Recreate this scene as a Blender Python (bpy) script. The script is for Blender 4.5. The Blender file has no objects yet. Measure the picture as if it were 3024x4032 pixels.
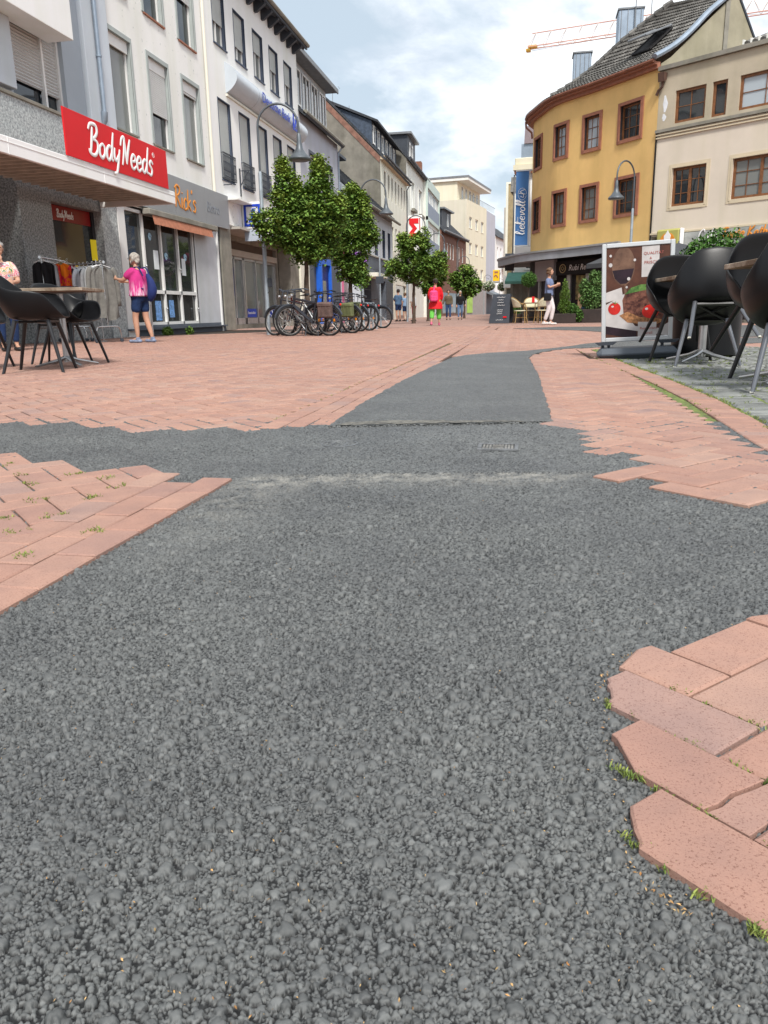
import bpy, bmesh, math, random
import numpy as np
from mathutils import Vector, Matrix, Euler
rnd = random.Random(7)
sc = bpy.context.scene
PI = math.pi
R = math.radians

# ------------------------------------------------------------------ camera
cam_data = bpy.data.cameras.new('camera')
cam = bpy.data.objects.new('camera', cam_data)
sc.collection.objects.link(cam)
sc.camera = cam
cam_data.sensor_fit = 'VERTICAL'
cam_data.sensor_height = 24.0
cam_data.lens = 24.0 * 3050 / 4032
cam_data.clip_start = 0.02
cam_data.clip_end = 2000
_y, _p, _r = R(10.5), R(14.4), R(1.15)
_F = Vector((-math.sin(_y) * math.cos(_p), math.cos(_y) * math.cos(_p), -math.sin(_p)))
_R0 = Vector((math.cos(_y), math.sin(_y), 0))
_U0 = _R0.cross(_F)
_RR = _R0 * math.cos(_r) - _U0 * math.sin(_r)
_UU = _U0 * math.cos(_r) + _R0 * math.sin(_r)
cam.matrix_world = Matrix(((_RR.x, _UU.x, -_F.x, 0), (_RR.y, _UU.y, -_F.y, 0), (_RR.z, _UU.z, -_F.z, 0.5), (0, 0, 0, 1)))

# ------------------------------------------------------------------ world and sun (bright broken cloud, veiled sun)
SUN_EL, SUN_AZ = R(50), R(160)      # azimuth clockwise from +Y : sun behind the camera, to the right
world = bpy.data.worlds.new('World')
sc.world = world
world.use_nodes = True
wn, wl = world.node_tree.nodes, world.node_tree.links
wn.clear()
def _wn(t, **k):
    n = wn.new(t)
    for a, b in k.items(): setattr(n, a, b)
    return n
w_out = _wn('ShaderNodeOutputWorld'); w_bg = _wn('ShaderNodeBackground')
w_bg.inputs['Strength'].default_value = 0.11
sky = _wn('ShaderNodeTexSky', sky_type='NISHITA', sun_disc=False, sun_elevation=SUN_EL, sun_rotation=SUN_AZ)
sky.air_density = 1.0; sky.dust_density = 2.0; sky.ozone_density = 1.5
tc = _wn('ShaderNodeTexCoord')
sep = _wn('ShaderNodeSeparateXYZ'); wl.new(tc.outputs['Generated'], sep.inputs[0])
# project the view direction on a cloud deck: p = dir.xy / (dir.z + 0.25)
addz = _wn('ShaderNodeMath', operation='ADD'); addz.inputs[1].default_value = 0.32; wl.new(sep.outputs['Z'], addz.inputs[0])
dx = _wn('ShaderNodeMath', operation='DIVIDE'); wl.new(sep.outputs['X'], dx.inputs[0]); wl.new(addz.outputs[0], dx.inputs[1])
dy = _wn('ShaderNodeMath', operation='DIVIDE'); wl.new(sep.outputs['Y'], dy.inputs[0]); wl.new(addz.outputs[0], dy.inputs[1])
cmb = _wn('ShaderNodeCombineXYZ'); wl.new(dx.outputs[0], cmb.inputs[0]); wl.new(dy.outputs[0], cmb.inputs[1]); cmb.inputs[2].default_value = 3.4
def wnoise(scale, detail, rough, dist, off=0.0):
    mp = _wn('ShaderNodeMapping'); mp.inputs['Location'].default_value = (off, off * .7, off * .3)
    wl.new(cmb.outputs[0], mp.inputs[0])
    n = _wn('ShaderNodeTexNoise'); n.inputs['Scale'].default_value = scale; n.inputs['Detail'].default_value = detail
    n.inputs['Roughness'].default_value = rough; n.inputs['Distortion'].default_value = dist
    wl.new(mp.outputs[0], n.inputs['Vector']); return n
def wramp(src, a, b, ca=(0, 0, 0, 1), cb=(1, 1, 1, 1)):
    r = _wn('ShaderNodeValToRGB'); r.color_ramp.elements[0].position = a; r.color_ramp.elements[1].position = b
    r.color_ramp.elements[0].color = ca; r.color_ramp.elements[1].color = cb
    wl.new(src, r.inputs[0]); return r
n1 = wnoise(1.35, 9, .56, .25, 3.1)      # big banks
n2 = wnoise(3.4, 9, .60, .35, 7.7)       # billows
dark = wramp(n2.outputs['Fac'], .36, .60, (4.6, 5.0, 5.5, 1), (8.9, 9.0, 9.0, 1))
mixc = _wn('ShaderNodeMixRGB')          # blue grey bank against white cloud
m1 = wramp(n1.outputs['Fac'], .435, .54)
wl.new(m1.outputs[0], mixc.inputs[0]); mixc.inputs[1].default_value = (3.6, 4.25, 4.8, 1); wl.new(dark.outputs[0], mixc.inputs[2])
mixs = _wn('ShaderNodeMixRGB'); mixs.inputs[0].default_value = 0.86
wl.new(sky.outputs[0], mixs.inputs[1]); wl.new(mixc.outputs[0], mixs.inputs[2])
wl.new(mixs.outputs[0], w_bg.inputs['Color']); wl.new(w_bg.outputs[0], w_out.inputs[0])

sun_d = bpy.data.lights.new('sun', 'SUN'); sun = bpy.data.objects.new('sun', sun_d); sc.collection.objects.link(sun)
sun_d.energy = 2.5; sun_d.angle = R(10); sun_d.color = (1.0, .96, .9)
_sd = Vector((math.sin(SUN_AZ) * math.cos(SUN_EL), math.cos(SUN_AZ) * math.cos(SUN_EL), math.sin(SUN_EL)))
sun.rotation_euler = _sd.to_track_quat('Z', 'Y').to_euler()
sc.view_settings.view_transform = 'Standard'; sc.view_settings.look = 'None'
sc.view_settings.exposure = 0.72; sc.view_settings.gamma = 1.0
sc.cycles.max_bounces = 6; sc.cycles.diffuse_bounces = 3; sc.cycles.glossy_bounces = 3
sc.cycles.transparent_max_bounces = 8; sc.cycles.caustics_reflective = False; sc.cycles.caustics_refractive = False
sc.cycles.use_denoising = True

# ------------------------------------------------------------------ helpers
C = sc.collection
def tag(o, label=None, cat=None, group=None, kind=None):
    if label: o['label'] = label
    if cat: o['category'] = cat
    if group: o['group'] = group
    if kind: o['kind'] = kind
    return o
def empty(name, loc=(0, 0, 0), rz=0, label=None, cat=None, group=None, parent=None):
    o = bpy.data.objects.new(name, None); C.objects.link(o)
    o.location = loc; o.rotation_euler = (0, 0, rz); o.empty_display_size = .1
    if parent: o.parent = parent
    return tag(o, label, cat, group)
def copy_tree(o, parent=None):
    c = o.copy(); C.objects.link(c)
    c.parent = parent
    for ch in list(o.children): copy_tree(ch, c)
    return c

def lin(c):
    return tuple(((v / 12.92) if v <= .04045 else ((v + .055) / 1.055) ** 2.4) for v in c)
MATS = {}
def mat(name, col=(.5, .5, .5), rough=.8, var=.12, scale=3.0, bump=0.0, bscale=40.0, metal=0.0, spec=.35,
        streak=0.0, coat=0.0, col2=None, fac=(.35, .65), island=0.0):
    """principled material with noise variation; col is the real base colour (linear)"""
    if name in MATS: return MATS[name]
    m = bpy.data.materials.new(name); m.use_nodes = True
    n, l = m.node_tree.nodes, m.node_tree.links
    b = n['Principled BSDF']
    b.inputs['Roughness'].default_value = rough; b.inputs['Metallic'].default_value = metal
    b.inputs['Specular IOR Level'].default_value = spec
    if coat: b.inputs['Coat Weight'].default_value = coat; b.inputs['Coat Roughness'].default_value = .15
    t = n.new('ShaderNodeTexCoord')
    no = n.new('ShaderNodeTexNoise'); no.inputs['Scale'].default_value = scale; no.inputs['Detail'].default_value = 6
    no.inputs['Roughness'].default_value = .6
    l.new(t.outputs['Object'], no.inputs['Vector'])
    r = n.new('ShaderNodeValToRGB'); r.color_ramp.elements[0].position = fac[0]; r.color_ramp.elements[1].position = fac[1]
    c2 = col2 if col2 else tuple(min(1, v * (1 + var)) for v in col)
    c1 = col if col2 else tuple(v * (1 - var) for v in col)
    r.color_ramp.elements[0].color = (*c1, 1); r.color_ramp.elements[1].color = (*c2, 1)
    l.new(no.outputs['Fac'], r.inputs[0])
    cur = r.outputs[0]
    if streak:
        mp = n.new('ShaderNodeMapping'); mp.inputs['Scale'].default_value = (1.1, 1.1, .12)
        l.new(t.outputs['Object'], mp.inputs[0])
        n3 = n.new('ShaderNodeTexNoise'); n3.inputs['Scale'].default_value = 1.3; n3.inputs['Detail'].default_value = 8
        l.new(mp.outputs[0], n3.inputs['Vector'])
        r3 = n.new('ShaderNodeValToRGB'); r3.color_ramp.elements[0].position = .3; r3.color_ramp.elements[1].position = .55
        v = 1 - streak * .8
        r3.color_ramp.elements[0].color = (v * .97, v * .98, v * .93, 1); r3.color_ramp.elements[1].color = (1, 1, 1, 1)
        l.new(n3.outputs['Fac'], r3.inputs[0])
        mx = n.new('ShaderNodeMixRGB'); mx.blend_type = 'MULTIPLY'; mx.inputs[0].default_value = 1
        l.new(cur, mx.inputs[1]); l.new(r3.outputs[0], mx.inputs[2]); cur = mx.outputs[0]
    if island:
        g = n.new('ShaderNodeNewGeometry')
        hs = n.new('ShaderNodeHueSaturation')
        mr = n.new('ShaderNodeMapRange'); mr.inputs[3].default_value = 1 - island; mr.inputs[4].default_value = 1 + island
        l.new(g.outputs['Random Per Island'], mr.inputs[0]); l.new(mr.outputs[0], hs.inputs['Value'])
        l.new(cur, hs.inputs['Color']); cur = hs.outputs[0]
    l.new(cur, b.inputs['Base Color'])
    if bump:
        n2 = n.new('ShaderNodeTexNoise'); n2.inputs['Scale'].default_value = bscale; n2.inputs['Detail'].default_value = 5
        l.new(t.outputs['Object'], n2.inputs['Vector'])
        bp = n.new('ShaderNodeBump'); bp.inputs['Strength'].default_value = bump; bp.inputs['Distance'].default_value = .01
        l.new(n2.outputs['Fac'], bp.inputs['Height']); l.new(bp.outputs[0], b.inputs['Normal'])
    MATS[name] = m
    return m

class MB:
    def __init__(s, xf=None): s.v = []; s.f = []; s.m = []; s.xf = xf; s.mi = 0
    def add(s, vs, fs):
        o = len(s.v); s.v.extend(vs); s.f.extend([tuple(i + o for i in f) for f in fs]); s.m.extend([s.mi] * len(fs)); return s
    def quad(s, a, b, c, d): return s.add([a, b, c, d], [(0, 1, 2, 3)])
    def box(s, x0, x1, y0, y1, z0, z1, bv=0.0):
        if x1 < x0: x0, x1 = x1, x0
        if y1 < y0: y0, y1 = y1, y0
        if z1 < z0: z0, z1 = z1, z0
        if bv:
            b = min(bv, (x1 - x0) * .45, (y1 - y0) * .45, (z1 - z0) * .45)
            V = []
            for sx, X in ((0, x0), (1, x1)):
                for sy, Y in ((0, y0), (1, y1)):
                    for sz, Z in ((0, z0), (1, z1)):
                        ix = X + b * (1 - 2 * sx); iy = Y + b * (1 - 2 * sy); iz = Z + b * (1 - 2 * sz)
                        V += [(X, iy, iz), (ix, Y, iz), (ix, iy, Z)]
            bmh = bmesh.new(); vs = [bmh.verts.new(p) for p in V]
            bmesh.ops.convex_hull(bmh, input=vs)
            bmh.verts.index_update()
            r = s.add([tuple(v.co) for v in bmh.verts], [tuple(v.index for v in f.verts) for f in bmh.faces]); bmh.free(); return r
        return s.add([(x0, y0, z0), (x1, y0, z0), (x1, y1, z0), (x0, y1, z0), (x0, y0, z1), (x1, y0, z1), (x1, y1, z1), (x0, y1, z1)],
                     [(0, 3, 2, 1), (4, 5, 6, 7), (0, 1, 5, 4), (1, 2, 6, 5), (2, 3, 7, 6), (3, 0, 4, 7)])
    def prism(s, poly, axis, a, b):
        """poly: 2D outline; axis 'x','y','z' extrusion from a to b"""
        n = len(poly)
        def P(p, t): return {'x': (t, p[0], p[1]), 'y': (p[0], t, p[1]), 'z': (p[0], p[1], t)}[axis]
        vs = [P(p, a) for p in poly] + [P(p, b) for p in poly]
        fs = [tuple(range(n))[::-1], tuple(range(n, 2 * n))] + [(i, (i + 1) % n, n + (i + 1) % n, n + i) for i in range(n)]
        return s.add(vs, fs)
    def tube(s, pts, r, n=8, cap=True, flat=None, up=None):
        """swept tube along pts; r scalar or list; flat=(dir, factor) squashes the section along dir"""
        pts = [Vector(p) for p in pts]; N = len(pts)
        rs = list(r) if hasattr(r, '__len__') else [r] * N
        vs = []; fs = []
        prev = None
        for i, p in enumerate(pts):
            t = (pts[min(i + 1, N - 1)] - pts[max(i - 1, 0)])
            if t.length < 1e-9: t = Vector((0, 0, 1))
            t.normalize()
            if prev is None:
                a = Vector(up) if up else (Vector((0, 0, 1)) if abs(t.z) < .9 else Vector((1, 0, 0)))
                a = (a - t * a.dot(t)).normalized()
            else:
                a = prev - t * prev.dot(t)
                a = a.normalized() if a.length > 1e-6 else t.orthogonal().normalized()
            prev = a; b = t.cross(a)
            for k in range(n):
                q = 2 * PI * k / n
                d = a * math.cos(q) * rs[i] + b * math.sin(q) * rs[i]
                if flat:
                    fd = Vector(flat[0]); d = d - fd * d.dot(fd) * (1 - flat[1])
                vs.append(tuple(p + d))
        for i in range(N - 1):
            for k in range(n):
                k2 = (k + 1) % n
                fs.append((i * n + k, i * n + k2, (i + 1) * n + k2, (i + 1) * n + k))
        if cap:
            fs.append(tuple(range(n))[::-1]); fs.append(tuple(range((N - 1) * n, N * n)))
        return s.add(vs, fs)
    def lathe(s, prof, n=20, c=(0, 0), close=False):
        vs = []; fs = []
        for r_, z in prof:
            for k in range(n):
                q = 2 * PI * k / n; vs.append((c[0] + r_ * math.cos(q), c[1] + r_ * math.sin(q), z))
        for i in range(len(prof) - 1):
            for k in range(n):
                k2 = (k + 1) % n; fs.append((i * n + k, i * n + k2, (i + 1) * n + k2, (i + 1) * n + k))
        if prof[0][0] > 1e-4: fs.append(tuple(range(n))[::-1])
        if prof[-1][0] > 1e-4: fs.append(tuple(range((len(prof) - 1) * n, len(prof) * n)))
        return s.add(vs, fs)
    def ball(s, c, r, nu=12, nv=8, jit=0):
        r = r if hasattr(r, '__len__') else (r, r, r)
        vs = []; fs = []
        for j in range(nv + 1):
            ph = PI * j / nv
            for i in range(nu):
                q = 2 * PI * i / nu; k = 1 + (rnd.uniform(-jit, jit) if jit else 0)
                vs.append((c[0] + r[0] * k * math.sin(ph) * math.cos(q), c[1] + r[1] * k * math.sin(ph) * math.sin(q), c[2] + r[2] * k * math.cos(ph)))
        for j in range(nv):
            for i in range(nu):
                i2 = (i + 1) % nu; fs.append((j * nu + i, (j + 1) * nu + i, (j + 1) * nu + i2, j * nu + i2))
        return s.add(vs, fs)
    def build(s, name, mats, parent=None, smooth=False, label=None, cat=None, group=None, kind=None):
        me = bpy.data.meshes.new(name)
        v = s.v if s.xf is None else [s.xf(p) for p in s.v]
        me.from_pydata([(float(q[0]), float(q[1]), float(q[2])) for q in v], [], s.f)
        if not isinstance(mats, (list, tuple)): mats = [mats]
        for m in mats: me.materials.append(m)
        if len(mats) > 1: me.polygons.foreach_set('material_index', s.m)
        if smooth:
            me.polygons.foreach_set('use_smooth', [True] * len(me.polygons))
            if smooth != 'all':
                try: me.set_sharp_from_angle(angle=R(40))
                except Exception: pass
        me.validate(); me.update()
        o = bpy.data.objects.new(name, me); C.objects.link(o)
        if parent is not None: o.parent = parent
        return tag(o, label, cat, group, kind)

def np_mesh(name, V, F, mats, parent=None, smooth=False, **k):
    me = bpy.data.meshes.new(name)
    V = np.asarray(V, np.float32); F = np.asarray(F, np.int32)
    me.vertices.add(len(V)); me.vertices.foreach_set('co', V.ravel())
    n = F.shape[1]; me.loops.add(F.size); me.loops.foreach_set('vertex_index', F.ravel())
    me.polygons.add(len(F)); me.polygons.foreach_set('loop_start', np.arange(0, F.size, n, dtype=np.int32))
    me.polygons.foreach_set('loop_total', np.full(len(F), n, np.int32))
    if smooth: me.polygons.foreach_set('use_smooth', np.ones(len(F), bool))
    for m in (mats if isinstance(mats, (list, tuple)) else [mats]): me.materials.append(m)
    me.update(calc_edges=True); me.validate()
    o = bpy.data.objects.new(name, me); C.objects.link(o)
    if parent is not None: o.parent = parent
    return tag(o, **k)

def catmull(pts, k=6, closed=False):
    pts = [Vector(p) for p in pts]; out = []; n = len(pts)
    rng = range(n) if closed else range(n - 1)
    for i in rng:
        p0 = pts[(i - 1) % n] if (closed or i > 0) else pts[0]; p1 = pts[i]; p2 = pts[(i + 1) % n]
        p3 = pts[(i + 2) % n] if (closed or i + 2 < n) else pts[-1]
        for j in range(k):
            t = j / k
            out.append(.5 * ((2 * p1) + (-p0 + p2) * t + (2 * p0 - 5 * p1 + 4 * p2 - p3) * t * t + (-p0 + 3 * p1 - 3 * p2 + p3) * t ** 3))
    if not closed: out.append(pts[-1])
    return out

def text_mesh(s, size, name, m, parent=None, loc=(0, 0, 0), rot=(PI / 2, 0, 0), depth=.008, shear=0.0, bold=0.0, align='LEFT', sx=1.0, space=1.0):
    cu = bpy.data.curves.new(name, 'FONT'); cu.body = s; cu.size = size; cu.extrude = depth / 2; cu.shear = shear; cu.offset = bold
    cu.align_x = align; cu.resolution_u = 2; cu.space_character = space
    o = bpy.data.objects.new(name, cu); C.objects.link(o)
    dg = bpy.context.evaluated_depsgraph_get()
    me = bpy.data.meshes.new_from_object(o.evaluated_get(dg)); me.name = name
    bpy.data.objects.remove(o); bpy.data.curves.remove(cu)
    me.materials.clear(); me.materials.append(m)
    o = bpy.data.objects.new(name, me); C.objects.link(o)
    o.location = loc; o.rotation_euler = rot; o.scale = (sx, 1, 1)
    if parent is not None: o.parent = parent
    return o

# brush lettering: strokes in a unit box (x, y), baseline y=0, x-height .5, cap height 1
GLY = {
 'B': (.62, [[(.22, .9), (.2, .5), (.16, .05)], [(0, .78), (.1, .98), (.4, 1.0), (.5, .8), (.38, .6), (.2, .52)], [(.2, .52), (.5, .46), (.56, .22), (.4, .0), (.14, .02), (.06, .16)]]),
 'o': (.42, [[(.22, .48), (.06, .36), (.06, .1), (.2, .0), (.34, .14), (.34, .36), (.22, .48)]]),
 'd': (.46, [[(.34, .42), (.2, .5), (.06, .34), (.08, .08), (.22, .02), (.34, .3)], [(.42, 1.0), (.37, .5), (.36, .1), (.46, .04)]]),
 'y': (.44, [[(.06, .5), (.06, .2), (.18, .08), (.32, .3)], [(.38, .5), (.32, .1), (.22, -.34), (.08, -.36)]]),
 'N': (.66, [[(0, .66), (.06, .92), (.22, .98), (.22, .5), (.14, .0)], [(.22, .96), (.34, .5), (.42, .1)], [(.42, .08), (.5, .6), (.6, 1.0)]]),
 'e': (.40, [[(.06, .26), (.3, .3), (.3, .46), (.16, .5), (.05, .3), (.1, .06), (.24, .0), (.38, .12)]]),
 's': (.40, [[(.34, .44), (.2, .54), (.1, .4), (.28, .2), (.22, .0), (.04, .04)]]),
 'R': (.62, [[(.14, .95), (.12, .5), (.08, 0)], [(0, .84), (.2, 1.0), (.46, .92), (.44, .66), (.14, .5)], [(.2, .5), (.36, .28), (.56, .02)]]),
 'i': (.22, [[(.1, .5), (.08, .1), (.16, .0)], [(.12, .7), (.13, .74)]]),
 'c': (.38, [[(.34, .42), (.2, .5), (.06, .3), (.1, .04), (.24, 0), (.36, .1)]]),
 'k': (.44, [[(.1, .95), (.08, .5), (.06, 0)], [(.36, .5), (.1, .26), (.24, .16), (.4, .0)]]),
 "'": (.14, [[(.08, 1.0), (.05, .82)]]),
 'l': (.26, [[(.02, .2), (.2, .7), (.2, .98), (.1, .96), (.08, .3), (.14, .0), (.24, .08)]]),
 'b': (.42, [[(.02, .2), (.18, .7), (.18, .98), (.09, .94), (.07, .2), (.14, 0), (.32, .08), (.32, .36), (.16, .4)]]),
 'v': (.40, [[(.02, .46), (.1, .4), (.14, .02), (.3, .3), (.3, .5), (.4, .44)]]),
 'C': (.56, [[(.5, .8), (.36, 1.0), (.1, .8), (.04, .3), (.2, .0), (.5, .14)]]),
 'a': (.44, [[(.32, .42), (.18, .5), (.05, .32), (.08, .06), (.22, .03), (.33, .3)], [(.34, .5), (.32, .1), (.42, .02)]]),
 'f': (.34, [[(.34, .9), (.24, 1.0), (.16, .8), (.14, .2), (.06, -.3)], [(.02, .5), (.3, .52)]]),
 'T': (.56, [[(.0, .88), (.3, .98), (.56, .94)], [(.3, .96), (.26, .5), (.22, 0)]]),
 'n': (.42, [[(.06, .5), (.06, .0)], [(.07, .32), (.22, .5), (.3, .4), (.3, .08), (.4, .02)]]),
 't': (.30, [[(.14, .8), (.12, .2), (.18, 0), (.28, .06)], [(0, .54), (.28, .56)]]),
 'K': (.58, [[(.1, .95), (.08, 0)], [(.5, .98), (.12, .48), (.3, .3), (.54, .02)]]),
 'h': (.42, [[(.08, .98), (.06, 0)], [(.07, .3), (.22, .48), (.3, .36), (.3, .06), (.4, .02)]]),
 ' ': (.25, []),
}
def brush(s, h, r, slant=.12):
    """3D brush text in the local XZ plane (facing -Y)"""
    mb = MB(); x = 0
    for ch in s:
        w, st = GLY[ch]
        for q in st:
            pts = catmull([(x + (a + b * slant) * h, 0, b * h) for a, b in q], 5)
            n = len(pts); rs = [r * (.75 + .35 * math.sin(PI * i / max(1, n - 1))) for i in range(n)]
            mb.tube(pts, rs, 8, flat=((0, 1, 0), .35), up=(0, 1, 0))
        x += w * h
    return mb, x
# ------------------------------------------------------------------ ground
def h2(ix, iy, k):
    a = (ix.astype(np.int64) * 374761393 + iy.astype(np.int64) * 668265263 + k * 2147483647) & 0x7fffffff
    a = ((a ^ (a >> 13)) * 1274126177) & 0x7fffffff
    return ((a ^ (a >> 16)) & 0xffff) / 65535.0
def voro(x, y, s, k):
    gx = np.floor(x / s).astype(np.int64); gy = np.floor(y / s).astype(np.int64)
    d1 = np.full(x.shape, 9.0); d2 = np.full(x.shape, 9.0); idr = np.zeros(x.shape)
    for i in (-1, 0, 1):
        for j in (-1, 0, 1):
            cx = gx + i; cy = gy + j
            px = (cx + .5 + .8 * (h2(cx, cy, k) - .5)) * s; py = (cy + .5 + .8 * (h2(cx, cy, k + 7) - .5)) * s
            d = np.hypot(x - px, y - py) / s
            r = h2(cx, cy, k + 13)
            m = d < d1
            d2 = np.where(m, d1, np.minimum(d2, d)); idr = np.where(m, r, idr); d1 = np.where(m, d, d1)
    return d1, d2, idr
def vnoise(x, y, s, k):
    fx = x / s; fy = y / s; ix = np.floor(fx); iy = np.floor(fy); tx = fx - ix; ty = fy - iy
    tx = tx * tx * (3 - 2 * tx); ty = ty * ty * (3 - 2 * ty)
    a = h2(ix, iy, k); b = h2(ix + 1, iy, k); c = h2(ix, iy + 1, k); d = h2(ix + 1, iy + 1, k)
    return (a * (1 - tx) + b * tx) * (1 - ty) + (c * (1 - tx) + d * tx) * ty
def sstep(a, b, x):
    t = np.clip((x - a) / (b - a), 0, 1); return t * t * (3 - 2 * t)
SEAM = [(-0.89, 2.26), (-.61, 2.35), (-.29, 2.405), (.11, 2.45), (.6, 2.53)]
def seam_y(x): return np.interp(x, [p[0] for p in SEAM], [p[1] for p in SEAM])
def pebbles(x, y, s, k, keep, rad):
    """rounded, rolled stones of nominal size s: relief 0..1 and a random tone"""
    gx = np.floor(x / s).astype(np.int64); gy = np.floor(y / s).astype(np.int64)
    H = np.zeros(x.shape, np.float32); T = np.zeros(x.shape, np.float32)
    for i in (-1, 0, 1):
        for j in (-1, 0, 1):
            cx = gx + i; cy = gy + j
            r1 = h2(cx, cy, k); r2 = h2(cx, cy, k + 7); r3 = h2(cx, cy, k + 13); r4 = h2(cx, cy, k + 29)
            dx = x / s - (cx + .5 + .9 * (r1 - .5)); dy = y / s - (cy + .5 + .9 * (r2 - .5))
            a = r3 * 3.14159; ca = np.cos(a); sa = np.sin(a); asp = 1.0 + .8 * r4
            u = (dx * ca + dy * sa) * asp ** .5; v = (-dx * sa + dy * ca) / asp ** .5 * asp
            ang = np.arctan2(v, u); rr = rad * (.72 + .5 * r4) * (1 + .11 * np.cos(3 * ang + 9 * r1) + .07 * np.cos(5 * ang + 17 * r2))
            q = (np.abs(u / rr) ** 2.7 + np.abs(v / rr) ** 2.7)
            hh = np.clip(1 - q, 0, 1) ** .40 * (.55 + .45 * r2) * (1 + .9 * (u * (r1 - .5) + v * (r2 - .5))) * (r3 < keep)
            m = hh > H; H = np.where(m, hh, H); T = np.where(m, r4 * .6 + r1 * .4, T)
    return H, T
def asphalt_h(x, y):
    wx = x + .0011 * (vnoise(x, y, .0035, 1) - .5) * 2; wy = y + .0011 * (vnoise(x, y, .0035, 2) - .5) * 2
    h = .0006 * vnoise(x, y, .002, 3); tone = .02 + .20 * vnoise(x, y, .003, 4)
    for s, amp, keep, k, rad in ((.0031, .0016, .95, 11, .55), (.0048, .0030, .72, 31, .54), (.0074, .0046, .50, 51, .54), (.0112, .0064, .28, 71, .53), (.0185, .0086, .10, 83, .50)):
        patch = vnoise(x, y, .13, k + 3)                  # coarse and closed areas
        H, T = pebbles(wx, wy, s, k, keep * (.45 + 1.0 * patch), rad)
        st = H * amp * 1.25; cond = st > h
        h = np.where(cond, st, h); tone = np.where(cond, (.12 + .88 * sstep(.30, .92, H / (.62 + .0 * H))) * (.5 + .5 * T), tone)
    wear = vnoise(x, y, .35, 90) * .6 + vnoise(x, y, .09, 91) * .4
    h = h * (.62 + .5 * wear) + .0022 * (vnoise(x, y, .25, 95) - .5)
    step = sstep(-.004, .004, y - seam_y(x) - .006 * (vnoise(x, y, .03, 97) - .5))   # the cross strip lies 5 mm higher
    h = h * (1 - .25 * step) + step * .005
    return h, tone

def asphalt_material(name, geo):
    m = bpy.data.materials.new(name); m.use_nodes = True
    n, l = m.node_tree.nodes, m.node_tree.links; b = n['Principled BSDF']
    b.inputs['Roughness'].default_value = .50; b.inputs['Specular IOR Level'].default_value = .55
    tcn = n.new('ShaderNodeTexCoord')
    def noise(s, d=6, r=.6):
        q = n.new('ShaderNodeTexNoise'); q.inputs['Scale'].default_value = s; q.inputs['Detail'].default_value = d; q.inputs['Roughness'].default_value = r
        l.new(tcn.outputs['Object'], q.inputs['Vector']); return q
    def ramp(src, a, c1, bb, c2):
        q = n.new('ShaderNodeValToRGB'); q.color_ramp.elements[0].position = a; q.color_ramp.elements[1].position = bb
        q.color_ramp.elements[0].color = (*c1, 1); q.color_ramp.elements[1].color = (*c2, 1); l.new(src, q.inputs[0]); return q
    if geo:
        at = n.new('ShaderNodeAttribute'); at.attribute_name = 'stone'
        base = ramp(at.outputs['Fac'], .08, (.004, .004, .004), .42, (.050, .052, .052)); base.color_ramp.elements.new(1.0).color = (.160, .165, .162, 1)
    else:
        vo = n.new('ShaderNodeTexVoronoi'); vo.inputs['Scale'].default_value = 85; l.new(tcn.outputs['Object'], vo.inputs['Vector'])
        base = ramp(vo.outputs['Color'], .0, (.055, .057, .057), 1, (.145, .150, .150))
    big = noise(2.2, 8); tint = ramp(big.outputs['Fac'], .35, (.84, .84, .85), .65, (1.14, 1.14, 1.12))
    mx = n.new('ShaderNodeMixRGB'); mx.blend_type = 'MULTIPLY'; mx.inputs[0].default_value = 1
    l.new(base.outputs[0], mx.inputs[1]); l.new(tint.outputs[0], mx.inputs[2]); cur = mx.outputs[0]
    # pale joint sand trodden over the seams
    at2 = n.new('ShaderNodeAttribute'); at2.attribute_name = 'dust'
    dn = noise(14, 9, .75); dr = ramp(dn.outputs['Fac'], .42, (0, 0, 0), .6, (1, 1, 1))
    mu = n.new('ShaderNodeMath'); mu.operation = 'MULTIPLY'; l.new(at2.outputs['Fac'], mu.inputs[0]); l.new(dr.outputs[0], mu.inputs[1])
    mx2 = n.new('ShaderNodeMixRGB'); l.new(mu.outputs[0], mx2.inputs[0]); l.new(cur, mx2.inputs[1]); mx2.inputs[2].default_value = (.25, .24, .215, 1)
    l.new(mx2.outputs[0], b.inputs['Base Color'])
    bn = noise(420 if geo else 120, 5, .75); bp = n.new('ShaderNodeBump'); bp.inputs['Strength'].default_value = .5 if geo else 1.0
    bp.inputs['Distance'].default_value = .002 if geo else .009
    if geo: l.new(bn.outputs['Fac'], bp.inputs['Height'])
    else:
        v2 = n.new('ShaderNodeTexVoronoi'); v2.inputs['Scale'].default_value = 110; l.new(tcn.outputs['Object'], v2.inputs['Vector'])
        l.new(v2.outputs['Distance'], bp.inputs['Height']); bp.invert = True
    l.new(bp.outputs[0], b.inputs['Normal'])
    return m
M_ASG = asphalt_material('asphalt_stones', True); M_ASF = asphalt_material('asphalt_worn', False)

def set_attr(o, name, arr):
    a = o.data.attributes.new(name, 'FLOAT', 'POINT'); a.data.foreach_set('value', np.asarray(arr, np.float32).ravel())

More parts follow.
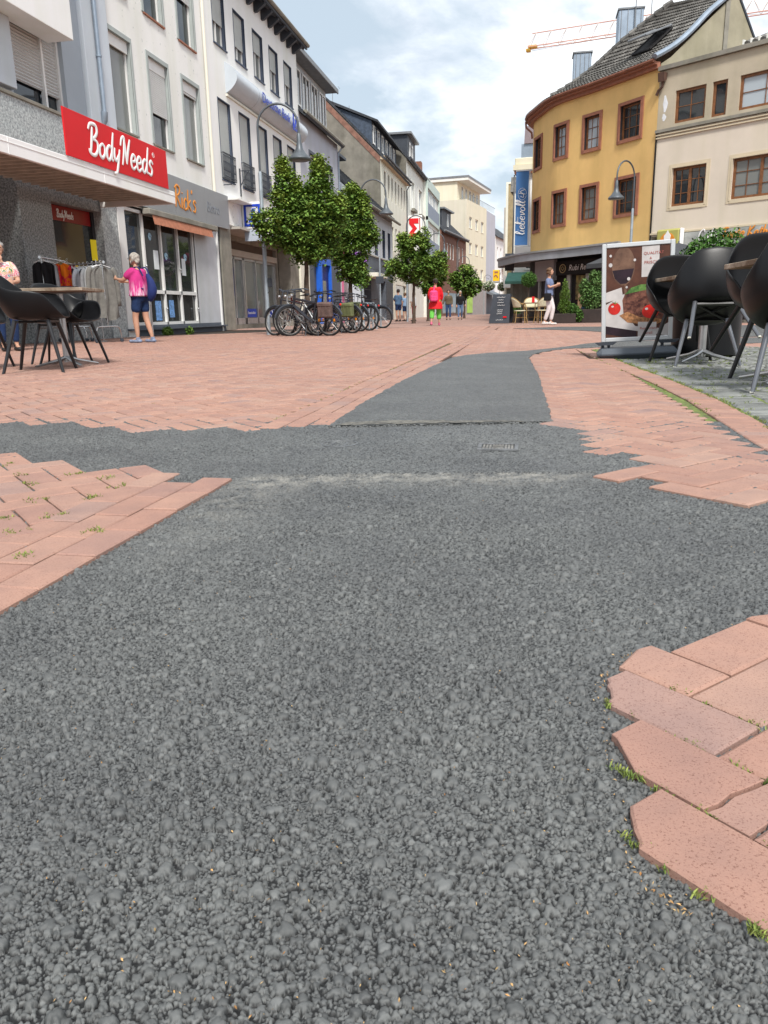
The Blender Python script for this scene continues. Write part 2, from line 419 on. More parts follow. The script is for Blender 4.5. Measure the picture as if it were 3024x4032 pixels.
# near asphalt: stones modelled in relief (grid that opens out with distance, z = 0 is the binder level)
def dust_val(x, y):
    d = seam_y(x) - y
    a = sstep(-.005, .01, d) * (1 - sstep(.03, .24, d)) * sstep(-.95, -.8, x) * (1 - sstep(.02, .30, x))
    e = sstep(-.93, -.80, x) * (1 - sstep(-.80, -.55, x)) * (1 - sstep(2.3, 2.35, y)) * sstep(1.2, 2.1, y) * .5
    return np.clip(a + e * (1 - a), 0, 1)
ys = [.30]
while ys[-1] < 3.62: ys.append(ys[-1] + .00165 * max(ys[-1], .5))
ys = np.array(ys); us = np.arange(-1.0, .62, .00122)
YY, UU = np.meshgrid(ys, us, indexing='ij'); XX = UU * (YY + .12)
hh, tone = asphalt_h(XX, YY)
nv = XX.size; V = np.stack([XX.ravel(), YY.ravel(), hh.ravel()], 1)
ny, nx = XX.shape; I = np.arange(nv).reshape(ny, nx)
Fq = np.stack([I[:-1, :-1], I[:-1, 1:], I[1:, 1:], I[1:, :-1]], -1).reshape(-1, 4)
o = np_mesh('asphalt_path', V, Fq, M_ASG, smooth=True, kind='structure', label='coarse dark asphalt patch filling the trench across the brick paving')
set_attr(o, 'stone', tone); set_attr(o, 'dust', dust_val(XX, YY))

def tri_sheet(name, poly, z, m, skirt=.02, dust=None, res=None, jit=0, **k):
    """flat sheet of any outline with a skirt"""
    pts = []
    n = len(poly)
    for i in range(n):
        a = Vector((*poly[i], 0)); b = Vector((*poly[(i + 1) % n], 0)); L = (b - a).length; m_ = max(1, int(L / res)) if res else 1
        for j in range(m_):
            p = a.lerp(b, j / m_)
            if jit: p += Vector((rnd.uniform(-jit, jit), rnd.uniform(-jit, jit), 0))
            pts.append(p)
    bm = bmesh.new(); vs = [bm.verts.new((p.x, p.y, z)) for p in pts]
    f = bm.faces.new(vs); f.normal_update()
    if f.normal.z < 0: f.normal_flip()
    if skirt:
        low = [bm.verts.new((p.x, p.y, z - skirt)) for p in pts]
        for i in range(len(pts)):
            j = (i + 1) % len(pts); bm.faces.new((vs[i], vs[j], low[j], low[i]))
    bmesh.ops.triangulate(bm, faces=[f])
    bmesh.ops.recalc_face_normals(bm, faces=bm.faces)
    me = bpy.data.meshes.new(name); bm.to_mesh(me); bm.free(); me.materials.append(m)
    o = bpy.data.objects.new(name, me); C.objects.link(o)
    if dust is not None: set_attr(o, 'dust', [dust(v.co.x, v.co.y) for v in me.vertices])
    return tag(o, **k)

ZB = .011            # brick tops
# the far trench: smooth edged, level with the bricks
TR = [(-.865, 3.36), (-.9, 4.2), (-.905, 5.4), (-.87, 6.9), (-.81, 8.6), (-.70, 9.1), (-.45, 9.55), (.0, 9.97), (.3, 10.5), (.6, 11.15), (.8, 11.75), (1.1, 12.3), (2.4, 13.0), (7, 14.6),
      (7, 12.6), (2.3, 11.15), (1.06, 10.73), (.56, 10.5), (.30, 10.0), (.12, 9.4), (.07, 9.12), (.02, 8.5), (.06, 7.2), (.095, 5.9), (.11, 4.35), (.122, 3.56), (-.1, 3.50), (-.45, 3.44)]
# build the trench as a grid so that dust can vary over it
def in_poly(x, y, P):
    c = False; n = len(P); j = n - 1
    for i in range(n):
        if (P[i][1] > y) != (P[j][1] > y) and x < (P[j][0] - P[i][0]) * (y - P[i][1]) / (P[j][1] - P[i][1]) + P[i][0]: c = not c
        j = i
    return c
tri_sheet('asphalt_path', TR, ZB + .004, M_ASF, skirt=.03, res=.06, jit=.008, kind='structure', label='long dark asphalt strip running up the street')
BR2 = [(-.4, 22.3), (.3, 22.9), (.9, 23.6), (1.9, 22.9), (2.6, 22.6), (6.5, 21.5), (7, 13.6), (4.4, 13.9), (1.9, 13.2), (1.75, 14.2), (1.85, 16.5), (1.25, 19.1), (.27, 21.0), (-.1, 21.6)]
tri_sheet('asphalt_path', BR2, ZB + .0085, M_ASF, skirt=.03, res=.12, jit=.02, kind='structure', label='dark asphalt patch in front of the restaurant terrace')
sand_strip = [(-.84, 3.375), (-.6, 3.425), (-.45, 3.45), (-.1, 3.51), (.0, 3.53), (-.1, 3.56), (-.3, 3.54), (-.42, 3.56), (-.5, 3.53), (-.6, 3.55), (-.8, 3.47)]
tri_sheet('joint_sand', sand_strip, ZB + .006, mat('dust_sand', (.10, .098, .09), .95, .5, 30, bump=.5, bscale=200, fac=(.42, .62), col2=(.20, .19, .165)), skirt=0, res=.02, jit=.012, kind='structure')

# asphalt outline in the brick field
AS = [(-.89, -1), (-.89, 2.27), (-1.07, 2.31), (-1.17, 2.34), (-1.40, 2.40), (-1.6, 2.42), (-1.92, 2.6), (-3, 2.95), (-8, 4.2), (-8, 5.2), (-2.65, 3.52), (-2.3, 3.42), (-1.66, 3.2), (-1.3, 3.28)] + TR[:14] + \
     [(7, 12.6)] + TR[15:26] + [(.2, 3.2), (.25, 2.8), (.38, 2.62), (.27, 2.42), (.38, 2.28), (.48, 2.05), (.62, 2.04), (1.5, 2.3), (4, 3.4), (4, 2.2), (1.3, 1.75), (.357, 1.26),
      (.17, 1.115), (.115, 1.0), (.112, .64), (.15, .58), (.2, .547), (.5, .37), (1.2, .2), (1.2, -1)]
CUT = [(3.5, 2.6), (.357, 1.26), (.17, 1.115), (.117, 1.01), (.112, .86), (.113, .64), (.128, .612), (.151, .581), (.2, .547), (.5, .37), (1.2, .2), (3.5, .1)]   # convex outline of the corner patch
AS_near = [p for p in AS]
def J(y): return float(np.interp(y, [3.0, 4.5, 5.57, 7.35, 9.67, 10.4], [.83, .862, .831, .736, .626, .60]))

BX, BY, BZ, BF = [], [], [], []
bv = []; bf = []
def clip(poly, C_):
    out = poly
    n = len(C_)
    for i in range(n):
        a = C_[i]; b = C_[(i + 1) % n]
        def side(p): return (b[0] - a[0]) * (p[1] - a[1]) - (b[1] - a[1]) * (p[0] - a[0])
        res = []
        for k in range(len(out)):
            p = out[k]; q = out[(k + 1) % len(out)]; sp, sq = side(p), side(q)
            if sp >= 0: res.append(p)
            if (sp > 0) != (sq > 0) and abs(sp - sq) > 1e-12:
                t = sp / (sp - sq); res.append((p[0] + (q[0] - p[0]) * t, p[1] + (q[1] - p[1]) * t))
        out = res
        if len(out) < 3: return []
    return out
def area(P): return .5 * sum(P[i][0] * P[(i + 1) % len(P)][1] - P[(i + 1) % len(P)][0] * P[i][1] for i in range(len(P)))
def add_paver(P, vs, fs, z, bev, deep=.03, tilt=.0012, gap=.0022):
    if area(P) < 0: P = P[::-1]
    cx = sum(p[0] for p in P) / len(P); cy = sum(p[1] for p in P) / len(P)
    zj = z + rnd.gauss(0, .0009); ta, tb = rnd.uniform(-tilt, tilt) * 8, rnd.uniform(-tilt, tilt) * 8
    # inset outline
    def inset(P, d):
        n = len(P); out = []
        for i in range(n):
            a = Vector(P[i - 1]); b = Vector(P[i]); c = Vector(P[(i + 1) % n])
            e1 = (b - a); e2 = (c - b)
            if e1.length < 1e-6 or e2.length < 1e-6: out.append(P[i]); continue
            e1.normalize(); e2.normalize()
            n1 = Vector((-e1.y, e1.x)); n2 = Vector((-e2.y, e2.x)); m = n1 + n2
            k = 1 + n1.dot(n2); q = b + m * (d / max(k, .35)); out.append((q.x, q.y))
        return out
    o_ = inset(P, gap); t_ = inset(P, gap + bev)
    n = len(P); base = len(vs)
    zz = lambda p, q: q + (p[0] - cx) * ta + (p[1] - cy) * tb
    for p in t_: vs.append((p[0], p[1], zz(p, zj)))
    for p in o_: vs.append((p[0], p[1], zz(p, zj - bev * .75)))
    for p in o_: vs.append((p[0], p[1], z - deep))
    fs.append(tuple(base + i for i in range(n)))
    for i in range(n):
        j = (i + 1) % n
        fs.append((base + n + i, base + n + j, base + j, base + i)); fs.append((base + 2 * n + i, base + 2 * n + j, base + n + j, base + n + i))
def visible(x, y, mg=1.6): return (y > -.8 and y < 4 and abs(x) < 4.2) or y > -.2 and x > -.78 * y - mg and x < .31 * y + mg
def in_asph(x, y): return in_poly(x, y, AS)
ang = R(44.4); ux, uy = math.sin(ang), math.cos(ang); vx, vy = math.sin(ang + PI / 2), math.cos(ang + PI / 2)
A0 = (.217, 1.112); W = .1
def uv(a, b): return (A0[0] + (a * ux + b * vx) * W, A0[1] + (a * uy + b * vy) * W)
def place_brick(c0, c1, c2, c3):
    P = [c0, c1, c2, c3]; cx = sum(p[0] for p in P) / 4; cy = sum(p[1] for p in P) / 4
    if not visible(cx, cy) or cy > 27 or cx < -10.45: return
    if cx > J(cy) - .02 and cy < 10.3 and cy > 1.2: return
    if cx > 3.2 and cy <= 1.9: return
    if -1.215 < cx < -.88 and cy < 60: return
    corner = cx > -.4 and cy < 1.7
    bev = .005 if cy < 3.2 else .009
    if corner:
        P = clip(P if area(P) > 0 else P[::-1], CUT if area(CUT) > 0 else CUT[::-1])
        if len(P) < 3 or abs(area(P)) < .0105: return
        # drop near-duplicate points
        Q = []
        for p in P:
            if not Q or math.hypot(p[0] - Q[-1][0], p[1] - Q[-1][1]) > .004: Q.append(p)
        if len(Q) > 2 and math.hypot(Q[0][0] - Q[-1][0], Q[0][1] - Q[-1][1]) < .004: Q.pop()
        if len(Q) < 3: return
        Q2 = []
        for i_ in range(len(Q)):
            a_, b_ = Q[i_], Q[(i_ + 1) % len(Q)]; Q2.append(a_)
            mx_, my_ = (a_[0] + b_[0]) / 2, (a_[1] + b_[1]) / 2; L_ = math.hypot(b_[0] - a_[0], b_[1] - a_[1])
            if mx_ < .20 and L_ > .02 and my_ > .5 and abs(abs((b_[0] - a_[0]) * ux + (b_[1] - a_[1]) * uy) - L_) > .004 * 1 and abs(abs((b_[0] - a_[0]) * vx + (b_[1] - a_[1]) * vy) - L_) > .002:
                n_ = int(L_ / .011)
                for k_ in range(1, n_): q_ = k_ / n_; nx_, ny_ = -(b_[1] - a_[1]) / L_, (b_[0] - a_[0]) / L_; w_ = rnd.uniform(-.0035, .0035); Q2.append((a_[0] + (b_[0] - a_[0]) * q_ + nx_ * w_, a_[1] + (b_[1] - a_[1]) * q_ + ny_ * w_))
        add_paver(Q2, bv, bf, ZB, .0028 if len(Q2) > len(Q) else .0045, deep=.03); return
    if in_asph(cx, cy): return
    if cx > 0 and cy < 1.7: return
    for p in P:
        pass
    add_paver(P, bv, bf, ZB, bev, gap=.0026 if cy < 3 else .0052)
N_ = 210
for a in range(-N_, N_ + 1):
    for b in range(-N_, N_ + 1):
        s_ = (a + b) % 4
        if (a, b) == (-3, 1): continue
        if s_ == 0: place_brick(uv(a, b), uv(a + 2, b), uv(a + 2, b + 1), uv(a, b + 1))
        elif s_ == 2: place_brick(uv(a, b), uv(a + 1, b), uv(a + 1, b + 2), uv(a, b + 2))
# one brick of the corner patch is cracked across
zz = [(-3, 2.50), (-2.78, 2.545), (-2.52, 2.525), (-2.27, 2.575), (-2.0, 2.61)]
place_brick_poly = lambda L: add_paver([uv(*q) for q in L], bv, bf, ZB + .0005, .0012, gap=.0020)
place_brick_poly([(-2.58, 1.0), (-2.0, 1.0), (-2.0, 2.61)] + zz[::-1][1:] + [(-3.0, 1.66), (-2.62, 1.12)])
place_brick_poly(zz + [(-2.0, 3.0), (-3.0, 3.0)])
# running rows along the trench
for k in range(3):
    y = -.5 + k * .067
    while y < 27:
        x0 = -1.195 + .1015 * k + (.0 if y < 3 else .01)
        cy = y + .1
        ok = (cy < 2.24) or (cy > 3.33 + k * .02)
        if ok: add_paver([(x0, y), (x0 + .1, y), (x0 + .1, y + .2), (x0, y + .2)], bv, bf, ZB + .0005, .004)
        y += .2005
# soldier course beside the setts
y = 1.9
while y < 10.35:
    j0, j1 = J(y), J(y + .1)
    if not in_asph(j0 + .08, y + .05): add_paver([(j0, y), (j0 + .165, y - .01), (j1 + .165, y + .09), (j1, y + .1)], bv, bf, ZB + .001, .005)
    y += .1006
me = bpy.data.meshes.new('brick_paving'); me.from_pydata(bv, [], bf); me.update()
def brick_material():
    m = bpy.data.materials.new('paving_brick'); m.use_nodes = True
    n, l = m.node_tree.nodes, m.node_tree.links; b = n['Principled BSDF']
    b.inputs['Roughness'].default_value = .78; b.inputs['Specular IOR Level'].default_value = .3
    t = n.new('ShaderNodeTexCoord'); g = n.new('ShaderNodeNewGeometry')
    r = n.new('ShaderNodeValToRGB'); e = r.color_ramp.elements
    e[0].position = 0; e[0].color = (.40, .24, .185, 1); e[1].position = 1; e[1].color = (.31, .20, .175, 1)
    for p, c in ((.3, (.38, .222, .17)), (.55, (.36, .205, .158)), (.78, (.345, .205, .165)), (.90, (.395, .25, .195))): e.new(p).color = (*c, 1)
    l.new(g.outputs['Random Per Island'], r.inputs[0])
    def noise(s, d=6, rr=.6):
        q = n.new('ShaderNodeTexNoise'); q.inputs['Scale'].default_value = s; q.inputs['Detail'].default_value = d; q.inputs['Roughness'].default_value = rr
        l.new(t.outputs['Object'], q.inputs['Vector']); return q
    def mul(a, src, p0, c0, p1, c1):
        q = n.new('ShaderNodeValToRGB'); q.color_ramp.elements[0].position = p0; q.color_ramp.elements[1].position = p1
        q.color_ramp.elements[0].color = (*c0, 1); q.color_ramp.elements[1].color = (*c1, 1); l.new(src, q.inputs[0])
        x = n.new('ShaderNodeMixRGB'); x.blend_type = 'MULTIPLY'; x.inputs[0].default_value = 1; l.new(a, x.inputs[1]); l.new(q.outputs[0], x.inputs[2]); return x.outputs[0]
    c = mul(r.outputs[0], noise(9, 6).outputs['Fac'], .3, (.86, .87, .9), .7, (1.1, 1.08, 1.05))
    c = mul(c, noise(.8, 5).outputs['Fac'], .3, (.90, .92, .94), .7, (1.06, 1.05, 1.04))
    v = n.new('ShaderNodeTexVoronoi'); v.inputs['Scale'].default_value = 190; l.new(t.outputs['Object'], v.inputs['Vector'])
    c = mul(c, noise(330, 3, .8).outputs['Fac'], .36, (.58, .5, .48), .45, (1, 1, 1))
    l.new(c, b.inputs['Base Color'])
    bp = n.new('ShaderNodeBump'); bp.inputs['Strength'].default_value = .6; bp.inputs['Distance'].default_value = .0015
    l.new(noise(300, 5, .75).outputs['Fac'], bp.inputs['Height']); l.new(bp.outputs[0], b.inputs['Normal'])
    return m
M_BR = brick_material()
me.materials.append(M_BR)
o = bpy.data.objects.new('brick_paving', me); C.objects.link(o); tag(o, kind='structure', label='red brick herringbone paving of the pedestrian street')
# far brick surface, bedding sand and the wide ground below
def far_brick():
    m = bpy.data.materials.new('far_brick'); m.use_nodes = True
    n, l = m.node_tree.nodes, m.node_tree.links; b = n['Principled BSDF']; b.inputs['Roughness'].default_value = .85
    t = n.new('ShaderNodeTexCoord'); mp = n.new('ShaderNodeMapping'); mp.inputs['Rotation'].default_value = (0, 0, R(45)); l.new(t.outputs['Object'], mp.inputs[0])
    br = n.new('ShaderNodeTexBrick'); br.inputs['Scale'].default_value = 5; br.inputs['Mortar Size'].default_value = .02
    br.inputs['Color1'].default_value = (.42, .26, .21, 1); br.inputs['Color2'].default_value = (.37, .225, .18, 1); br.inputs['Mortar'].default_value = (.17, .11, .09, 1)
    l.new(mp.outputs[0], br.inputs['Vector'])
    no = n.new('ShaderNodeTexNoise'); no.inputs['Scale'].default_value = .6; no.inputs['Detail'].default_value = 8; l.new(t.outputs['Object'], no.inputs['Vector'])
    r = n.new('ShaderNodeValToRGB'); r.color_ramp.elements[0].position = .3; r.color_ramp.elements[1].position = .7
    r.color_ramp.elements[0].color = (.8, .82, .85, 1); r.color_ramp.elements[1].color = (1.12, 1.1, 1.08, 1); l.new(no.outputs['Fac'], r.inputs[0])
    x = n.new('ShaderNodeMixRGB'); x.blend_type = 'MULTIPLY'; x.inputs[0].default_value = 1; l.new(br.outputs[0], x.inputs[1]); l.new(r.outputs[0], x.inputs[2])
    l.new(x.outputs[0], b.inputs['Base Color']); return m
M_FB = far_brick()
tri_sheet('paving', [(-400, 26.9), (400, 26.9), (400, 700), (-400, 700)], ZB - .002, M_FB, skirt=0, kind='structure')
tri_sheet('paving', [(-60, -40), (-10.44, -40), (-10.44, 26.9), (-60, 26.9)], ZB - .002, M_FB, skirt=0, kind='structure')
tri_sheet('paving', [(6.2, -40), (60, -40), (60, 26.9), (6.2, 26.9)], ZB - .002, M_FB, skirt=0, kind='structure')
tri_sheet('joint_bed', [(-10.44, -3), (6.2, -3), (6.2, 26.9), (-10.44, 26.9)], -.007, mat('joint_soil', (.04, .03, .023), .95, .4, 14, bump=.4, bscale=120), skirt=0, kind='structure')
tri_sheet('ground', [(-900, -300), (900, -300), (900, 1500), (-900, 1500)], -.04, mat('earth', (.2, .15, .12), .95), skirt=0, kind='structure')
tri_sheet('asphalt_path', [(-4, -1), (4.2, -1), (4.2, 3.3), (-4, 4.6)], -.004, M_ASF, skirt=0, kind='structure')
# asphalt base outside the modelled relief, seen only from beside
tri_sheet('asphalt_path', [(-8, 2.6), (-2.9, 2.6), (-3.6, 3.7), (-8, 5.2)], .0, M_ASF, skirt=0, kind='structure')
tri_sheet('asphalt_path', [(1.7, 1.9), (4.4, 2.3), (4.4, 3.4), (2.2, 2.6)], .0, M_ASF, skirt=0, kind='structure')

# grey setts of the cafe terrace
sv, sf = [], []
row = 0; y = 2.0
while y < 10.4:
    hgt = rnd.uniform(.085, .12); x = 0
    j = J(max(y, 3)) + .18; x = j
    if y > 9.2: x += (y - 9.2) * .4
    first = True
    while x < .31 * y + 2.2:
        w = rnd.uniform(.18, .24) if first else rnd.uniform(.085, .17)
        q = .007
        dx1, dx2, dy1, dy2 = [rnd.uniform(-.008, .008) for _ in range(4)]
        yo = .012 * math.sin(x * 7 + row)
        P = [(x + q, y + q + yo + dy1), (x + w - q + dx1, y + q + yo), (x + w - q, y + hgt - q + yo + dy2), (x + q + dx2, y + hgt - q + yo)]
        if not in_asph(x + w / 2, y + hgt / 2): add_paver(P, sv, sf, ZB + .0 + rnd.uniform(-.004, .003), .012, tilt=.004, gap=0)
        x += w; first = False
    y += hgt; row += 1
me = bpy.data.meshes.new('sett_paving'); me.from_pydata(sv, [], sf); me.update()
me.materials.append(mat('sett_stone', (.185, .19, .18), .8, .3, 7, bump=.5, bscale=90, island=.28))
o = bpy.data.objects.new('sett_paving', me); C.objects.link(o); tag(o, kind='structure', label='grey stone setts with moss in the joints under the cafe tables')
tri_sheet('moss_bed', [(.8, 1.9), (6, 1.9), (6, 10.6), (.8, 10.6)], ZB - .0085, mat('moss_soil', (.10, .11, .05), .95, .5, 22, col2=(.19, .25, .06), fac=(.4, .62), bump=.6, bscale=150), skirt=0, kind='structure')

# small green plants growing in the joints
gv, gf = [], []
def tuft(x, y, r, nb, hmax, z=ZB - .006):
    for _ in range(nb):
        a = rnd.uniform(0, 2 * PI); d = rnd.uniform(0, r); px, py = x + d * math.cos(a), y + d * math.sin(a)
        h = hmax * rnd.uniform(.4, 1); w = h * rnd.uniform(.06, .14) + .0008; q = rnd.uniform(0, 2 * PI); le = rnd.uniform(.2, 1.1) * h
        cx, cy = math.cos(q), math.sin(q); b0 = len(gv)
        gv.extend([(px - cy * w * .5, py + cx * w * .5, z), (px + cy * w * .5, py - cx * w * .5, z), (px + cx * le * .5 + cy * w * .6, py + cy * le * .5 - cx * w * .6, z + h * .7),
                   (px + cx * le, py + cy * le, z + h), (px + cx * le * .5 - cy * w * .6, py + cy * le * .5 + cx * w * .6, z + h * .7)])
        gf.append((b0, b0 + 1, b0 + 2, b0 + 3, b0 + 4))
# joints of the corner patch
for a, b, n_ in ((-.98, 1.0, 5), (-1.95, .75, 4), (-2.0, 1.6, 6), (-1, 2.0, 6), (-3, 1.7, 7), (-3.0, 2.3, 8), (-3.95, 2.6, 7), (-2, 2.6, 7), (-1.0, 2.9, 7), (-4, 3.4, 7), (-3, 3.5, 8)):
    for k in range(n_):
        p = uv(a + rnd.uniform(-.06, .06), b + rnd.uniform(-.35, .35)); tuft(p[0], p[1], .006, 12, .0085)
# left patch
for px, py in ((-1.195, 1.6), (-1.195, 1.75), (-1.19, 1.95), (-1.2, 2.1), (-1.35, 1.9), (-1.5, 2.1), (-1.62, 2.25), (-1.45, 2.25), (-1.3, 2.2), (-1.8, 2.4), (-1.1, 1.35), (-1.05, 1.42), (-1.0, 1.62), (-1.3, 1.7), (-1.7, 2.0)):
    for k in range(6): tuft(px + rnd.uniform(-.03, .03), py + rnd.uniform(-.03, .03), .012, 10, .014)
for k in range(230):          # along the sett boundary
    y = rnd.uniform(2.9, 9.8); x = J(y) + (.17 if rnd.random() < .75 else .0) + rnd.gauss(0, .012)
    if x > J(y) + .1 or rnd.random() < .5: tuft(x, y, .02, 12, .017)
for k in range(700):          # between the setts
    y = rnd.uniform(3.0, 10.2); x = J(y) + .2 + rnd.random() ** 1.3 * 2.4; tuft(x, y, .02, 8, .02)
for k in range(260):          # here and there between the bricks
    y = rnd.uniform(3.6, 12); x = rnd.uniform(-.6 * y, .7); tuft(x, y, .02, 4, .008)
for k in range(240):
    y = rnd.uniform(3.5, 16); tuft(-1.2 + rnd.gauss(0, .006), y, .01, 5, .010)
M_GR = mat('joint_weed', (.13, .20, .045), .8, .3, 60, island=.4, col2=(.28, .30, .08))
me = bpy.data.meshes.new('grass'); me.from_pydata(gv, [], gf); me.materials.append(M_GR); me.update()
o = bpy.data.objects.new('grass', me); C.objects.link(o); tag(o, 'short green weeds and moss growing in the paving joints', 'grass', kind='stuff')
# fallen seeds and chaff on the asphalt
lv, lf = [], []
def chip(x, y, s, z):
    q = rnd.uniform(0, PI); cx, cy = math.cos(q) * s, math.sin(q) * s; w = rnd.uniform(.2, .5); b0 = len(lv)
    lv.extend([(x - cx, y - cy, z), (x + cy * w, y - cx * w, z + s * .5), (x + cx, y + cy, z + s * rnd.uniform(0, .8)), (x - cy * w, y + cx * w, z + s * .2)]); lf.append((b0, b0 + 1, b0 + 2, b0 + 3))
for k in range(900):
    y = .42 + 2.6 * rnd.random() ** 1.7; x = rnd.uniform(-.85 * y, min(.45 * y, .5)); chip(x, y, rnd.uniform(.0007, .0021), .0035)
for k in range(110):
    t = rnd.random(); i = rnd.randrange(2, 7); a, b = CUT[i], CUT[i + 1]
    chip(a[0] + (b[0] - a[0]) * t - abs(rnd.gauss(0, .01)), a[1] + (b[1] - a[1]) * t, rnd.uniform(.001, .0026), .004)
me = bpy.data.meshes.new('seed_litter'); me.from_pydata(lv, [], lf); me.update()
me.materials.append(mat('chaff', (.30, .13, .04), .9, .5, 90, col2=(.50, .36, .17), island=.5))
o = bpy.data.objects.new('seed_litter', me); C.objects.link(o); tag(o, 'tiny dry seeds and chaff scattered on the asphalt', 'litter', kind='stuff')

# valve cover and manhole in the cross strip
t_ = empty('valve_cover', (-.097, 2.87, .006), 0, 'small square iron valve cover with a slot set in the cross strip', 'valve cover')
mb = MB(); mb.box(-.075, .075, -.068, -.055, 0, .009, .001); mb.box(-.075, .075, .055, .068, 0, .009, .001); mb.box(-.075, -.06, -.055, .055, 0, .009, .001); mb.box(.06, .075, -.055, .055, 0, .009, .001)
mb.build('frame', mat('cast_iron', (.16, .165, .17), .55, .3, 40, metal=.5), t_)
mb = MB()
for i in range(10):
    for j in range(7):
        x = -.052 + i * .0115; yy = -.045 + j * .015
        if abs(x) < .018 and abs(yy) < .022: continue
        mb.box(x - .0038, x + .0038, yy - .005, yy + .005, -.001, .0065, .001)
mb.box(-.02, .02, -.03, -.022, 0, .008); mb.box(-.02, .02, .022, .03, 0, .008); mb.box(-.058, .058, -.053, .053, -.004, .0)
mb.build('lid', mat('lid_iron', (.17, .165, .155), .7, .3, 30), t_)
t_ = empty('manhole_cover', (-.715, 2.93, .0025), 0, 'small round iron cover with a rim lying in the cross strip', 'manhole cover')
mb = MB(); mb.lathe([(.075, 0), (.075, .006), (.066, .007), (.064, .001), (.0, .001)], 28); mb.build('rim', MATS['cast_iron'], t_, smooth=True)
mb = MB(); mb.box(-.045, .045, -.004, .004, .001, .006); mb.box(-.03, -.022, -.04, .04, .001, .0055); mb.box(.022, .03, -.04, .04, .001, .0055); mb.build('lid_pattern', MATS['cast_iron'], t_)
# ------------------------------------------------------------------ materials for buildings
M_WH = mat('white_render', (.86, .86, .85), .9, .02, .8, bump=.12, bscale=30, streak=.05)
M_WH2 = mat('aged_white_render', (.83, .825, .80), .9, .03, .9, bump=.15, bscale=25, streak=.09)
M_GRW = mat('grey_blue_render', (.56, .61, .67), .9, .04, .8, bump=.12, bscale=30, streak=.06)
_n, _l = M_WH2.node_tree.nodes, M_WH2.node_tree.links      # small mould specks in the old render
_b = _n['Principled BSDF']; _src = _b.inputs['Base Color'].links[0].from_socket
_t = _n.new('ShaderNodeTexCoord'); _v = _n.new('ShaderNodeTexNoise'); _v.inputs['Scale'].default_value = 7.0; _v.inputs['Detail'].default_value = 2; _l.new(_t.outputs['Object'], _v.inputs['Vector'])
_r = _n.new('ShaderNodeValToRGB'); _r.color_ramp.elements[0].position = .66; _r.color_ramp.elements[1].position = .71; _r.color_ramp.elements[0].color = (1, 1, 1, 1); _r.color_ramp.elements[1].color = (.72, .74, .74, 1); _l.new(_v.outputs['Fac'], _r.inputs[0])
_m = _n.new('ShaderNodeMixRGB'); _m.blend_type = 'MULTIPLY'; _m.inputs[0].default_value = 1; _l.new(_src, _m.inputs[1]); _l.new(_r.outputs[0], _m.inputs[2]); _l.new(_m.outputs[0], _b.inputs['Base Color'])
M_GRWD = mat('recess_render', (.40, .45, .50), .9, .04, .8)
M_LIL = mat('lilac_grey_render', (.47, .48, .54), .9, .04, .7, streak=.06)
M_CRM = mat('cream_render', (.76, .735, .64), .9, .04, .8, streak=.08)
M_PYL = mat('pale_yellow_render', (.74, .69, .54), .9, .03, .6, streak=.05)
M_PYD = mat('sand_render', (.62, .58, .48), .9, .03, .6, streak=.06)
M_GAB = mat('gable_cement', (.21, .195, .165), .95, .2, 1.2, bump=.3, bscale=14, streak=.25)
M_YEL = mat('ochre_render', (.78, .51, .20), .92, .06, .9, bump=.2, bscale=22, streak=.10)
M_BEI = mat('beige_render', (.68, .60, .50), .92, .05, .7, bump=.15, bscale=25, streak=.07)
M_BE2 = mat('sandy_render', (.47, .41, .31), .92, .08, 1.1, bump=.2, bscale=22, streak=.12)
M_RED = mat('red_brown_stone', (.32, .135, .085), .8, .12, 6, bump=.15, bscale=60)
M_FR = mat('window_white', (.78, .78, .76), .45, .03, 3)
M_FRB = mat('window_brown', (.20, .085, .035), .5, .25, 9)
M_FRD = mat('window_dark', (.03, .03, .035), .5, .2, 9)
M_REV = mat('grey_green_reveal', (.38, .42, .41), .85, .06, 3)
M_REVD = mat('slate_blue_reveal', (.075, .095, .14), .8, .1, 3)
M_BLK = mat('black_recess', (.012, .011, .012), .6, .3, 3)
M_CON = mat('concrete_soffit', (.42, .39, .35), .9, .08, 2, streak=.1)
M_CONB = mat('brown_concrete', (.25, .235, .20), .9, .15, 3, streak=.2)
M_ZN = mat('zinc', (.30, .36, .43), .42, .12, 2, metal=.6)
M_GUT = mat('gutter_grey', (.20, .21, .22), .5, .15, 4, metal=.3)
M_DK = mat('anthracite', (.045, .052, .065), .55, .15, 2)
M_DG = mat('dark_grey_cladding', (.10, .115, .14), .7, .1, 1.5)
M_ALU = mat('aluminium', (.55, .56, .57), .35, .08, 5, metal=.7)
M_GRAN = mat('granite', (.10, .11, .115), .45, .5, 26, col2=(.42, .45, .45), fac=(.36, .66), bump=.05)
M_GRAL = mat('pale_granite', (.20, .22, .23), .5, .5, 24, col2=(.60, .64, .63), fac=(.34, .66), bump=.05)
M_BRK = mat('brick_wall', (.22, .115, .085), .9, .25, 3, bump=.3, bscale=8)
M_TAN = mat('tan_brick', (.33, .26, .15), .9, .2, 3, bump=.3, bscale=10)
M_MINT = mat('mint_metal', (.50, .60, .55), .6, .05, 1)
M_BLP = mat('blue_grey_panel', (.23, .27, .34), .6, .06, 1)
M_SLATE = mat('slate_roof', (.045, .05, .06), .75, .35, 7, bump=.5, bscale=5, streak=.2)
M_TILE = mat('dark_roof_tile', (.135, .13, .12), .75, .4, 4, bump=.4, bscale=12, island=.35)
M_SHUT = mat('shutter_slats', (.60, .61, .60), .6, .04, 4)
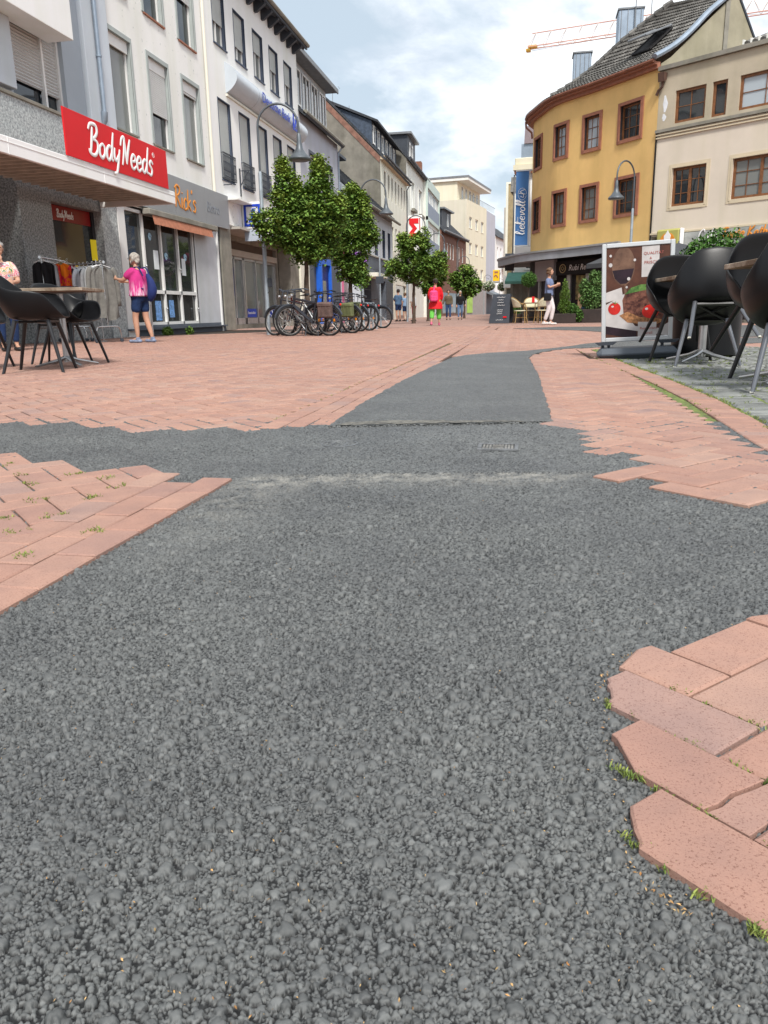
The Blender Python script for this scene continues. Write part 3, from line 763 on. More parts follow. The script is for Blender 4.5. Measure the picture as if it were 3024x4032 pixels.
def glass(name, col=(.018, .022, .026), rough=.03, spec=.9):
    m = bpy.data.materials.new(name); m.use_nodes = True; b = m.node_tree.nodes['Principled BSDF']
    n, l = m.node_tree.nodes, m.node_tree.links
    b.inputs['Base Color'].default_value = (*col, 1); b.inputs['Roughness'].default_value = rough; b.inputs['Specular IOR Level'].default_value = spec
    t = n.new('ShaderNodeTexCoord'); no = n.new('ShaderNodeTexNoise'); no.inputs['Scale'].default_value = 1.6; no.inputs['Detail'].default_value = 1; l.new(t.outputs['Object'], no.inputs['Vector'])
    bp = n.new('ShaderNodeBump'); bp.inputs['Strength'].default_value = .06; bp.inputs['Distance'].default_value = .05; l.new(no.outputs['Fac'], bp.inputs['Height']); l.new(bp.outputs[0], b.inputs['Normal'])
    MATS[name] = m; return m
M_GL = glass('window_glass'); M_GLS = glass('shop_glass', (.035, .04, .04), .04, .8); M_GLC = glass('curtained_glass', (.20, .21, .20), .12, .6); M_GLB = glass('sky_toned_curtain_glass', (.42, .48, .52), .12, .7)  # palest pane: sky reflection put into the base colour, over any curtain tone
def clear_glass(name, tint=(.75, .82, .80)):
    m = bpy.data.materials.new(name); m.use_nodes = True; n, l = m.node_tree.nodes, m.node_tree.links
    n.clear(); o_ = n.new('ShaderNodeOutputMaterial'); mx = n.new('ShaderNodeMixShader'); tr = n.new('ShaderNodeBsdfTransparent'); gl = n.new('ShaderNodeBsdfGlossy'); fr = n.new('ShaderNodeFresnel')
    fr.inputs['IOR'].default_value = 1.9; tr.inputs['Color'].default_value = (*tint, 1); gl.inputs['Roughness'].default_value = .02
    l.new(fr.outputs[0], mx.inputs[0]); l.new(tr.outputs[0], mx.inputs[1]); l.new(gl.outputs[0], mx.inputs[2]); l.new(mx.outputs[0], o_.inputs[0])
    MATS[name] = m; return m
M_CLR = clear_glass('clear_shop_glass')

def wall(name, m, x0, x1, z0, z1, ops=(), reveal=.22, y=0.0, parent=None, xf=None, rm=None, step=None):
    """facade sheet with openings and their reveals"""
    mb = MB(xf)
    xs = {x0, x1}; zs = {z0, z1}
    for a, b, c, d in ops: xs |= {a, b}; zs |= {c, d}
    if step:
        k = x0
        while k < x1: xs.add(round(k, 3)); k += step
    xs = sorted(v for v in xs if x0 - 1e-6 <= v <= x1 + 1e-6); zs = sorted(v for v in zs if z0 - 1e-6 <= v <= z1 + 1e-6)
    for i in range(len(xs) - 1):
        for j in range(len(zs) - 1):
            cx, cz = (xs[i] + xs[i + 1]) / 2, (zs[j] + zs[j + 1]) / 2
            if any(a < cx < b and c < cz < d for a, b, c, d in ops): continue
            mb.quad((xs[i], y, zs[j]), (xs[i + 1], y, zs[j]), (xs[i + 1], y, zs[j + 1]), (xs[i], y, zs[j + 1]))
    mb.mi = 1
    for a, b, c, d in ops:
        r = y + reveal
        mb.quad((a, y, c), (a, y, d), (a, r, d), (a, r, c)); mb.quad((b, y, d), (b, y, c), (b, r, c), (b, r, d))
        mb.quad((a, y, d), (b, y, d), (b, r, d), (a, r, d)); mb.quad((b, y, c), (a, y, c), (a, r, c), (b, r, c))
    return mb.build(name, [m, rm or m], parent)

def window(parent, x0, x1, z0, z1, fm=None, nx=1, nz=1, reveal=.22, shut=0.0, xf=None, pm=None, bar=.028, fw=.06, sill=None, surround=None, box=0, bars=None, name='window', sm=None, y=0.0):
    fm = fm or M_FR; pm = pm or M_GL; yr = y + reveal
    mb = MB(xf); t = .05
    mb.box(x0, x0 + fw, yr - t, yr, z0, z1); mb.box(x1 - fw, x1, yr - t, yr, z0, z1)
    mb.box(x0 + fw, x1 - fw, yr - t, yr, z0, z0 + fw); mb.box(x0 + fw, x1 - fw, yr - t, yr, z1 - fw, z1)
    for i in range(1, nx):
        x = x0 + (x1 - x0) * i / nx; w = fw * .55
        mb.box(x - w, x + w, yr - t - .004, yr - .004, z0 + fw, z1 - fw)
    for i in range(1, nz):
        z = z0 + (z1 - z0) * i / nz; mb.box(x0 + fw, x1 - fw, yr - t * .7, yr - .008, z - bar / 2, z + bar / 2)
    if bars:   # glazing bars inside each light
        bx, bz = bars
        for k in range(nx):
            a = x0 + (x1 - x0) * k / nx; b = x0 + (x1 - x0) * (k + 1) / nx
            for i in range(1, bx): x = a + (b - a) * i / bx; mb.box(x - .011, x + .011, yr - .035, yr - .012, z0 + fw, z1 - fw)
        for i in range(1, bz): z = z0 + (z1 - z0) * i / bz; mb.box(x0 + fw, x1 - fw, yr - .034, yr - .014, z - .011, z + .011)
    w = mb.build(name, fm, parent)
    g = MB(xf); g.quad((x0 + .01, yr - .010, z0 + .01), (x1 - .01, yr - .010, z0 + .01), (x1 - .01, yr - .010, z1 - .01), (x0 + .01, yr - .010, z1 - .01)); g.build('pane', pm, w)
    if shut:
        s = MB(xf); zb = z1 - (z1 - z0) * shut; k = zb; ys_ = yr - t - .03
        while k < z1 - .01:
            zt = min(k + .052, z1 - .002)
            s.add([(x0 + .02, ys_, k), (x1 - .02, ys_, k), (x1 - .02, ys_ - .012, k + .022), (x0 + .02, ys_ - .012, k + .022), (x1 - .02, ys_, zt), (x0 + .02, ys_, zt)], [(0, 1, 2, 3), (3, 2, 4, 5)]); k += .052
        s.build('roller_shutter', sm or M_SHUT, w)
    if box:
        s = MB(xf); s.box(x0 + .01, x1 - .01, yr - .1, yr - .052, z1 - box, z1 - .002); s.build('shutter_box', fm, w)
    if sill:
        s = MB(xf); s.box(x0 - .05, x1 + .05, y - .05, yr - t, z0 - .045, z0 - .002); s.build('sill', sill, w)
    if surround:
        m_, ww, pr = surround; s = MB(xf)
        s.box(x0 - ww, x0, y - pr, y + .02, z0 - ww, z1 + ww); s.box(x1, x1 + ww, y - pr, y + .02, z0 - ww, z1 + ww)
        s.box(x0, x1, y - pr, y + .02, z1, z1 + ww); s.box(x0, x1, y - pr - .012, y + .02, z0 - ww, z0)
        if ww > .1:
            q = ww * .35
            s.box(x0 - q, x0 + .002, y - pr - .014, y - pr + .01, z0 - q, z1 + q); s.box(x1 - .002, x1 + q, y - pr - .014, y - pr + .01, z0 - q, z1 + q); s.box(x0, x1, y - pr - .016, y - pr + .01, z1, z1 + q)
        s.build('surround', m_, w)
    return w

def roof_gable(parent, x0, x1, ze, zr, D, m, ov=.35, y0=0.0, th=.12, name='roof', rows=True):
    """gable roof, ridge parallel to the street"""
    mb = MB(); h = D / 2; k = (zr - ze) / h
    front = [(y0 - ov, ze - ov * k), (y0 + h, zr)]
    def slab(a, b):
        n = Vector((-(b[1] - a[1]), b[0] - a[0])).normalized() * th
        if n.y < 0: n = -n
        mb.prism([a, b, (b[0] + n.x, b[1] + n.y), (a[0] + n.x, a[1] + n.y)], 'x', x0, x1)
    slab(front[0], front[1]); slab((y0 + h, zr), (y0 + D + ov, ze - ov * k))
    if rows:
        L = math.hypot(front[1][0] - front[0][0], front[1][1] - front[0][1]); n = int(L / .28)
        d = ((front[1][0] - front[0][0]) / L, (front[1][1] - front[0][1]) / L); nr = (-d[1], d[0])
        for i in range(n):
            a = (front[0][0] + d[0] * i * .28 + nr[0] * th, front[0][1] + d[1] * i * .28 + nr[1] * th)
            b = (a[0] + d[0] * .28, a[1] + d[1] * .28)
            mb.prism([a, b, (a[0] + nr[0] * .022, a[1] + nr[1] * .022)], 'x', x0 + .01, x1 - .01)
    return mb.build(name, m, parent)
def body(parent, x0, x1, D, ze, zr, m, y0=.3, name='side_wall', z0=0):
    mb = MB()
    P = [(y0, z0), (y0 + D - .3, z0), (y0 + D - .3, ze)] + ([(D / 2, zr)] if zr > ze else []) + [(0.01, ze), (0.01, ze - .02), (y0, ze - .02)]
    mb.prism([(y0 * 0 + .012, z0), (D, z0), (D, ze)] + ([(D / 2, zr)] if zr > ze else []) + [(.012, ze)], 'x', x0, x0 + .012)
    mb.prism([(y0 * 0 + .012, z0), (D, z0), (D, ze)] + ([(D / 2, zr)] if zr > ze else []) + [(.012, ze)], 'x', x1 - .012, x1)
    mb.quad((x1, D, z0), (x0, D, z0), (x0, D, ze), (x1, D, ze))
    if zr <= ze: mb.quad((x0, 0, ze), (x1, 0, ze), (x1, D, ze), (x0, D, ze))
    return mb.build(name, m, parent)
def gutter(parent, x0, x1, y, z, m=None, r=.07, xf=None, name='gutter'):
    mb = MB(xf); mb.tube([(x0 + (x1 - x0) * i / 8, y, z) for i in range(9)], r, 8); return mb.build(name, m or M_GUT, parent, smooth=True)
def pipe(parent, pts, r=.05, m=None, name='downpipe', n=8):
    mb = MB(); mb.tube(pts, r, n); return mb.build(name, m or M_GUT, parent, smooth=True)
def left_house(name, Y0, label, X=-10.5, cat='building'):
    return empty(name, (X, Y0, 0), PI / 2, label, cat)

# ================================================================== LEFT SIDE
# ---- lingerie shop building (blue grey render, granite shopfront)
h = left_house('shop_building', 9.0, 'blue grey rendered building with granite shopfront and deep white canopy at the left edge')
L = lambda Y: Y - 9.0
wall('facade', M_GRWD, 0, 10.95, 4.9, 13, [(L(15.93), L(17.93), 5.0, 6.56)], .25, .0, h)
body(h, 0, 10.95, 9, 13, 13, M_GRW, z0=4.9)
w = window(h, L(15.93), L(17.93), 5.0, 6.56, M_FR, 1, 1, .25, pm=M_GL)
for q in (17.24, 15.93, 17.86): s = MB(); s.box(L(q), L(q) + .07, .10, .2, 5.0, 6.56); s.build('post', M_FR, w)
for a, b, zb in ((16.0, 17.24, 5.38), (17.31, 17.86, 5.36)):
    s = MB(); k = zb; a, b = L(a), L(b)
    while k < 6.5:
        s.add([(a, .17, k), (b, .17, k), (b, .135, k + .03), (a, .135, k + .03), (b, .17, k + .066), (a, .17, k + .066)], [(0, 1, 2, 3), (3, 2, 4, 5)]); k += .068
    s.build('roller_shutter', M_SHUT, w)
mb = MB(); mb.box(0, L(17.43), -.6, .02, 6.38, 13, .01); mb.build('bay', M_WH, h)
mb = MB(); mb.box(0, L(15.86), -.14, .01, 5.06, 6.375, .01); mb.box(L(18.75), 10.94, -.12, .01, 4.3, 13, .01); mb.box(L(17.5), 10.94, -.06, -.001, 3.5, 4.9); mb.build('pilaster', M_GRW, h)
mb = MB(); mb.box(0, L(18.74), -.2, .0, 3.5, 4.86); mb.build('parapet', M_GRAL, h)
mb = MB(); mb.box(0, L(17.9), -.24, .02, 4.86, 4.93, .01); mb.build('sill', M_CONB, h)
mb = MB(); mb.tube([(L(19.25), -.18, 13), (L(19.25), -.18, 5.35)], .052, 10); mb.tube([(L(19.25), -.18, 6.6), (L(19.25), -.18, 6.64)], .07, 10); mb.tube([(L(19.25), -.18, 5.4), (L(19.25), -.15, 5.2), (L(19.25), -.08, 5.0)], [.085, .085, .03], 10)
mb.build('downpipe', M_ZN, h, smooth=True)
# ground floor
mb = MB(); mb.box(L(15.62), L(16.8), .0, .9, 0, 3.5, .012); mb.build('pillar', M_GRAN, h)
mb = MB(); mb.box(L(18.9), L(19.66), -.02, .6, 0, 3.5, .012); mb.build('pillar', M_GRAL, h)
mb = MB(); mb.box(L(16.8), L(18.9), .02, .6, 0, .55, .01); mb.box(0, L(15.62), .92, 1.1, 2.95, 3.5); mb.box(L(16.8), L(18.9), .02, .6, 3.06, 3.5, .01); mb.build('stone_panel', M_GRAN, h)
mb = MB(); mb.box(L(16.8), L(16.86), .2, .3, .55, 3.06); mb.box(L(18.78), L(18.9), .2, .3, .55, 3.06); mb.box(L(16.86), L(18.78), .2, .3, .55, .62); f = mb.build('shop_window', M_FRD, h)
mb = MB(); mb.quad((L(16.8), .26, .55), (L(18.9), .26, .55), (L(18.9), .26, 3.06), (L(16.8), .26, 3.06)); mb.build('pane', M_GLS, f)
M_RSIGN = mat('red_sign', (.66, .008, .014), .55, .05, 1); M_DRED = mat('deep_red_film', (.26, .012, .012), .3, .15, 1); M_WLET = mat('white_letter', (.85, .85, .84), .5, .02, 2)
mb = MB(); mb.box(L(16.87), L(18.77), .235, .255, 2.72, 3.05); s = mb.build('window_band', M_DRED, f)
b_, wd = brush('BodyNeeds', .165, .014); s2 = b_.build('lettering', M_WLET, f, smooth=True); s2.location = (L(17.32), .228, 2.80)
mb = MB(); mb.quad((0, 1.3, 0), (L(15.62), 1.3, 0), (L(15.62), 1.3, 2.5), (0, 1.3, 2.5)); e = mb.build('entrance_glass', M_GLS, h)
mb = MB(); mb.box(0, L(15.6), 1.1, 1.3, 2.45, 2.55); mb.box(0, L(15.6), 1.1, 1.3, 2.85, 2.96); mb.box(L(15.54), L(15.61), 1.1, 1.3, 0, 2.9); mb.build('frame', M_FR, h)
mb = MB(); mb.box(0, L(15.53), 1.15, 1.3, 2.551, 2.849); mb.build('window_band', M_DRED, h)
mb = MB(); mb.box(L(14.2), L(14.9), 1.26, 1.29, 1.95, 2.35); mb.build('notice', mat('yellow_notice', (.75, .50, .02), .6, .1, 4), h)
mb = MB(); mb.box(L(17.83), L(17.93), .19, .2, 1.25, 1.75); mb.build('notice', MATS['yellow_notice'], h)
# canopy with white fascia and slatted underside
c_ = empty('shop_canopy', (-10.5, 9, 0), PI / 2, 'long white canopy with slatted underside above the granite shopfront', 'canopy')
mb = MB(); mb.box(0, L(18.9), -2.0, -1.93, 3.16, 3.44, .01); mb.box(0, L(18.9), -2.008, -1.99, 3.345, 3.352); mb.box(L(18.84), L(18.9), -1.93, -.03, 3.16, 3.44, .01)
for k in (12.55, 15.6): mb.box(L(k), L(k) + .012, -2.006, -1.99, 3.16, 3.44)
mb.build('fascia', M_WH, c_)
mb = MB(); mb.box(0, L(18.83), -1.925, -.21, 3.36, 3.40); mb.build('deck', mat('canopy_deck', (.34, .30, .25), .9, .2, 3), c_)
mb = MB(); k = .2
while k < L(18.8): mb.box(k, k + .055, -1.92, -.21, 3.24, 3.355); k += .30
mb.build('slat', mat('slat_cream', (.55, .50, .43), .8, .15, 4), c_)
sg = empty('shop_sign', (-8.47, 14.26, 3.45), PI / 2, 'red shop sign reading BodyNeeds in white brush letters standing on the canopy', 'sign')
mb = MB(); mb.box(0, 4.25, 0, .03, 0, .83, .004); mb.build('board', M_RSIGN, sg)
b_, wd = brush('BodyNeeds', .56, .033, .16); t_ = b_.build('lettering', M_WLET, sg, smooth=True); t_.location = (.74, -.008, .17); t_.scale = (2.75 / wd, 1, 1.0)
mb = MB(); mb.tube([(3.56 + .05 * math.cos(q * .5), -.006, .62 + .05 * math.sin(q * .5)) for q in range(13)], .005, 6); mb.build('ring', M_WLET, sg); text_mesh('R', .065, 'letter', M_WLET, sg, (3.54, -.003, .60))

# ---- white house with the bistro
h = left_house('white_house', 19.95, 'white rendered house with grey green window reveals above the grey bistro fascia')
L = lambda Y: Y - 19.95
ops = []; W2 = []
for z0, z1 in ((5.25, 7.5), (8.55, 10.8), (11.9, 13.5)):
    for i, Y in enumerate((20.03, 22.25, 24.48)): ops.append((L(Y), L(Y) + 1.22, z0, z1)); W2.append((i, z0))
wall('facade', M_WH2, 0, 6.45, 3.4, 14.5, ops, .16, 0, h, rm=M_REV)
body(h, 0, 6.45, 9, 14.5, 14.5, M_WH2, z0=0)
for (i, z0), (a, b, c, d) in zip(W2, ops):
    sh = {(0, 5.25): .12, (1, 5.25): .62, (2, 5.25): .16}.get((i, z0), .3 if i == 1 else .45)
    w = window(h, a + .02, b - .02, c, d, M_FR, 1, 1, .16, shut=sh, sill=M_RED if z0 > 6 else M_CONB, pm=M_GLC if sh < .3 else M_GL, box=.28)
    s = MB()
    for q in ((a - .11, a, c - .0, d + .11), (b, b + .07, c - .0, d + .11)): s.box(q[0], q[1], -.03, .01, q[2], q[3])
    s.box(a, b, -.03, .01, d, d + .11); s.build('surround', M_REV, w)
# bistro ground floor
fx = [20.05, 21.08, 22.15, 23.28, 24.4]
mb = MB()
mb.box(L(19.68), L(20.05), -.03, .3, .0, 3.45, .006)
for Y in fx: mb.box(L(Y), L(Y) + .08, .02, .12, .30, 3.35)
mb.box(L(20.13), L(24.4), .02, .12, 1.17, 1.27); mb.box(L(20.13), L(24.4), .02, .12, .29, .38); mb.box(L(20.13), L(24.4), .02, .12, 3.27, 3.35)
f = mb.build('shop_window', M_FR, h)
mb = MB(); mb.quad((L(20.05), .09, .3), (L(24.45), .09, .3), (L(24.45), .09, 3.35), (L(20.05), .09, 3.35)); mb.build('pane', M_GLS, f)
for Y, z in ((21.03, 1.9), (22.1, .75), (23.26, 1.9), (24.36, .75)): s = MB(); s.ball((L(Y) + .02, -.02, z), .035, 8, 6); s.tube([(L(Y) + .02, -.02, z), (L(Y) + .02, -.03, z - .09)], .012, 6); s.build('handle', M_ALU, f, smooth=True)
M_PAP = mat('paper_notice', (.72, .76, .78), .8, .04, 5); M_PBL = mat('blue_flyer', (.16, .32, .62), .7, .4, 20)
for Y, z, w_, hh_, m_ in ((21.75, 1.85, .28, .52, M_PAP), (23.6, 1.75, .26, .5, M_PAP), (21.6, .42, .34, .55, M_PBL), (22.5, .5, .3, .5, M_PBL)): s = MB(); s.box(L(Y), L(Y) + w_, .072, .085, z, z + hh_); s.build('notice', m_, f)
for Y, z in ((21.6, 2.72), (22.55, 2.25), (23.9, 2.3)):
    s = MB(); s.tube([(L(Y) + .06 * math.cos(q) * (1 + .3 * math.sin(3 * q)), .078, z + .06 * math.sin(q)) for q in [i * .5 for i in range(13)]], .045, 6, flat=((0, 1, 0), .1)); s.build('sticker', mat('flower_sticker', (.35, .55, .70), .6, .3, 20), f)
wall('side_panel', mat('scuffed_panel', (.56, .57, .60), .8, .05, 2, streak=.12), L(24.5), L(26.4), .3, 3.45, [], .1, .0, h)
mb = MB(); mb.box(L(26.32), L(26.42), -.05, .05, 0, 3.45, .01); mb.build('post', M_FR, h)
mb = MB(); mb.box(L(19.66), L(26.7), -.02, .28, 0, .17); mb.box(L(19.66), L(26.6), -.12, .28, .17, .215); mb.box(L(19.66), L(26.6), .0, .28, .22, .3); mb.build('plinth', M_DG, h)
mb = MB(); mb.box(L(26.42), L(26.68), .02, .2, 0, 3.45); mb.build('dark_strip', M_DK, h)
mb = MB(); mb.box(L(21.0), L(25.9), -.28, -.05, 3.24, 3.40, .02); a_ = mb.build('awning_case', M_CONB, h)
mb = MB()
for i in range(36):
    x = L(21.2) + i * .117; mb.quad((x, -.30 - .008 * (i % 2), 3.0), (x + .117, -.30 - .008 * ((i + 1) % 2), 3.0), (x + .117, -.25, 3.24), (x, -.25, 3.24))
mb.build('valance', mat('orange_brown_cloth', (.42, .17, .10), .9, .15, 8), a_)
pipe(h, [(6.4, -.07, 14.4), (6.4, -.07, 4.4)], .05, M_CRM)
sg = empty('bistro_sign', (-10.38, 18.96, 3.44), PI / 2, "grey fascia sign with Rick's in orange brush letters and Bistro in grey", 'sign')
mb = MB(); mb.box(0, 8.45, 0, .12, 0, 1.10, .005)
for x in (4.1, 6.4): mb.box(x, x + .012, -.004, .01, 0, 1.10)
mb.build('board', mat('grey_fascia', (.30, .31, .32), .45, .06, .7, metal=.2), sg)
b_, wd = brush("Rick's", .62, .034, .08); t_ = b_.build('lettering', mat('orange_letter', (.72, .27, .04), .5, .1, 6), sg, smooth=True); t_.location = (4.05, -.01, .24); t_.scale = (1.15, 1, 1)
text_mesh('Bistro', .46, 'lettering', mat('grey_letter', (.20, .22, .25), .5, .1, 6), sg, (6.5, -.004, .38), shear=0, sx=.95)

# ---- bank
h = left_house('bank_building', 26.4, 'tall white bank building with slate blue window reveals and dark eaves')
L = lambda Y: Y - 26.4
WY = [27.35, 29.36, 31.38, 33.32, 35.3]; ops = []
for z0, z1 in ((9.35, 10.95), (5.1, 7.65)):
    for Y in WY: ops.append((L(Y), L(Y) + 1.1, z0, z1))
wall('facade', M_WH, 0, 10.9, 3.6, 12.1, ops, .17, 0, h, rm=M_REVD)
body(h, 0, 10.9, 10, 12.1, 15.5, M_WH)
mt = mat('shutter_pale', (.50, .53, .52), .6, .04, 4)
for i, (a, b, c, d) in enumerate(ops):
    w = window(h, a, b, c, d, M_FR, 2 if c > 8 else 1, 1, .17, shut=[.55, .68, .42, .48, .5, .97, .97, .97, .97, .97][i], sill=M_REVD, sm=mt, pm=M_GLC)
    s = MB()
    for q in ((a - .03, a, c, d + .03), (b, b + .03, c, d + .03)): s.box(q[0], q[1], -.012, .02, q[2], q[3])
    s.box(a, b, -.012, .02, d, d + .03); s.build('edge_trim', M_REVD, w)
    if c < 8:
        s = MB()
        for z in (5.12, 5.2, 5.86, 5.94): s.box(a - .05, b + .05, -.1, -.075, z, z + .02)
        for k in range(12):
            x = a - .04 + (b - a + .08) * k / 11; s.box(x - .009, x + .009, -.097, -.078, 5.12, 5.96)
            if k < 11:
                xc = x + (b - a + .08) / 22; s.tube([(xc + .03 * math.cos(q), -.088, 5.53 + .16 * math.sin(q)) for q in [PI * 2 * u / 8 for u in range(9)]], .006, 4)
        for x in (a - .04, b + .02): s.box(x, x + .02, -.1, .0, 5.13, 5.15); s.box(x, x + .02, -.1, .0, 5.93, 5.95)
        s.build('railing', M_DK, w)
mb = MB(); mb.box(-.1, 11.0, -.5, .05, 12.0, 12.1); mb.box(-.1, 11.0, -.52, -.44, 11.93, 12.02)
k = .3
while k < 10.8: mb.prism([(0, 11.62), (-.1, 11.62), (-.45, 11.86), (-.45, 12.0), (0, 12.0)], 'x', k, k + .16); k += .83
mb.build('eaves', M_DK, h)
gutter(h, -.1, 11.0, -.56, 12.08, M_CONB, .08); roof_gable(h, -.05, 10.95, 12.15, 15.6, 10, M_SLATE, .35)
mb = MB(); mb.box(1.0, 1.03, -.3, -.0, 4.9, 4.93); mb.tube([(2.65, -.02, 5.1), (2.65, -.35, 5.6)], .02, 5); mb.box(2.62, 2.68, -.04, .0, 4.75, 5.7); mb.tube([(2.65, -.02, 5.62), (2.65, -.5, 5.62)], .015, 5); mb.build('flag_bracket', M_DK, h)
# ground floor recess
wall('shop_wall', M_CONB, 0, 10.9, 0, 3.6, [(L(28.9), L(35.1), .18, 3.3)], .2, .7, h, rm=M_CONB)
mb = MB(); mb.box(0, 10.9, -.0, .7, 3.5, 3.6); mb.build('soffit', M_CON, h)
mb = MB(); mb.box(L(26.72), L(27.72), -.02, .72, 0, 3.5, .02); mb.build('pilaster', M_CONB, h)
mb = MB(); mb.box(L(35.3), 10.9, .1, .68, 0, 3.5, .02); mb.build('pilaster', M_CONB, h)
mb = MB(); mb.box(L(36.6), 10.9, .0, .098, 0, 3.5); mb.build('post', M_CRM, h)
mb = MB(); x0, x1 = L(28.9), L(35.1)
for Y in (28.9, 29.9, 30.85, 30.99, 32.4, 33.5, 35.0): mb.box(L(Y), L(Y) + .1, .76, .86, .18, 2.9)
mb.box(x0 + .1, x1 - .1, .76, .86, .18, .42); mb.box(x0 + .1, x1 - .1, .76, .86, 2.65, 2.75); f = mb.build('glazed_front', M_ALU, h)
mb = MB(); mb.box(x0, x1, .66, .9, 2.75, 2.98); mb.build('lintel_band', M_CON, f)
mb = MB(); mb.quad((x0, .83, .2), (x1, .83, .2), (x1, .83, 2.7), (x0, .83, 2.7)); mb.build('pane', glass('bank_glass', (.16, .185, .175), .05, .8), f)
mb = MB(); mb.quad((x0, .85, 2.98), (x1, .85, 2.98), (x1, .85, 3.32), (x0, .85, 3.32)); mb.build('transom_panel', mat('brown_transom', (.10, .065, .045), .6, .1, 2), f)
M_NAVY = mat('navy_blue', (.012, .022, .20), .4, .1, 2)
mb = MB(); mb.box(L(29.28), L(29.72), .72, .755, 1.25, 2.3, .02); p_ = mb.build('night_safe_panel', M_NAVY, f); mb = MB(); mb.box(L(29.44), L(29.56), .705, .719, 1.4, 1.85); mb.build('slot', M_WLET, p_)
M_BBL = mat('bank_blue', (.015, .06, .50), .4, .05, 2)
mb = MB(); mb.box(L(31.15), L(32.35), .80, .82, .44, .78); p_ = mb.build('blue_strip', M_BBL, f); text_mesh('Deutsche Bank', .15, 'lettering', M_WLET, p_, (L(31.3), .797, .57), sx=.95)
mb = MB(); mb.box(L(33.65), L(34.95), .80, .82, .44, .78); mb.build('blue_strip', M_BBL, f)
mb = MB(); mb.box(L(31.1), L(31.25), .80, .815, .5, 2.3); mb.build('opening_hours', mat('pale_strip', (.5, .5, .42), .7, .2, 12), f)
mb = MB()
for i in range(3): mb.box(L(27.45) + i * .52, L(27.45) + i * .52 + .50, -.06, .0, 3.62, 4.42, .01)
mb.box(L(27.4), L(29.1), -.5, .0, 4.42, 4.47); mb.build('white_cladding', M_WH2, h)
mb = MB(); mb.box(L(27.8), L(35.3), -.35, .0, 3.5, 3.58); mb.build('canopy_slab', M_CON, h)
# long curved bank sign
sg = empty('bank_sign', (-10.5, 28.2, 8.0), PI / 2, 'long bulging pale grey sign reading Deutsche Bank between the upper window rows', 'sign')
mb = MB(); prof = [(0, 0)] + [(-.42 * math.sin(PI * t / 10) ** .8 - .02, .97 * t / 10) for t in range(11)] + [(0, .97)]
mb.prism(prof, 'x', 0, 9.0); mb.build('housing', mat('pale_sign_metal', (.52, .57, .62), .38, .04, 1), sg, smooth=True)
mb = MB()
for x in (2.35, 7.9): mb.prism([(a - .003 if a < 0 else a, b) for a, b in prof], 'x', x, x + .015)
mb.build('joint', M_GUT, sg)
text_mesh('Deutsche Bank', .50, 'lettering', mat('bank_letter_blue', (.03, .06, .42), .5, .05, 2), sg, (2.6, -.465, .30), sx=1.18, bold=.006)
mb = MB(); bx = 6.65
mb.box(bx, bx + .08, -.47, -.435, .16, .80); mb.box(bx + .62, bx + .70, -.47, -.435, .16, .80); mb.box(bx + .08, bx + .62, -.47, -.435, .16, .24); mb.box(bx + .08, bx + .62, -.47, -.435, .72, .80)
mb.prism([(bx + .16, .28), (bx + .30, .28), (bx + .54, .68), (bx + .40, .68)], 'y', -.47, -.435); mb.build('emblem', MATS['bank_letter_blue'], sg)
mb = MB(); mb.box(-.02, 9.02, -.06, .0, -.10, -.03); mb.build('bracket_rail', M_CRM, sg)
# projecting emblem sign
sg = empty('emblem_sign', (-10.42, 28.95, 3.42), 0, 'small projecting white sign with a blue square and slash emblem beside the tree', 'sign')
mb = MB(); mb.box(0, .78, -.1, .1, .18, 1.1, .01); mb.build('box', M_WH, sg)
mb = MB(); mb.box(.06, .78, -.115, -.1, -.25, .15); mb.build('lower_panel', mat('pale_blue_panel', (.45, .5, .58), .5, .05, 1), sg)
mb = MB(); 
for q in ((.08, .16, .26, 1.02), (.62, .70, .26, 1.02), (.16, .62, .26, .34), (.16, .62, .94, 1.02)): mb.box(q[0], q[1], -.125, -.1, q[2], q[3])
mb.prism([(.24, .40), (.38, .40), (.54, .88), (.40, .88)], 'y', -.125, -.1); mb.build('emblem', M_BBL, sg)

# ---- lilac grey house with the long dormer
h = left_house('grey_house', 37.3, 'lilac grey rendered house with a long roof dormer beyond the bank')
L = lambda Y: Y - 37.3
ops = [(L(38.95), L(40.7), 5.85, 8.0), (L(42.1), L(43.4), 5.85, 7.95), (L(38.2), L(38.9), 0.1, .11)]
wall('facade', M_LIL, 0, 7.6, 4.3, 9.45, ops[:2], .16, 0, h, rm=M_DG)
body(h, 0, 7.6, 9, 9.45, 13.3, M_LIL)
for a, b, c, d in ops[:2]: window(h, a, b, c, d, M_FR, 2, 1, .16, surround=(M_DG, .14, .02), fw=.07)
roof_gable(h, 0, 7.6, 9.5, 13.3, 9, M_SLATE, .3); gutter(h, 0, 7.7, -.32, 9.42, M_CONB, .1)
d_ = MB(); d_.box(.9, 7.5, .55, 3.2, 9.9, 12.05); d_ = d_.build('dormer', M_GRW, h)
for i in range(4):
    a = 1.15 + i * 1.6; window(d_, a, a + 1.2, 10.15, 11.75, M_FR, 2, 1, .03, y=.50, fw=.07)
mb = MB(); mb.box(.2, 7.75, -.05, 4, 12.06, 12.2); mb.box(.2, 7.75, -.12, -.04, 12.0, 12.24, .02); mb.build('dormer_roof', M_GUT, d_)
pipe(h, [(7.5, -.28, 9.3), (7.5, -.06, 9.0), (7.5, -.06, 4.4)], .045, M_ZN)
mb = MB(); mb.box(0, .0 + .7, -.02, .3, 0, 4.3); mb.build('pilaster', M_CRM, h)
mb = MB(); mb.box(.7, 7.6, .25, .4, 0, 4.3); mb.box(.7, 7.6, -.01, .25, 3.3, 4.3); mb.box(.7, 1.6, .0, .3, 0, 3.3); mb.box(5.2, 7.3, .0, .3, 0, 3.3); mb.build('shopfront', M_DG, h)
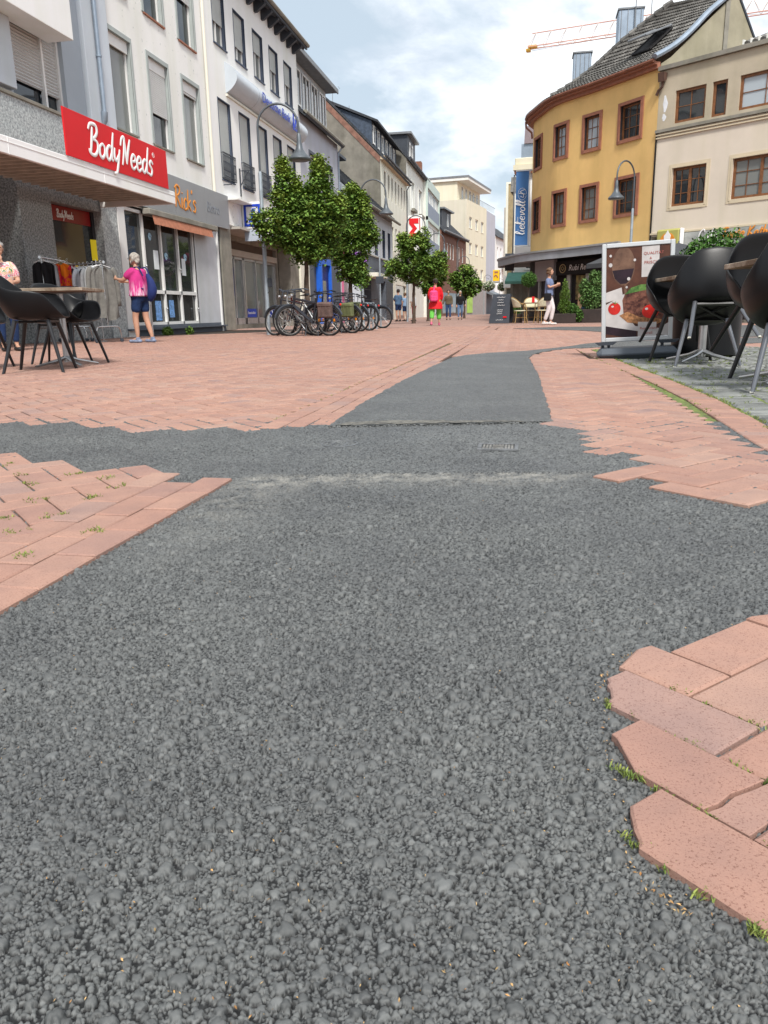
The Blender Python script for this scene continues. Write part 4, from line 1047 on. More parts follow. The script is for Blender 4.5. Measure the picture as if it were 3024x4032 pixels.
M_CBL = mat('cobalt_frame', (.02, .13, .62), .45, .08, 3)
mb = MB(); mb.box(2.9, 3.1, -.05, .24, 0, 3.3); mb.box(3.1, 5.1, -.02, .24, 3.0, 3.3); mb.box(4.95, 5.1, -.05, .24, 0, 3.0); f = mb.build('door_frame', M_CBL, h)
mb = MB(); mb.box(3.15, 4.9, .1, .22, 0, 2.95); mb.build('door', mat('deep_blue_door', (.01, .02, .16), .5, .1, 3), f); mb = MB(); mb.box(3.5, 4.3, .08, .1, .9, 2.2); mb.build('pane', M_GLC, f)

# ---- narrow brick house with the pink shop
h = left_house('narrow_house', 44.9, 'narrow red brown house with a pink shopfront and a slate dormer behind the trees')
mb = MB(); mb.box(0, 4.2, .05, 8, 0, 6.9); mb.build('wall', M_BRK, h)
roof_gable(h, 0, 4.2, 6.95, 11.2, 9, M_SLATE, .3)
mb = MB(); mb.box(.15, 1.9, .4, 2.5, 7.2, 9.0); d_ = mb.build('dormer', M_ZN, h); mb = MB(); mb.box(.05, 2.1, .0, 2.9, 9.0, 9.14); mb.build('dormer_roof', M_DK, d_)
M_PNK = mat('pink_paint', (.60, .16, .28), .5, .08, 3)
mb = MB(); mb.box(0, .12, -.1, .05, 0, 3.2); mb.box(3.3, 4.2, -.1, .05, 0, 3.4); mb.box(.12, 3.3, -.06, .05, 2.9, 3.4); f = mb.build('shopfront', M_PNK, h)
mb = MB(); mb.box(.2, 3.25, -.03, .03, .2, 2.85); mb.build('pane', mat('rosy_window', (.16, .06, .06), .2, .6, 2, spec=.7), f)
mb = MB()
for i in range(14): mb.quad((.2 + i * .22, -.1 - .02 * (i % 2), 2.75), (.42 + i * .22, -.12 + .02 * (i % 2), 2.75), (.42 + i * .22, -.05, 3.4), (.2 + i * .22, -.05, 3.4))
mb.build('awning', mat('rose_cloth', (.55, .20, .24), .9, .1, 3), f)

# ---- low house: white upper storey, dark grey clad ground floor
h = left_house('low_house', 46.3, 'low white house with five tall dark windows above a dark grey clad ground floor', X=-9.7)
L = lambda Y: Y - 46.3
ops = [(L(Y), L(Y) + 1.05, 4.1, 5.88) for Y in (46.9, 48.55, 51.0, 53.72, 55.82)]
wall('facade', M_LIL if False else mat('bluish_white_render', (.60, .63, .68), .9, .03, .8, streak=.05), 0, 11.45, 4.0, 6.9, ops, .2, 0, h, rm=M_REVD)
body(h, 0, 11.45, 9, 6.9, 10.9, M_GRW)
for a, b, c, d in ops: window(h, a, b, c, d, M_DK, 1, 1, .2, fw=.08, pm=M_GL)
roof_gable(h, 0, 11.9, 6.95, 11.0, 9, M_SLATE, .45); gutter(h, 0, 11.9, -.5, 6.62, M_CONB, .09)
mb = MB(); mb.box(0, 11.45, -.03, .03, 6.62, 6.66); mb.box(0, 11.5, -.06, .04, 3.96, 4.04, .01); mb.build('cornice', M_CON, h)
wall('clad_wall', M_DG, 0, 11.45, 0, 3.96, [(.9, 3.2, 0, 2.6), (6.0, 8.4, 0, 2.6)], .6, .0, h, rm=M_DG)
mb = MB()
for z in (.7, 1.3, 1.9, 2.7, 3.2): mb.box(0, 11.45, -.006, .004, z, z + .02)
mb.build('cladding_joint', M_DK, h)
mb = MB(); mb.box(8.6, 11.0, -.02, .3, 0, 2.6); mb.build('door', M_DK, h)
mb = MB(); mb.quad((.9, .58, 0), (3.2, .58, 0), (3.2, .58, 2.6), (.9, .58, 2.6)); mb.quad((6, .58, 0), (8.4, .58, 0), (8.4, .58, 2.6), (6, .58, 2.6)); mb.build('pane', M_GLS, h)
mb = MB(); mb.box(6.8, 7.1, .2, .55, 0, 2.6); mb.build('pillar', M_CON, h)
mb = MB(); mb.box(1.2, 4.6, -.8, .0, 2.62, 2.86, .02); mb.build('door_canopy', M_CRM, h)

# ---- cream house with the big cement gable
h = left_house('cream_house', 57.9, 'cream house with two rows of narrow dark windows and a tall bare cement gable')
ops = []
for z0, z1 in ((8.8, 10.45), (5.2, 6.95)):
    for Y in (59.35, 60.95, 62.5, 64.1, 65.6, 67.15, 68.65): ops.append((Y - 57.9, Y - 57.9 + .72, z0, z1))
wall('facade', M_CRM, 0, 12.35, 0, 11.25, ops + [(1, 4.8, 0, 2.7), (6, 11.5, 0, 2.7)], .15, 0, h)
body(h, 0, 12.35, 8, 11.2, 15.2, M_GAB)
for a, b, c, d in ops: window(h, a, b, c, d, M_FRD, 1, 1, .15, fw=.05, pm=M_BLK)
mb = MB(); mb.box(1, 4.8, .14, .16, 0, 2.7); mb.box(6, 11.5, .14, .16, 0, 2.7); mb.build('shop_glass', M_GLS, h)
roof_gable(h, -.05, 12.4, 11.25, 15.25, 8, M_SLATE, .35)
mb = MB(); k = (15.2 - 11.2) / 4
mb.prism([(0.0, 11.15), (4.0, 15.15), (4.0, 14.65), (0.05, 10.75)], 'x', -.03, .0); mb.build('verge_bricks', M_BRK, h)
mb = MB(); mb.box(0, 12.35, -.32, .0, 10.95, 11.2, .02); mb.build('eaves_cornice', mat('buff_cornice', (.55, .43, .30), .9, .05, 1), h); gutter(h, 0, 12.4, -.4, 11.25, M_DK, .09)
mb = MB(); mb.prism([(.8, 12.1), (.8, 13.75), (3.6, 14.9), (3.6, 12.1)], 'x', 1.2, 11.9); d_ = mb.build('dormer', mat('slate_cheek', (.055, .075, .11), .6, .25, 5, bump=.4, bscale=6), h)
for i in range(6): a = 1.5 + i * 1.72; window(d_, a, a + .75, 12.3, 13.55, M_FR, 1, 1, .03, y=.75, fw=.12)
mb = MB(); mb.prism([(.3, 13.6), (.3, 13.75), (4.0, 15.3), (4.0, 15.12)], 'x', 1.0, 12.1); mb.build('dormer_roof', M_SLATE, d_)
pipe(h, [(12.2, -.38, 11.1), (12.2, -.06, 10.6), (12.2, -.06, .1)], .05, M_GUT)
for x in (3.0, 8.6): pipe(h, [(x, 4, 15.2), (x, 4, 16.6)], .02, M_GUT, 'antenna', 5); 
mb = MB()
for k in range(5): mb.tube([(3.0 - .3 + .02 * k, 4 - .5 + k * .2, 16.5), (3.0 + .3 - .02 * k, 4 - .5 + k * .2, 16.5)], .012, 4)
mb.build('antenna', M_GUT, h)

# ---- ornamented white house
h = left_house('ornate_house', 70.3, 'white house with ornamental window surrounds and window boxes and a black dormer')
ops = [(2.5, 4.3, 9.55, 11.75), (7.3, 9.6, 9.6, 11.75), (2.5, 4.3, 5.7, 7.9), (7.3, 9.6, 5.7, 7.9)]
M_WH3 = mat('ornate_white', (.74, .74, .70), .9, .04, .8, streak=.06)
wall('facade', M_WH3, 0, 12.9, 0, 13.2, ops, .15, 0, h); body(h, 0, 12.9, 6.4, 13.2, 16.4, M_GAB)
for a, b, c, d in ops:
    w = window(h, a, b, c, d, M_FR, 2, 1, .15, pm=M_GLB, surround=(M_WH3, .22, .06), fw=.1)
    mb = MB(); mb.box(a - .1, b + .1, -.35, -.02, c - .32, c - .05, .03); mb.build('window_box', M_CONB, w)
roof_gable(h, -.05, 12.95, 13.25, 16.4, 6.4, M_SLATE, .3); gutter(h, 0, 12.9, -.35, 13.2, M_DK, .12)
mb = MB(); mb.prism([(1.0, 14.0), (1.0, 16.6), (3.4, 16.9), (3.4, 14.0)], 'x', 7.6, 12.7); d_ = mb.build('dormer', M_DK, h)
for a in (8.4, 10.0): window(d_, a, a + .8, 14.7, 16.1, M_FR, 1, 1, .03, y=.95, fw=.2)
mb = MB(); mb.box(7.3, 12.9, .6, 3.6, 16.62, 16.8); mb.build('dormer_roof', M_GUT, d_)
mb = MB(); mb.box(12.6, 13.6, .4, 1.3, 13.0, 15.1); mb.build('chimney', mat('chimney_brick', (.26, .12, .08), .9, .2, 5), h)
sg = empty('red_m_sign', (-10.45, 70.5, 0), 0, 'projecting white sign with a big red letter M above the trees', 'sign')
mb = MB(); mb.box(.0, 1.25, -.08, .08, 5.4, 8.6, .05); mb.build('box', M_WH, sg)
mp_ = [(0, 0), (.45, 0), (.45, .55), (.85, .15), (1.25, .55), (1.25, 0), (1.7, 0), (1.7, 1.0), (1.25, 1.0), (.85, .62), (.45, 1.0), (0, 1.0)]
mb = MB(); mb.prism([(.94 - .82 * q[1], 6.75 + .95 * q[0]) for q in mp_], 'y', -.12, -.08); mb.build('letter', M_RSIGN, sg)
mb = MB(); mb.box(1.0, 1.08, -.1, -.08, 6.7, 8.4); mb.build('small_print', mat('red_print', (.5, .08, .08), .5, .1, 3), sg)

# ---- mint framed bay house
h = left_house('mint_house', 81.3, 'flat roofed house with mint green frames and blue grey balcony panels', X=-10.2)
mb = MB(); mb.box(0, 11, .05, 9, 0, 13.2); mb.build('wall', M_WH3, h)
mb = MB()
for z0, z1 in ((12.45, 13.35), (9.4, 9.75), (6.0, 6.35), (3.2, 3.5)): mb.box(0, 11.0, -.15, .05, z0, z1)
for x in (0, 10.7): mb.box(x, x + .3, -.15, .05, 3.5, 12.45)
mb.build('bay_frame', M_MINT, h)
mb = MB()
for z0, z1 in ((9.75, 11.1), (6.35, 7.75)): mb.box(.32, 10.68, -.12, .0, z0, z1)
mb.build('balcony_panel', M_BLP, h)
for z in (11.12, 7.78):
    for i in range(4): a = .4 + i * 2.58; window(h, a, a + 2.4, z, z + 1.3, M_FR, 2, 1, .1, pm=M_GLC if i % 2 else M_GL, y=-.06)
mb = MB(); mb.box(.5, 10.5, .0, .06, .3, 3.0); mb.build('shop_glass', M_GLS, h)

# ---- houses where the street bends
def bend_house(name, p, q, label):
    d = Vector((q[0] - p[0], q[1] - p[1])); a = math.atan2(d.y, d.x)
    return empty(name, (p[0], p[1], 0), a, label, 'building'), d.length
h, LN = bend_house('brick_house', (-9.95, 93.0), (-8.3, 108.0), 'low red brick terrace with a slate roof and a black dormer')
ops = [(x, x + 1.0, 6.6, 8.4) for x in (1.2, 2.9, 4.6, 6.3, 10.0, 12.4)]
wall('facade', M_BRK, 0, LN, 0, 9.5, ops, .12, 0, h); body(h, 0, LN, 7, 9.5, 12.7, M_BRK)
for a, b, c, d in ops: window(h, a, b, c, d, M_FR, 1, 1, .12, fw=.12)
roof_gable(h, 0, LN, 9.55, 12.8, 7, M_SLATE, .35); gutter(h, 0, LN, -.4, 9.5, M_GUT, .12)
mb = MB(); mb.box(3.4, 8.6, .7, 3.4, 10.2, 12.2); d_ = mb.build('dormer', M_DK, h); window(d_, 6.3, 7.1, 10.5, 11.9, M_FR, 1, 1, .03, y=.66); mb = MB(); mb.box(3.1, 8.9, .3, 3.6, 12.2, 12.38); mb.build('dormer_roof', M_GUT, d_)
pipe(h, [(8.9, -.3, 9.3), (8.9, -.06, 8.9), (8.9, -.06, .2)], .08)
mb = MB(); mb.box(10.5, 14.6, -.06, 0, 2.8, 4.6); mb.build('shop_board', mat('lime_board', (.25, .42, .08), .6, .1, 2), h)
mb = MB(); mb.box(.5, 14, -.02, .0, .3, 2.7); mb.build('shop_glass', M_GLS, h)

h, LN = bend_house('yellow_block', (-8.65, 113.0), (-6.55, 125.3), 'pale yellow flat roofed block with a set back top storey and wide roof slab')
ops = []
for z0 in (11.75, 8.35, 5.0):
    for x in (1.6, 5.3, 8.9): ops.append((x, x + 1.7, z0, z0 + 1.5))
wall('facade', M_PYL, 0, LN, 3.8, 15.35, ops, .2, 0, h)
mb = MB(); mb.box(0, LN, .01, 14, 0, 15.3); b_ = mb.build('block', M_PYD, h)
b_.data.transform(Matrix.Translation((0, .2, 0)))
mb = MB(); mb.quad((0, 0, 0), (0, .25, 0), (0, .25, 15.35), (0, 0, 15.35)); mb.quad((0, 0, 15.35), (LN, 0, 15.35), (LN, .3, 15.35), (0, .3, 15.35)); mb.build('corner', M_PYD, h)
for a, b, c, d in ops: window(h, a, b, c, d, M_FR, 2, 1, .2, pm=M_GLC, sill=M_CRM, fw=.1)
mb = MB(); mb.box(.02, LN + 1, 1.3, 14, 15.3, 17.7); t_ = mb.build('top_storey', M_PYL, h)
for x in (2.2, 4.4, 6.6, 8.8, 11): window(t_, x, x + .9, 15.7, 17.3, M_FR, 1, 1, .03, y=1.25, pm=M_GLC)
mb = MB(); mb.box(-.3, LN + 1.5, -.3, 14, 17.7, 18.05); t2 = mb.build('roof_slab', M_WH3, h); mb = MB(); mb.box(-.35, LN + 1.55, -.35, 14, 18.05, 18.3); mb.build('roof_edge', M_GUT, t2)
mb = MB()
for i in range(20): mb.box(3 + i * .8, 3.04 + i * .8, .1, .14, 15.35, 16.2)
mb.box(3, 19, .1, .14, 16.15, 16.2); mb.build('railing', M_GUT, h)
mb = MB(); mb.box(0, LN, -.12, 0, 0, 3.8); mb.build('shop_front', mat('shop_grey', (.30, .27, .26), .7, .1, 2), h)
mb = MB(); mb.box(.2, 3.2, -.2, -.12, .3, 3.0); mb.build('lime_poster', mat('lime_poster', (.35, .55, .10), .6, .2, 1), h)

h, LN = bend_house('lilac_block', (-6.55, 125.3), (-5.55, 132.8), 'narrow lilac grey block beside the pale yellow one')
mb = MB(); mb.box(0, LN, 0, 12, 3.6, 15.2); mb.build('wall', M_LIL, h); mb = MB(); mb.box(0, LN, .3, 12, 0, 3.6); mb.build('shop_front', M_DG, h)
mb = MB(); mb.prism([(0, 3.6), (-1.6, 2.9), (-1.6, 2.6), (0, 3.2)], 'x', .5, LN - .5); mb.build('awning', mat('grey_awning', (.16, .18, .20), .9, .1, 2), h)
h, LN = bend_house('far_white_house', (-5.5, 133), (-2.2, 156), 'far white house with dark roof closing the street')
ops = [(x, x + 1.2, z0, z0 + 2.0) for z0 in (8.6, 4.7) for x in (1.5, 4.6, 7.7, 11, 14.5, 18)] + [(x, x + 1.6, .4, 3.0) for x in (1.5, 5, 8.5, 12, 16)]
wall('facade', M_WH, 0, LN, 0, 12.2, ops, .2, 0, h); body(h, 0, LN, 8, 12.2, 15.2, M_WH)
for a, b, c, d in ops: window(h, a, b, c, d, M_FR, 1, 1, .2, fw=.12)
roof_gable(h, 0, LN, 12.25, 15.3, 8, M_SLATE, .4, rows=False)
for i in range(3): mb = MB(); mb.prism([(0, 7.6), (-1.1, 7.0), (-1.1, 6.85), (0, 7.4)], 'x', 6 + i * 4, 8 + i * 4); mb.build('awning', M_GUT, h)
h, LN = bend_house('far_white_house', (-2.2, 156), (10, 168), 'far pale house seen at the very end of the street')
mb = MB(); mb.box(0, LN, 0, 8, 0, 10.5); mb.build('wall', M_WH3, h); 
# ================================================================== RIGHT SIDE
# ---- ochre corner house with a curved front
PL = [(.22, 41.3), (0.03, 39.9), (0.44, 38.33), (0.89, 36.99), (1.54, 36.05), (2.6, 34.85), (4.48, 32.4)]
_c = catmull([(p[0], p[1], 0) for p in PL], 10)
_d = [0]
for a, b in zip(_c[:-1], _c[1:]): _d.append(_d[-1] + (b - a).length)
off0 = min(range(len(_c)), key=lambda i: (_c[i] - Vector((.03, 39.9, 0))).length); S0 = _d[off0]
def curve(s):
    s += S0
    s = max(0, min(_d[-1], s)); i = int(np.searchsorted(_d, s)) - 1; i = max(0, min(len(_c) - 2, i)); k = (s - _d[i]) / (_d[i + 1] - _d[i])
    p = _c[i].lerp(_c[i + 1], k)
    a = _c[max(0, i - 2)]; b = _c[min(len(_c) - 1, i + 3)]; t = (b - a).normalized()
    return p, t
ORG = Vector((4.48, 32.4, 0))
def cxf(p):
    q, t = curve(p[0]); n = Vector((-t.y, t.x, 0))      # n points into the building
    v = q + n * p[1]; return (v.x - ORG.x, v.y - ORG.y, p[2])
LNY = _d[-1] - S0
h = empty('corner_house', ORG, 0, 'ochre yellow corner house with curved front, red brown window surrounds and dark tiled roof', 'building')
WX = [(.62, 1.55), (3.2, 4.0), (5.0, 5.85), (6.97, 8.05)]
ops = [(a, b, z0, z1) for z0, z1 in ((6.80, 8.02), (4.09, 5.37)) for a, b in WX]
wall('facade', M_YEL, -S0, LNY, 2.9, 9.0, ops, .16, 0, h, xf=cxf, rm=M_FRD, step=.3)
for i, (a, b, c, d) in enumerate(ops):
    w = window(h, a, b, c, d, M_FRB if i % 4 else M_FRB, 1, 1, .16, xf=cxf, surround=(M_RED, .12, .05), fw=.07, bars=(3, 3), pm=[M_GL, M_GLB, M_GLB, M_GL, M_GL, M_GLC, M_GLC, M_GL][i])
mb = MB(cxf)
n = 30
for i in range(n):
    a = -S0 + (LNY + S0) * i / n; b = -S0 + (LNY + S0) * (i + 1) / n
    for y0, y1, z0, z1 in ((-.16, .02, 8.86, 8.98), (-.30, -.02, 8.98, 9.08)): mb.box(a, b + .002, y0, y1, z0, z1)
mb.build('cornice', M_RED, h)
mb = MB(cxf); mb.tube([(-S0 + (LNY + S0) * i / 40, -.34, 9.10) for i in range(41)], .07, 8); mb.build('gutter', mat('copper_gutter', (.22, .085, .05), .55, .2, 6, metal=.3), h, smooth=True)
mb = MB(cxf); mb.tube([(-.2, -.36, 9.0), (-.15, -.34, 8.75), (.15, -.1, 8.45), (.2, -.08, 8.2)], .045, 8); mb.build('downpipe', MATS['copper_gutter'], h, smooth=True)
mb = MB(cxf); mb.box(-S0, LNY, .02, .3, 0, 2.9)
for i in range(24):
    a = -S0 + (LNY + S0) * i / 24; b = -S0 + (LNY + S0) * (i + 1) / 24; mb.box(a, b, .0, .3, 0, 2.9)
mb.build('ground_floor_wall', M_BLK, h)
# tiled roof: right slope up to the ridge, hip on the left
HIP = Vector((5.15, 35.25, 11.85)); APX = Vector((4.48 + .8 * 3.54, 32.4 + .6 * 3.54, 11.85)); HT = 3.3
def eave(s): q, t = curve(s); n = Vector((-t.y, t.x, 0)); v = q - n * .36; return Vector((v.x, v.y, 9.12))
def ridge(s):
    if s <= HT: return HIP
    return HIP.lerp(APX, (s - HT) / (LNY - HT))
def roofpt(s, t):
    e, r = eave(s), ridge(s); p = e.lerp(r, t); p.z += -.18 * math.sin(PI * min(1, t * 1.6)) if t < .62 else 0      # flared foot
    return p
tv, tf = [], []
NS, NR = 62, 20
for j in range(NR):
    t0, t1 = j / NR, (j + 1) / NR
    for i in range(NS):
        s0 = -S0 + (LNY + S0) * i / NS; s1 = -S0 + (LNY + S0) * (i + 1) / NS
        o0 = .0 if j % 2 == 0 else .0
        P = [roofpt(s0, t0), roofpt(s1, t0), roofpt(s1, t1), roofpt(s0, t1)]
        nrm = (P[1] - P[0]).cross(P[3] - P[0])
        if nrm.length < 1e-5: continue
        nrm.normalize()
        if nrm.z < 0: nrm = -nrm
        b = len(tv); mid0 = P[0].lerp(P[1], .55) + nrm * .085; mid1 = P[3].lerp(P[2], .55) + nrm * .03
        for q in (P[0] + nrm * .045, mid0, P[1] + nrm * .045, P[2], mid1, P[3], P[0] - nrm * .03, P[1] - nrm * .03): tv.append(tuple(q - ORG))
        tf += [(b, b + 1, b + 4, b + 5), (b + 1, b + 2, b + 3, b + 4), (b + 6, b + 7, b + 2, b + 1, b)]
me = bpy.data.meshes.new('roof'); me.from_pydata(tv, [], tf); me.materials.append(M_TILE); me.update(); ro = bpy.data.objects.new('roof', me); C.objects.link(ro); ro.parent = h
mb = MB(); N = 15
for i in range(N):
    a = roofpt(HT, (i + .05) / N) - ORG; b = roofpt(HT, (i + 1.12) / N) - ORG; mb.tube([a + Vector((0, 0, .05)), b + Vector((0, 0, .03))], [.13, .10], 8)
mb.build('hip_tile', M_TILE, ro)
mb = MB(); mb.tube([roofpt(LNY, t) - ORG + Vector((.02, -.05, .08)) for t in [i / 12 for i in range(13)]], .13, 8, flat=((0, 0, 1), .7)); mb.build('verge_flashing', M_ZN, ro, smooth=True)
# back slope and gable wall
dN = Vector((.8, .6, 0)); back = APX - ORG + dN * 1.5; back.z = 9.9
mb = MB(); a = HIP - ORG; b = APX - ORG; e = a + dN * 1.5; mb.quad(tuple(a), tuple(b), tuple(back), (e.x, e.y, 9.9)); mb.quad(tuple(a), (e.x, e.y, 9.9), tuple(eave(-S0) - ORG + dN * 5.5), tuple(eave(-S0) - ORG)); mb.build('back_slope', M_TILE, ro)
mb = MB()
G = [(0, 2.9), (0, 9.02), (.45, 9.28), (3.54, 11.80), (4.95, 10.0), (4.95, 8.0), (4.95, 0), (0, 0)]
def gx(d, z, o=0): return (d * .8 + o * .6, d * .6 - o * .8, z)
for i in range(2): mb.add([gx(d, z, .02 + .0 * i) for d, z in G], [tuple(range(len(G)))])
mb.v = mb.v[:len(G)]; mb.f = mb.f[:1]; mb.m = mb.m[:1]
mb.build('gable_wall', mat('khaki_gable', (.33, .30, .22), .95, .12, 1.2, bump=.2, bscale=20, streak=.2), h)
mb = MB(); mb.add([gx(3.0, 8.5, .06), gx(3.22, 8.5, .06), gx(3.22, 11.5, .06), gx(3.0, 11.4, .06)], [(0, 1, 2, 3)]); mb.build('flue', M_CONB, h)
mb = MB(); mb.tube([gx(3.5, 11.9, .0), gx(4.98, 10.0, .0)], .07, 6); mb.build('verge_board', M_DK, h)
# metal clad chimneys behind the hip
for c_, w_, z0, z1 in (((3.75, 36.6), .48, 9.9, 12.05), ((1.95, 37.0), .36, 9.2, 10.75)):
    mb = MB(); mb.box(c_[0] - w_, c_[0] + w_, c_[1] - w_, c_[1] + w_, z0, z1, .02); mb.v = [(x - ORG.x, y - ORG.y, z) for x, y, z in mb.v]; ch = mb.build('chimney', M_ZN, ro)
    mb = MB()
    for k in range(4): x = c_[0] - w_ + .1 + k * (2 * w_ - .2) / 3; mb.box(x - .01, x + .01, c_[1] - w_ - .02, c_[1] - w_, z0, z1)
    mb.box(c_[0] - w_ - .04, c_[0] + w_ + .04, c_[1] - w_ - .04, c_[1] + w_ + .04, z1, z1 + .06); mb.v = [(x - ORG.x, y - ORG.y, z) for x, y, z in mb.v]; mb.build('seam', M_GUT, ch)
# open skylight
sk = roofpt(6.1, .33) - ORG; sk1 = roofpt(7.15, .33) - ORG; sk2 = roofpt(6.1, .56) - ORG; sk3 = roofpt(7.15, .56) - ORG
up = Vector((-.45, -.55, .9)).normalized() * .14
mb = MB(); mb.add([tuple(p + up) for p in (sk, sk1, sk3, sk2)], [(0, 1, 2, 3)])
for p, q in ((sk, sk1), (sk1, sk3), (sk3, sk2), (sk2, sk)): mb.tube([p + up * .9, q + up * .9], .045, 6)
s_ = mb.build('skylight', M_BLK, ro)
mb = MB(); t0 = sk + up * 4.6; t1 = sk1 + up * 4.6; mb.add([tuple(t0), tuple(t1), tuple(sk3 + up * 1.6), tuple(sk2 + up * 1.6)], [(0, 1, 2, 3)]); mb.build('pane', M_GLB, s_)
mb = MB()
for p, q in ((t0, t1), (t1, sk3 + up * 1.6), (t0, sk2 + up * 1.6)): mb.tube([p, q], .04, 6)
mb.build('sash', M_GUT, s_)
for x_, l_ in ((3.9, 1.3), (4.5, 1.6)): mb = MB(); mb.tube([(x_ - ORG.x, 36 - ORG.y, 10.9), (x_ - ORG.x, 36 - ORG.y, 12.2 + l_)], .02, 5); mb.build('antenna', M_GUT, ro)
# restaurant canopy and fascia
c_ = empty('terrace_canopy', ORG, 0, 'flat grey canopy wrapping round the foot of the ochre corner house', 'canopy')
mb = MB(cxf)
n = 30; aS, bS = -.55, LNY + .1
for i in range(n):
    a = aS + (bS - aS) * i / n; b = aS + (bS - aS) * (i + 1) / n
    mb.box(a, b, -1.55, -1.45, 2.55, 2.85); mb.box(a, b, -1.45, -.02, 2.72, 2.83)
mb.box(aS - .02, aS + .08, -1.5, -.02, 2.55, 2.85)
mb.build('slab', mat('canopy_grey', (.33, .35, .38), .6, .1, 1.5, streak=.1), c_)
mb = MB(cxf)
for i in range(n):
    a = aS + (bS - aS) * i / n; b = aS + (bS - aS) * (i + 1) / n; mb.box(a, b + .001, -1.60, -1.44, 2.85, 2.92)
mb.build('edge_trim', M_ALU, c_)
sg = empty('restaurant_sign', ORG, 0, 'black fascia sign with white letters Rubi Restaurant under the grey canopy', 'sign')
mb = MB(cxf)
for i in range(14): a = 4.0 + i * 4.6 / 14; mb.box(a, a + 4.6 / 14 + .001, -.36, -.3, 1.93, 2.5)
bd = mb.build('board', M_BLK, sg)
tm = text_mesh('Rubi Restaurant', .34, 'lettering', M_WLET, sg, shear=.25, sx=1)
for v in tm.data.vertices:
    q = cxf((4.75 + v.co.x * .95, -.375 - v.co.z * .3, 2.1 + v.co.y)); v.co = q
tm.location = (0, 0, 0); tm.rotation_euler = (0, 0, 0)
mb = MB(cxf); mb.tube([(4.42 + .17 * math.cos(q * .5), -.375, 2.2 + .17 * math.sin(q * .5)) for q in range(14)], .02, 6); mb.tube([(4.34, -.375, 2.2), (4.42, -.375, 2.3), (4.5, -.375, 2.2), (4.42, -.375, 2.12), (4.34, -.375, 2.2)], .015, 6); mb.build('emblem', mat('brass', (.45, .36, .2), .5, .1, 3), sg)
mb = MB(cxf); mb.box(2.6, 4.0, -.5, -.3, 1.75, 2.6); mb.build('grey_blind', mat('grey_blind', (.30, .30, .32), .8, .05, 2), h)
mb = MB(cxf)
for a in (1.9, 3.3, 4.4, 5.5, 6.7, 7.9): mb.box(a, a + .22, -.1, .0, 0, 2.5)
mb.build('shop_post', M_ALU, h)
mb = MB(cxf); mb.box(4.9, 6.4, -.05, -.01, .9, 1.9); mb.build('display_window', mat('warm_display', (.20, .16, .05), .3, .8, 5, spec=.7), h)

# ---- beige cafe house
ax = math.atan2(-.616, .788)
h = empty('cafe_house', (4.48, 32.4, 0), ax, 'beige two tone house with brown windows above the cafe, at the right edge', 'building')
U = [(.66, 1.8, 6.92, 8.0), (2.03, 2.56, 6.88, 8.0), (2.98, 4.7, 6.92, 8.0), (5.1, 6.3, 6.92, 8.0)]
LW = [(.72, 2.02, 4.10, 5.42), (2.95, 4.9, 4.10, 5.42), (5.6, 7.2, 4.1, 5.42)]
wall('upper_wall', M_BE2, 0, 9, 6.80, 8.75, U, .12, 0, h, rm=M_BE2); wall('facade', M_BEI, 0, 9, 3.1, 6.70, LW, .14, 0.03, h, rm=M_BEI)
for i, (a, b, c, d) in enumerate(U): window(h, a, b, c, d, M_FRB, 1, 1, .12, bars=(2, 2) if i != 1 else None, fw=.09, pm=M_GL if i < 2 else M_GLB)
for i, (a, b, c, d) in enumerate(LW): window(h, a, b, c, d, M_FRB, 2, 1, .14, bars=(2, 3), fw=.09, surround=(mat('cream_trim', (.62, .53, .38), .8, .05, 2), .13, .015), pm=M_GL if i == 0 else M_GLC, y=.03)
mb = MB(); mb.box(-.02, 9, -.08, .05, 6.70, 6.80); mb.box(-.02, 9, -.12, .25, 8.76, 8.9); mb.build('dark_ledge', M_CONB, h)
mb = MB(); mb.box(0, 9, -.05, .03, 6.60, 6.64); mb.box(0, 9, -.03, .03, 6.50, 6.54); mb.box(0, 9, -.03, .03, 3.16, 3.22); mb.build('moulding', MATS['cream_trim'], h)
mb = MB(); mb.box(0, 9, .05, 7, 8.6, 8.75); mb.build('flat_roof', M_CONB, h)
mb = MB()
for i in range(16): x = 3.1 + i * .26; mb.tube([(x, -.02, 8.93), (x, 1.6, 9.5)], .09, 8)
mb.build('roof_tile_row', M_TILE, h)
mb = MB()
for i in range(16): x = 2.97 + i * .26; mb.box(x, x + .05, -.06, .3, 8.9, 9.06)
mb.build('clip_row', M_WH3, h)
mb = MB(); mb.prism([(0, 8.66), (.26, 8.66), (.22, 8.42), (.06, 8.36)], 'x', .06, .30); mb.v = [(x, y - .27, z) for x, y, z in mb.v]; mb.tube([(.18, -.12, 8.4), (.18, -.1, 8.22), (.02, -.08, 8.12), (-.06, -.06, 7.98)], .05, 8); mb.build('rainwater_head', mat('rusty_brown', (.10, .055, .04), .7, .2, 6), h)
for x, z, a, b in ((.27, 7.65, .10, .28), (.25, 7.2, .09, .12)):
    mb = MB(); mb.tube([(x + .02 * math.sin(k), -.003, z + (k / 4 - .5) * b * 2) for k in range(5)], [.03, a * .7, a, a * .6, .03], 8, flat=((0, 1, 0), .05)); mb.build('bare_patch', mat('filler_patch', (.70, .72, .74), .9, .1, 3), h)
mb = MB(); mb.box(-.02, .03, -.02, .02, 2.9, 6.7); mb.build('joint', M_BLK, h)
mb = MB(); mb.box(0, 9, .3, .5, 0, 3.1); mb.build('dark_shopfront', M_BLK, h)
mb = MB(); mb.box(0, 9, -.02, .3, 2.40, 2.6); mb.build('lintel', M_FRB, h)
sg = empty('cafe_sign', (4.48, 32.4, 0), ax, 'worn pale grey fascia board with white and orange brush lettering of the cafe', 'sign')
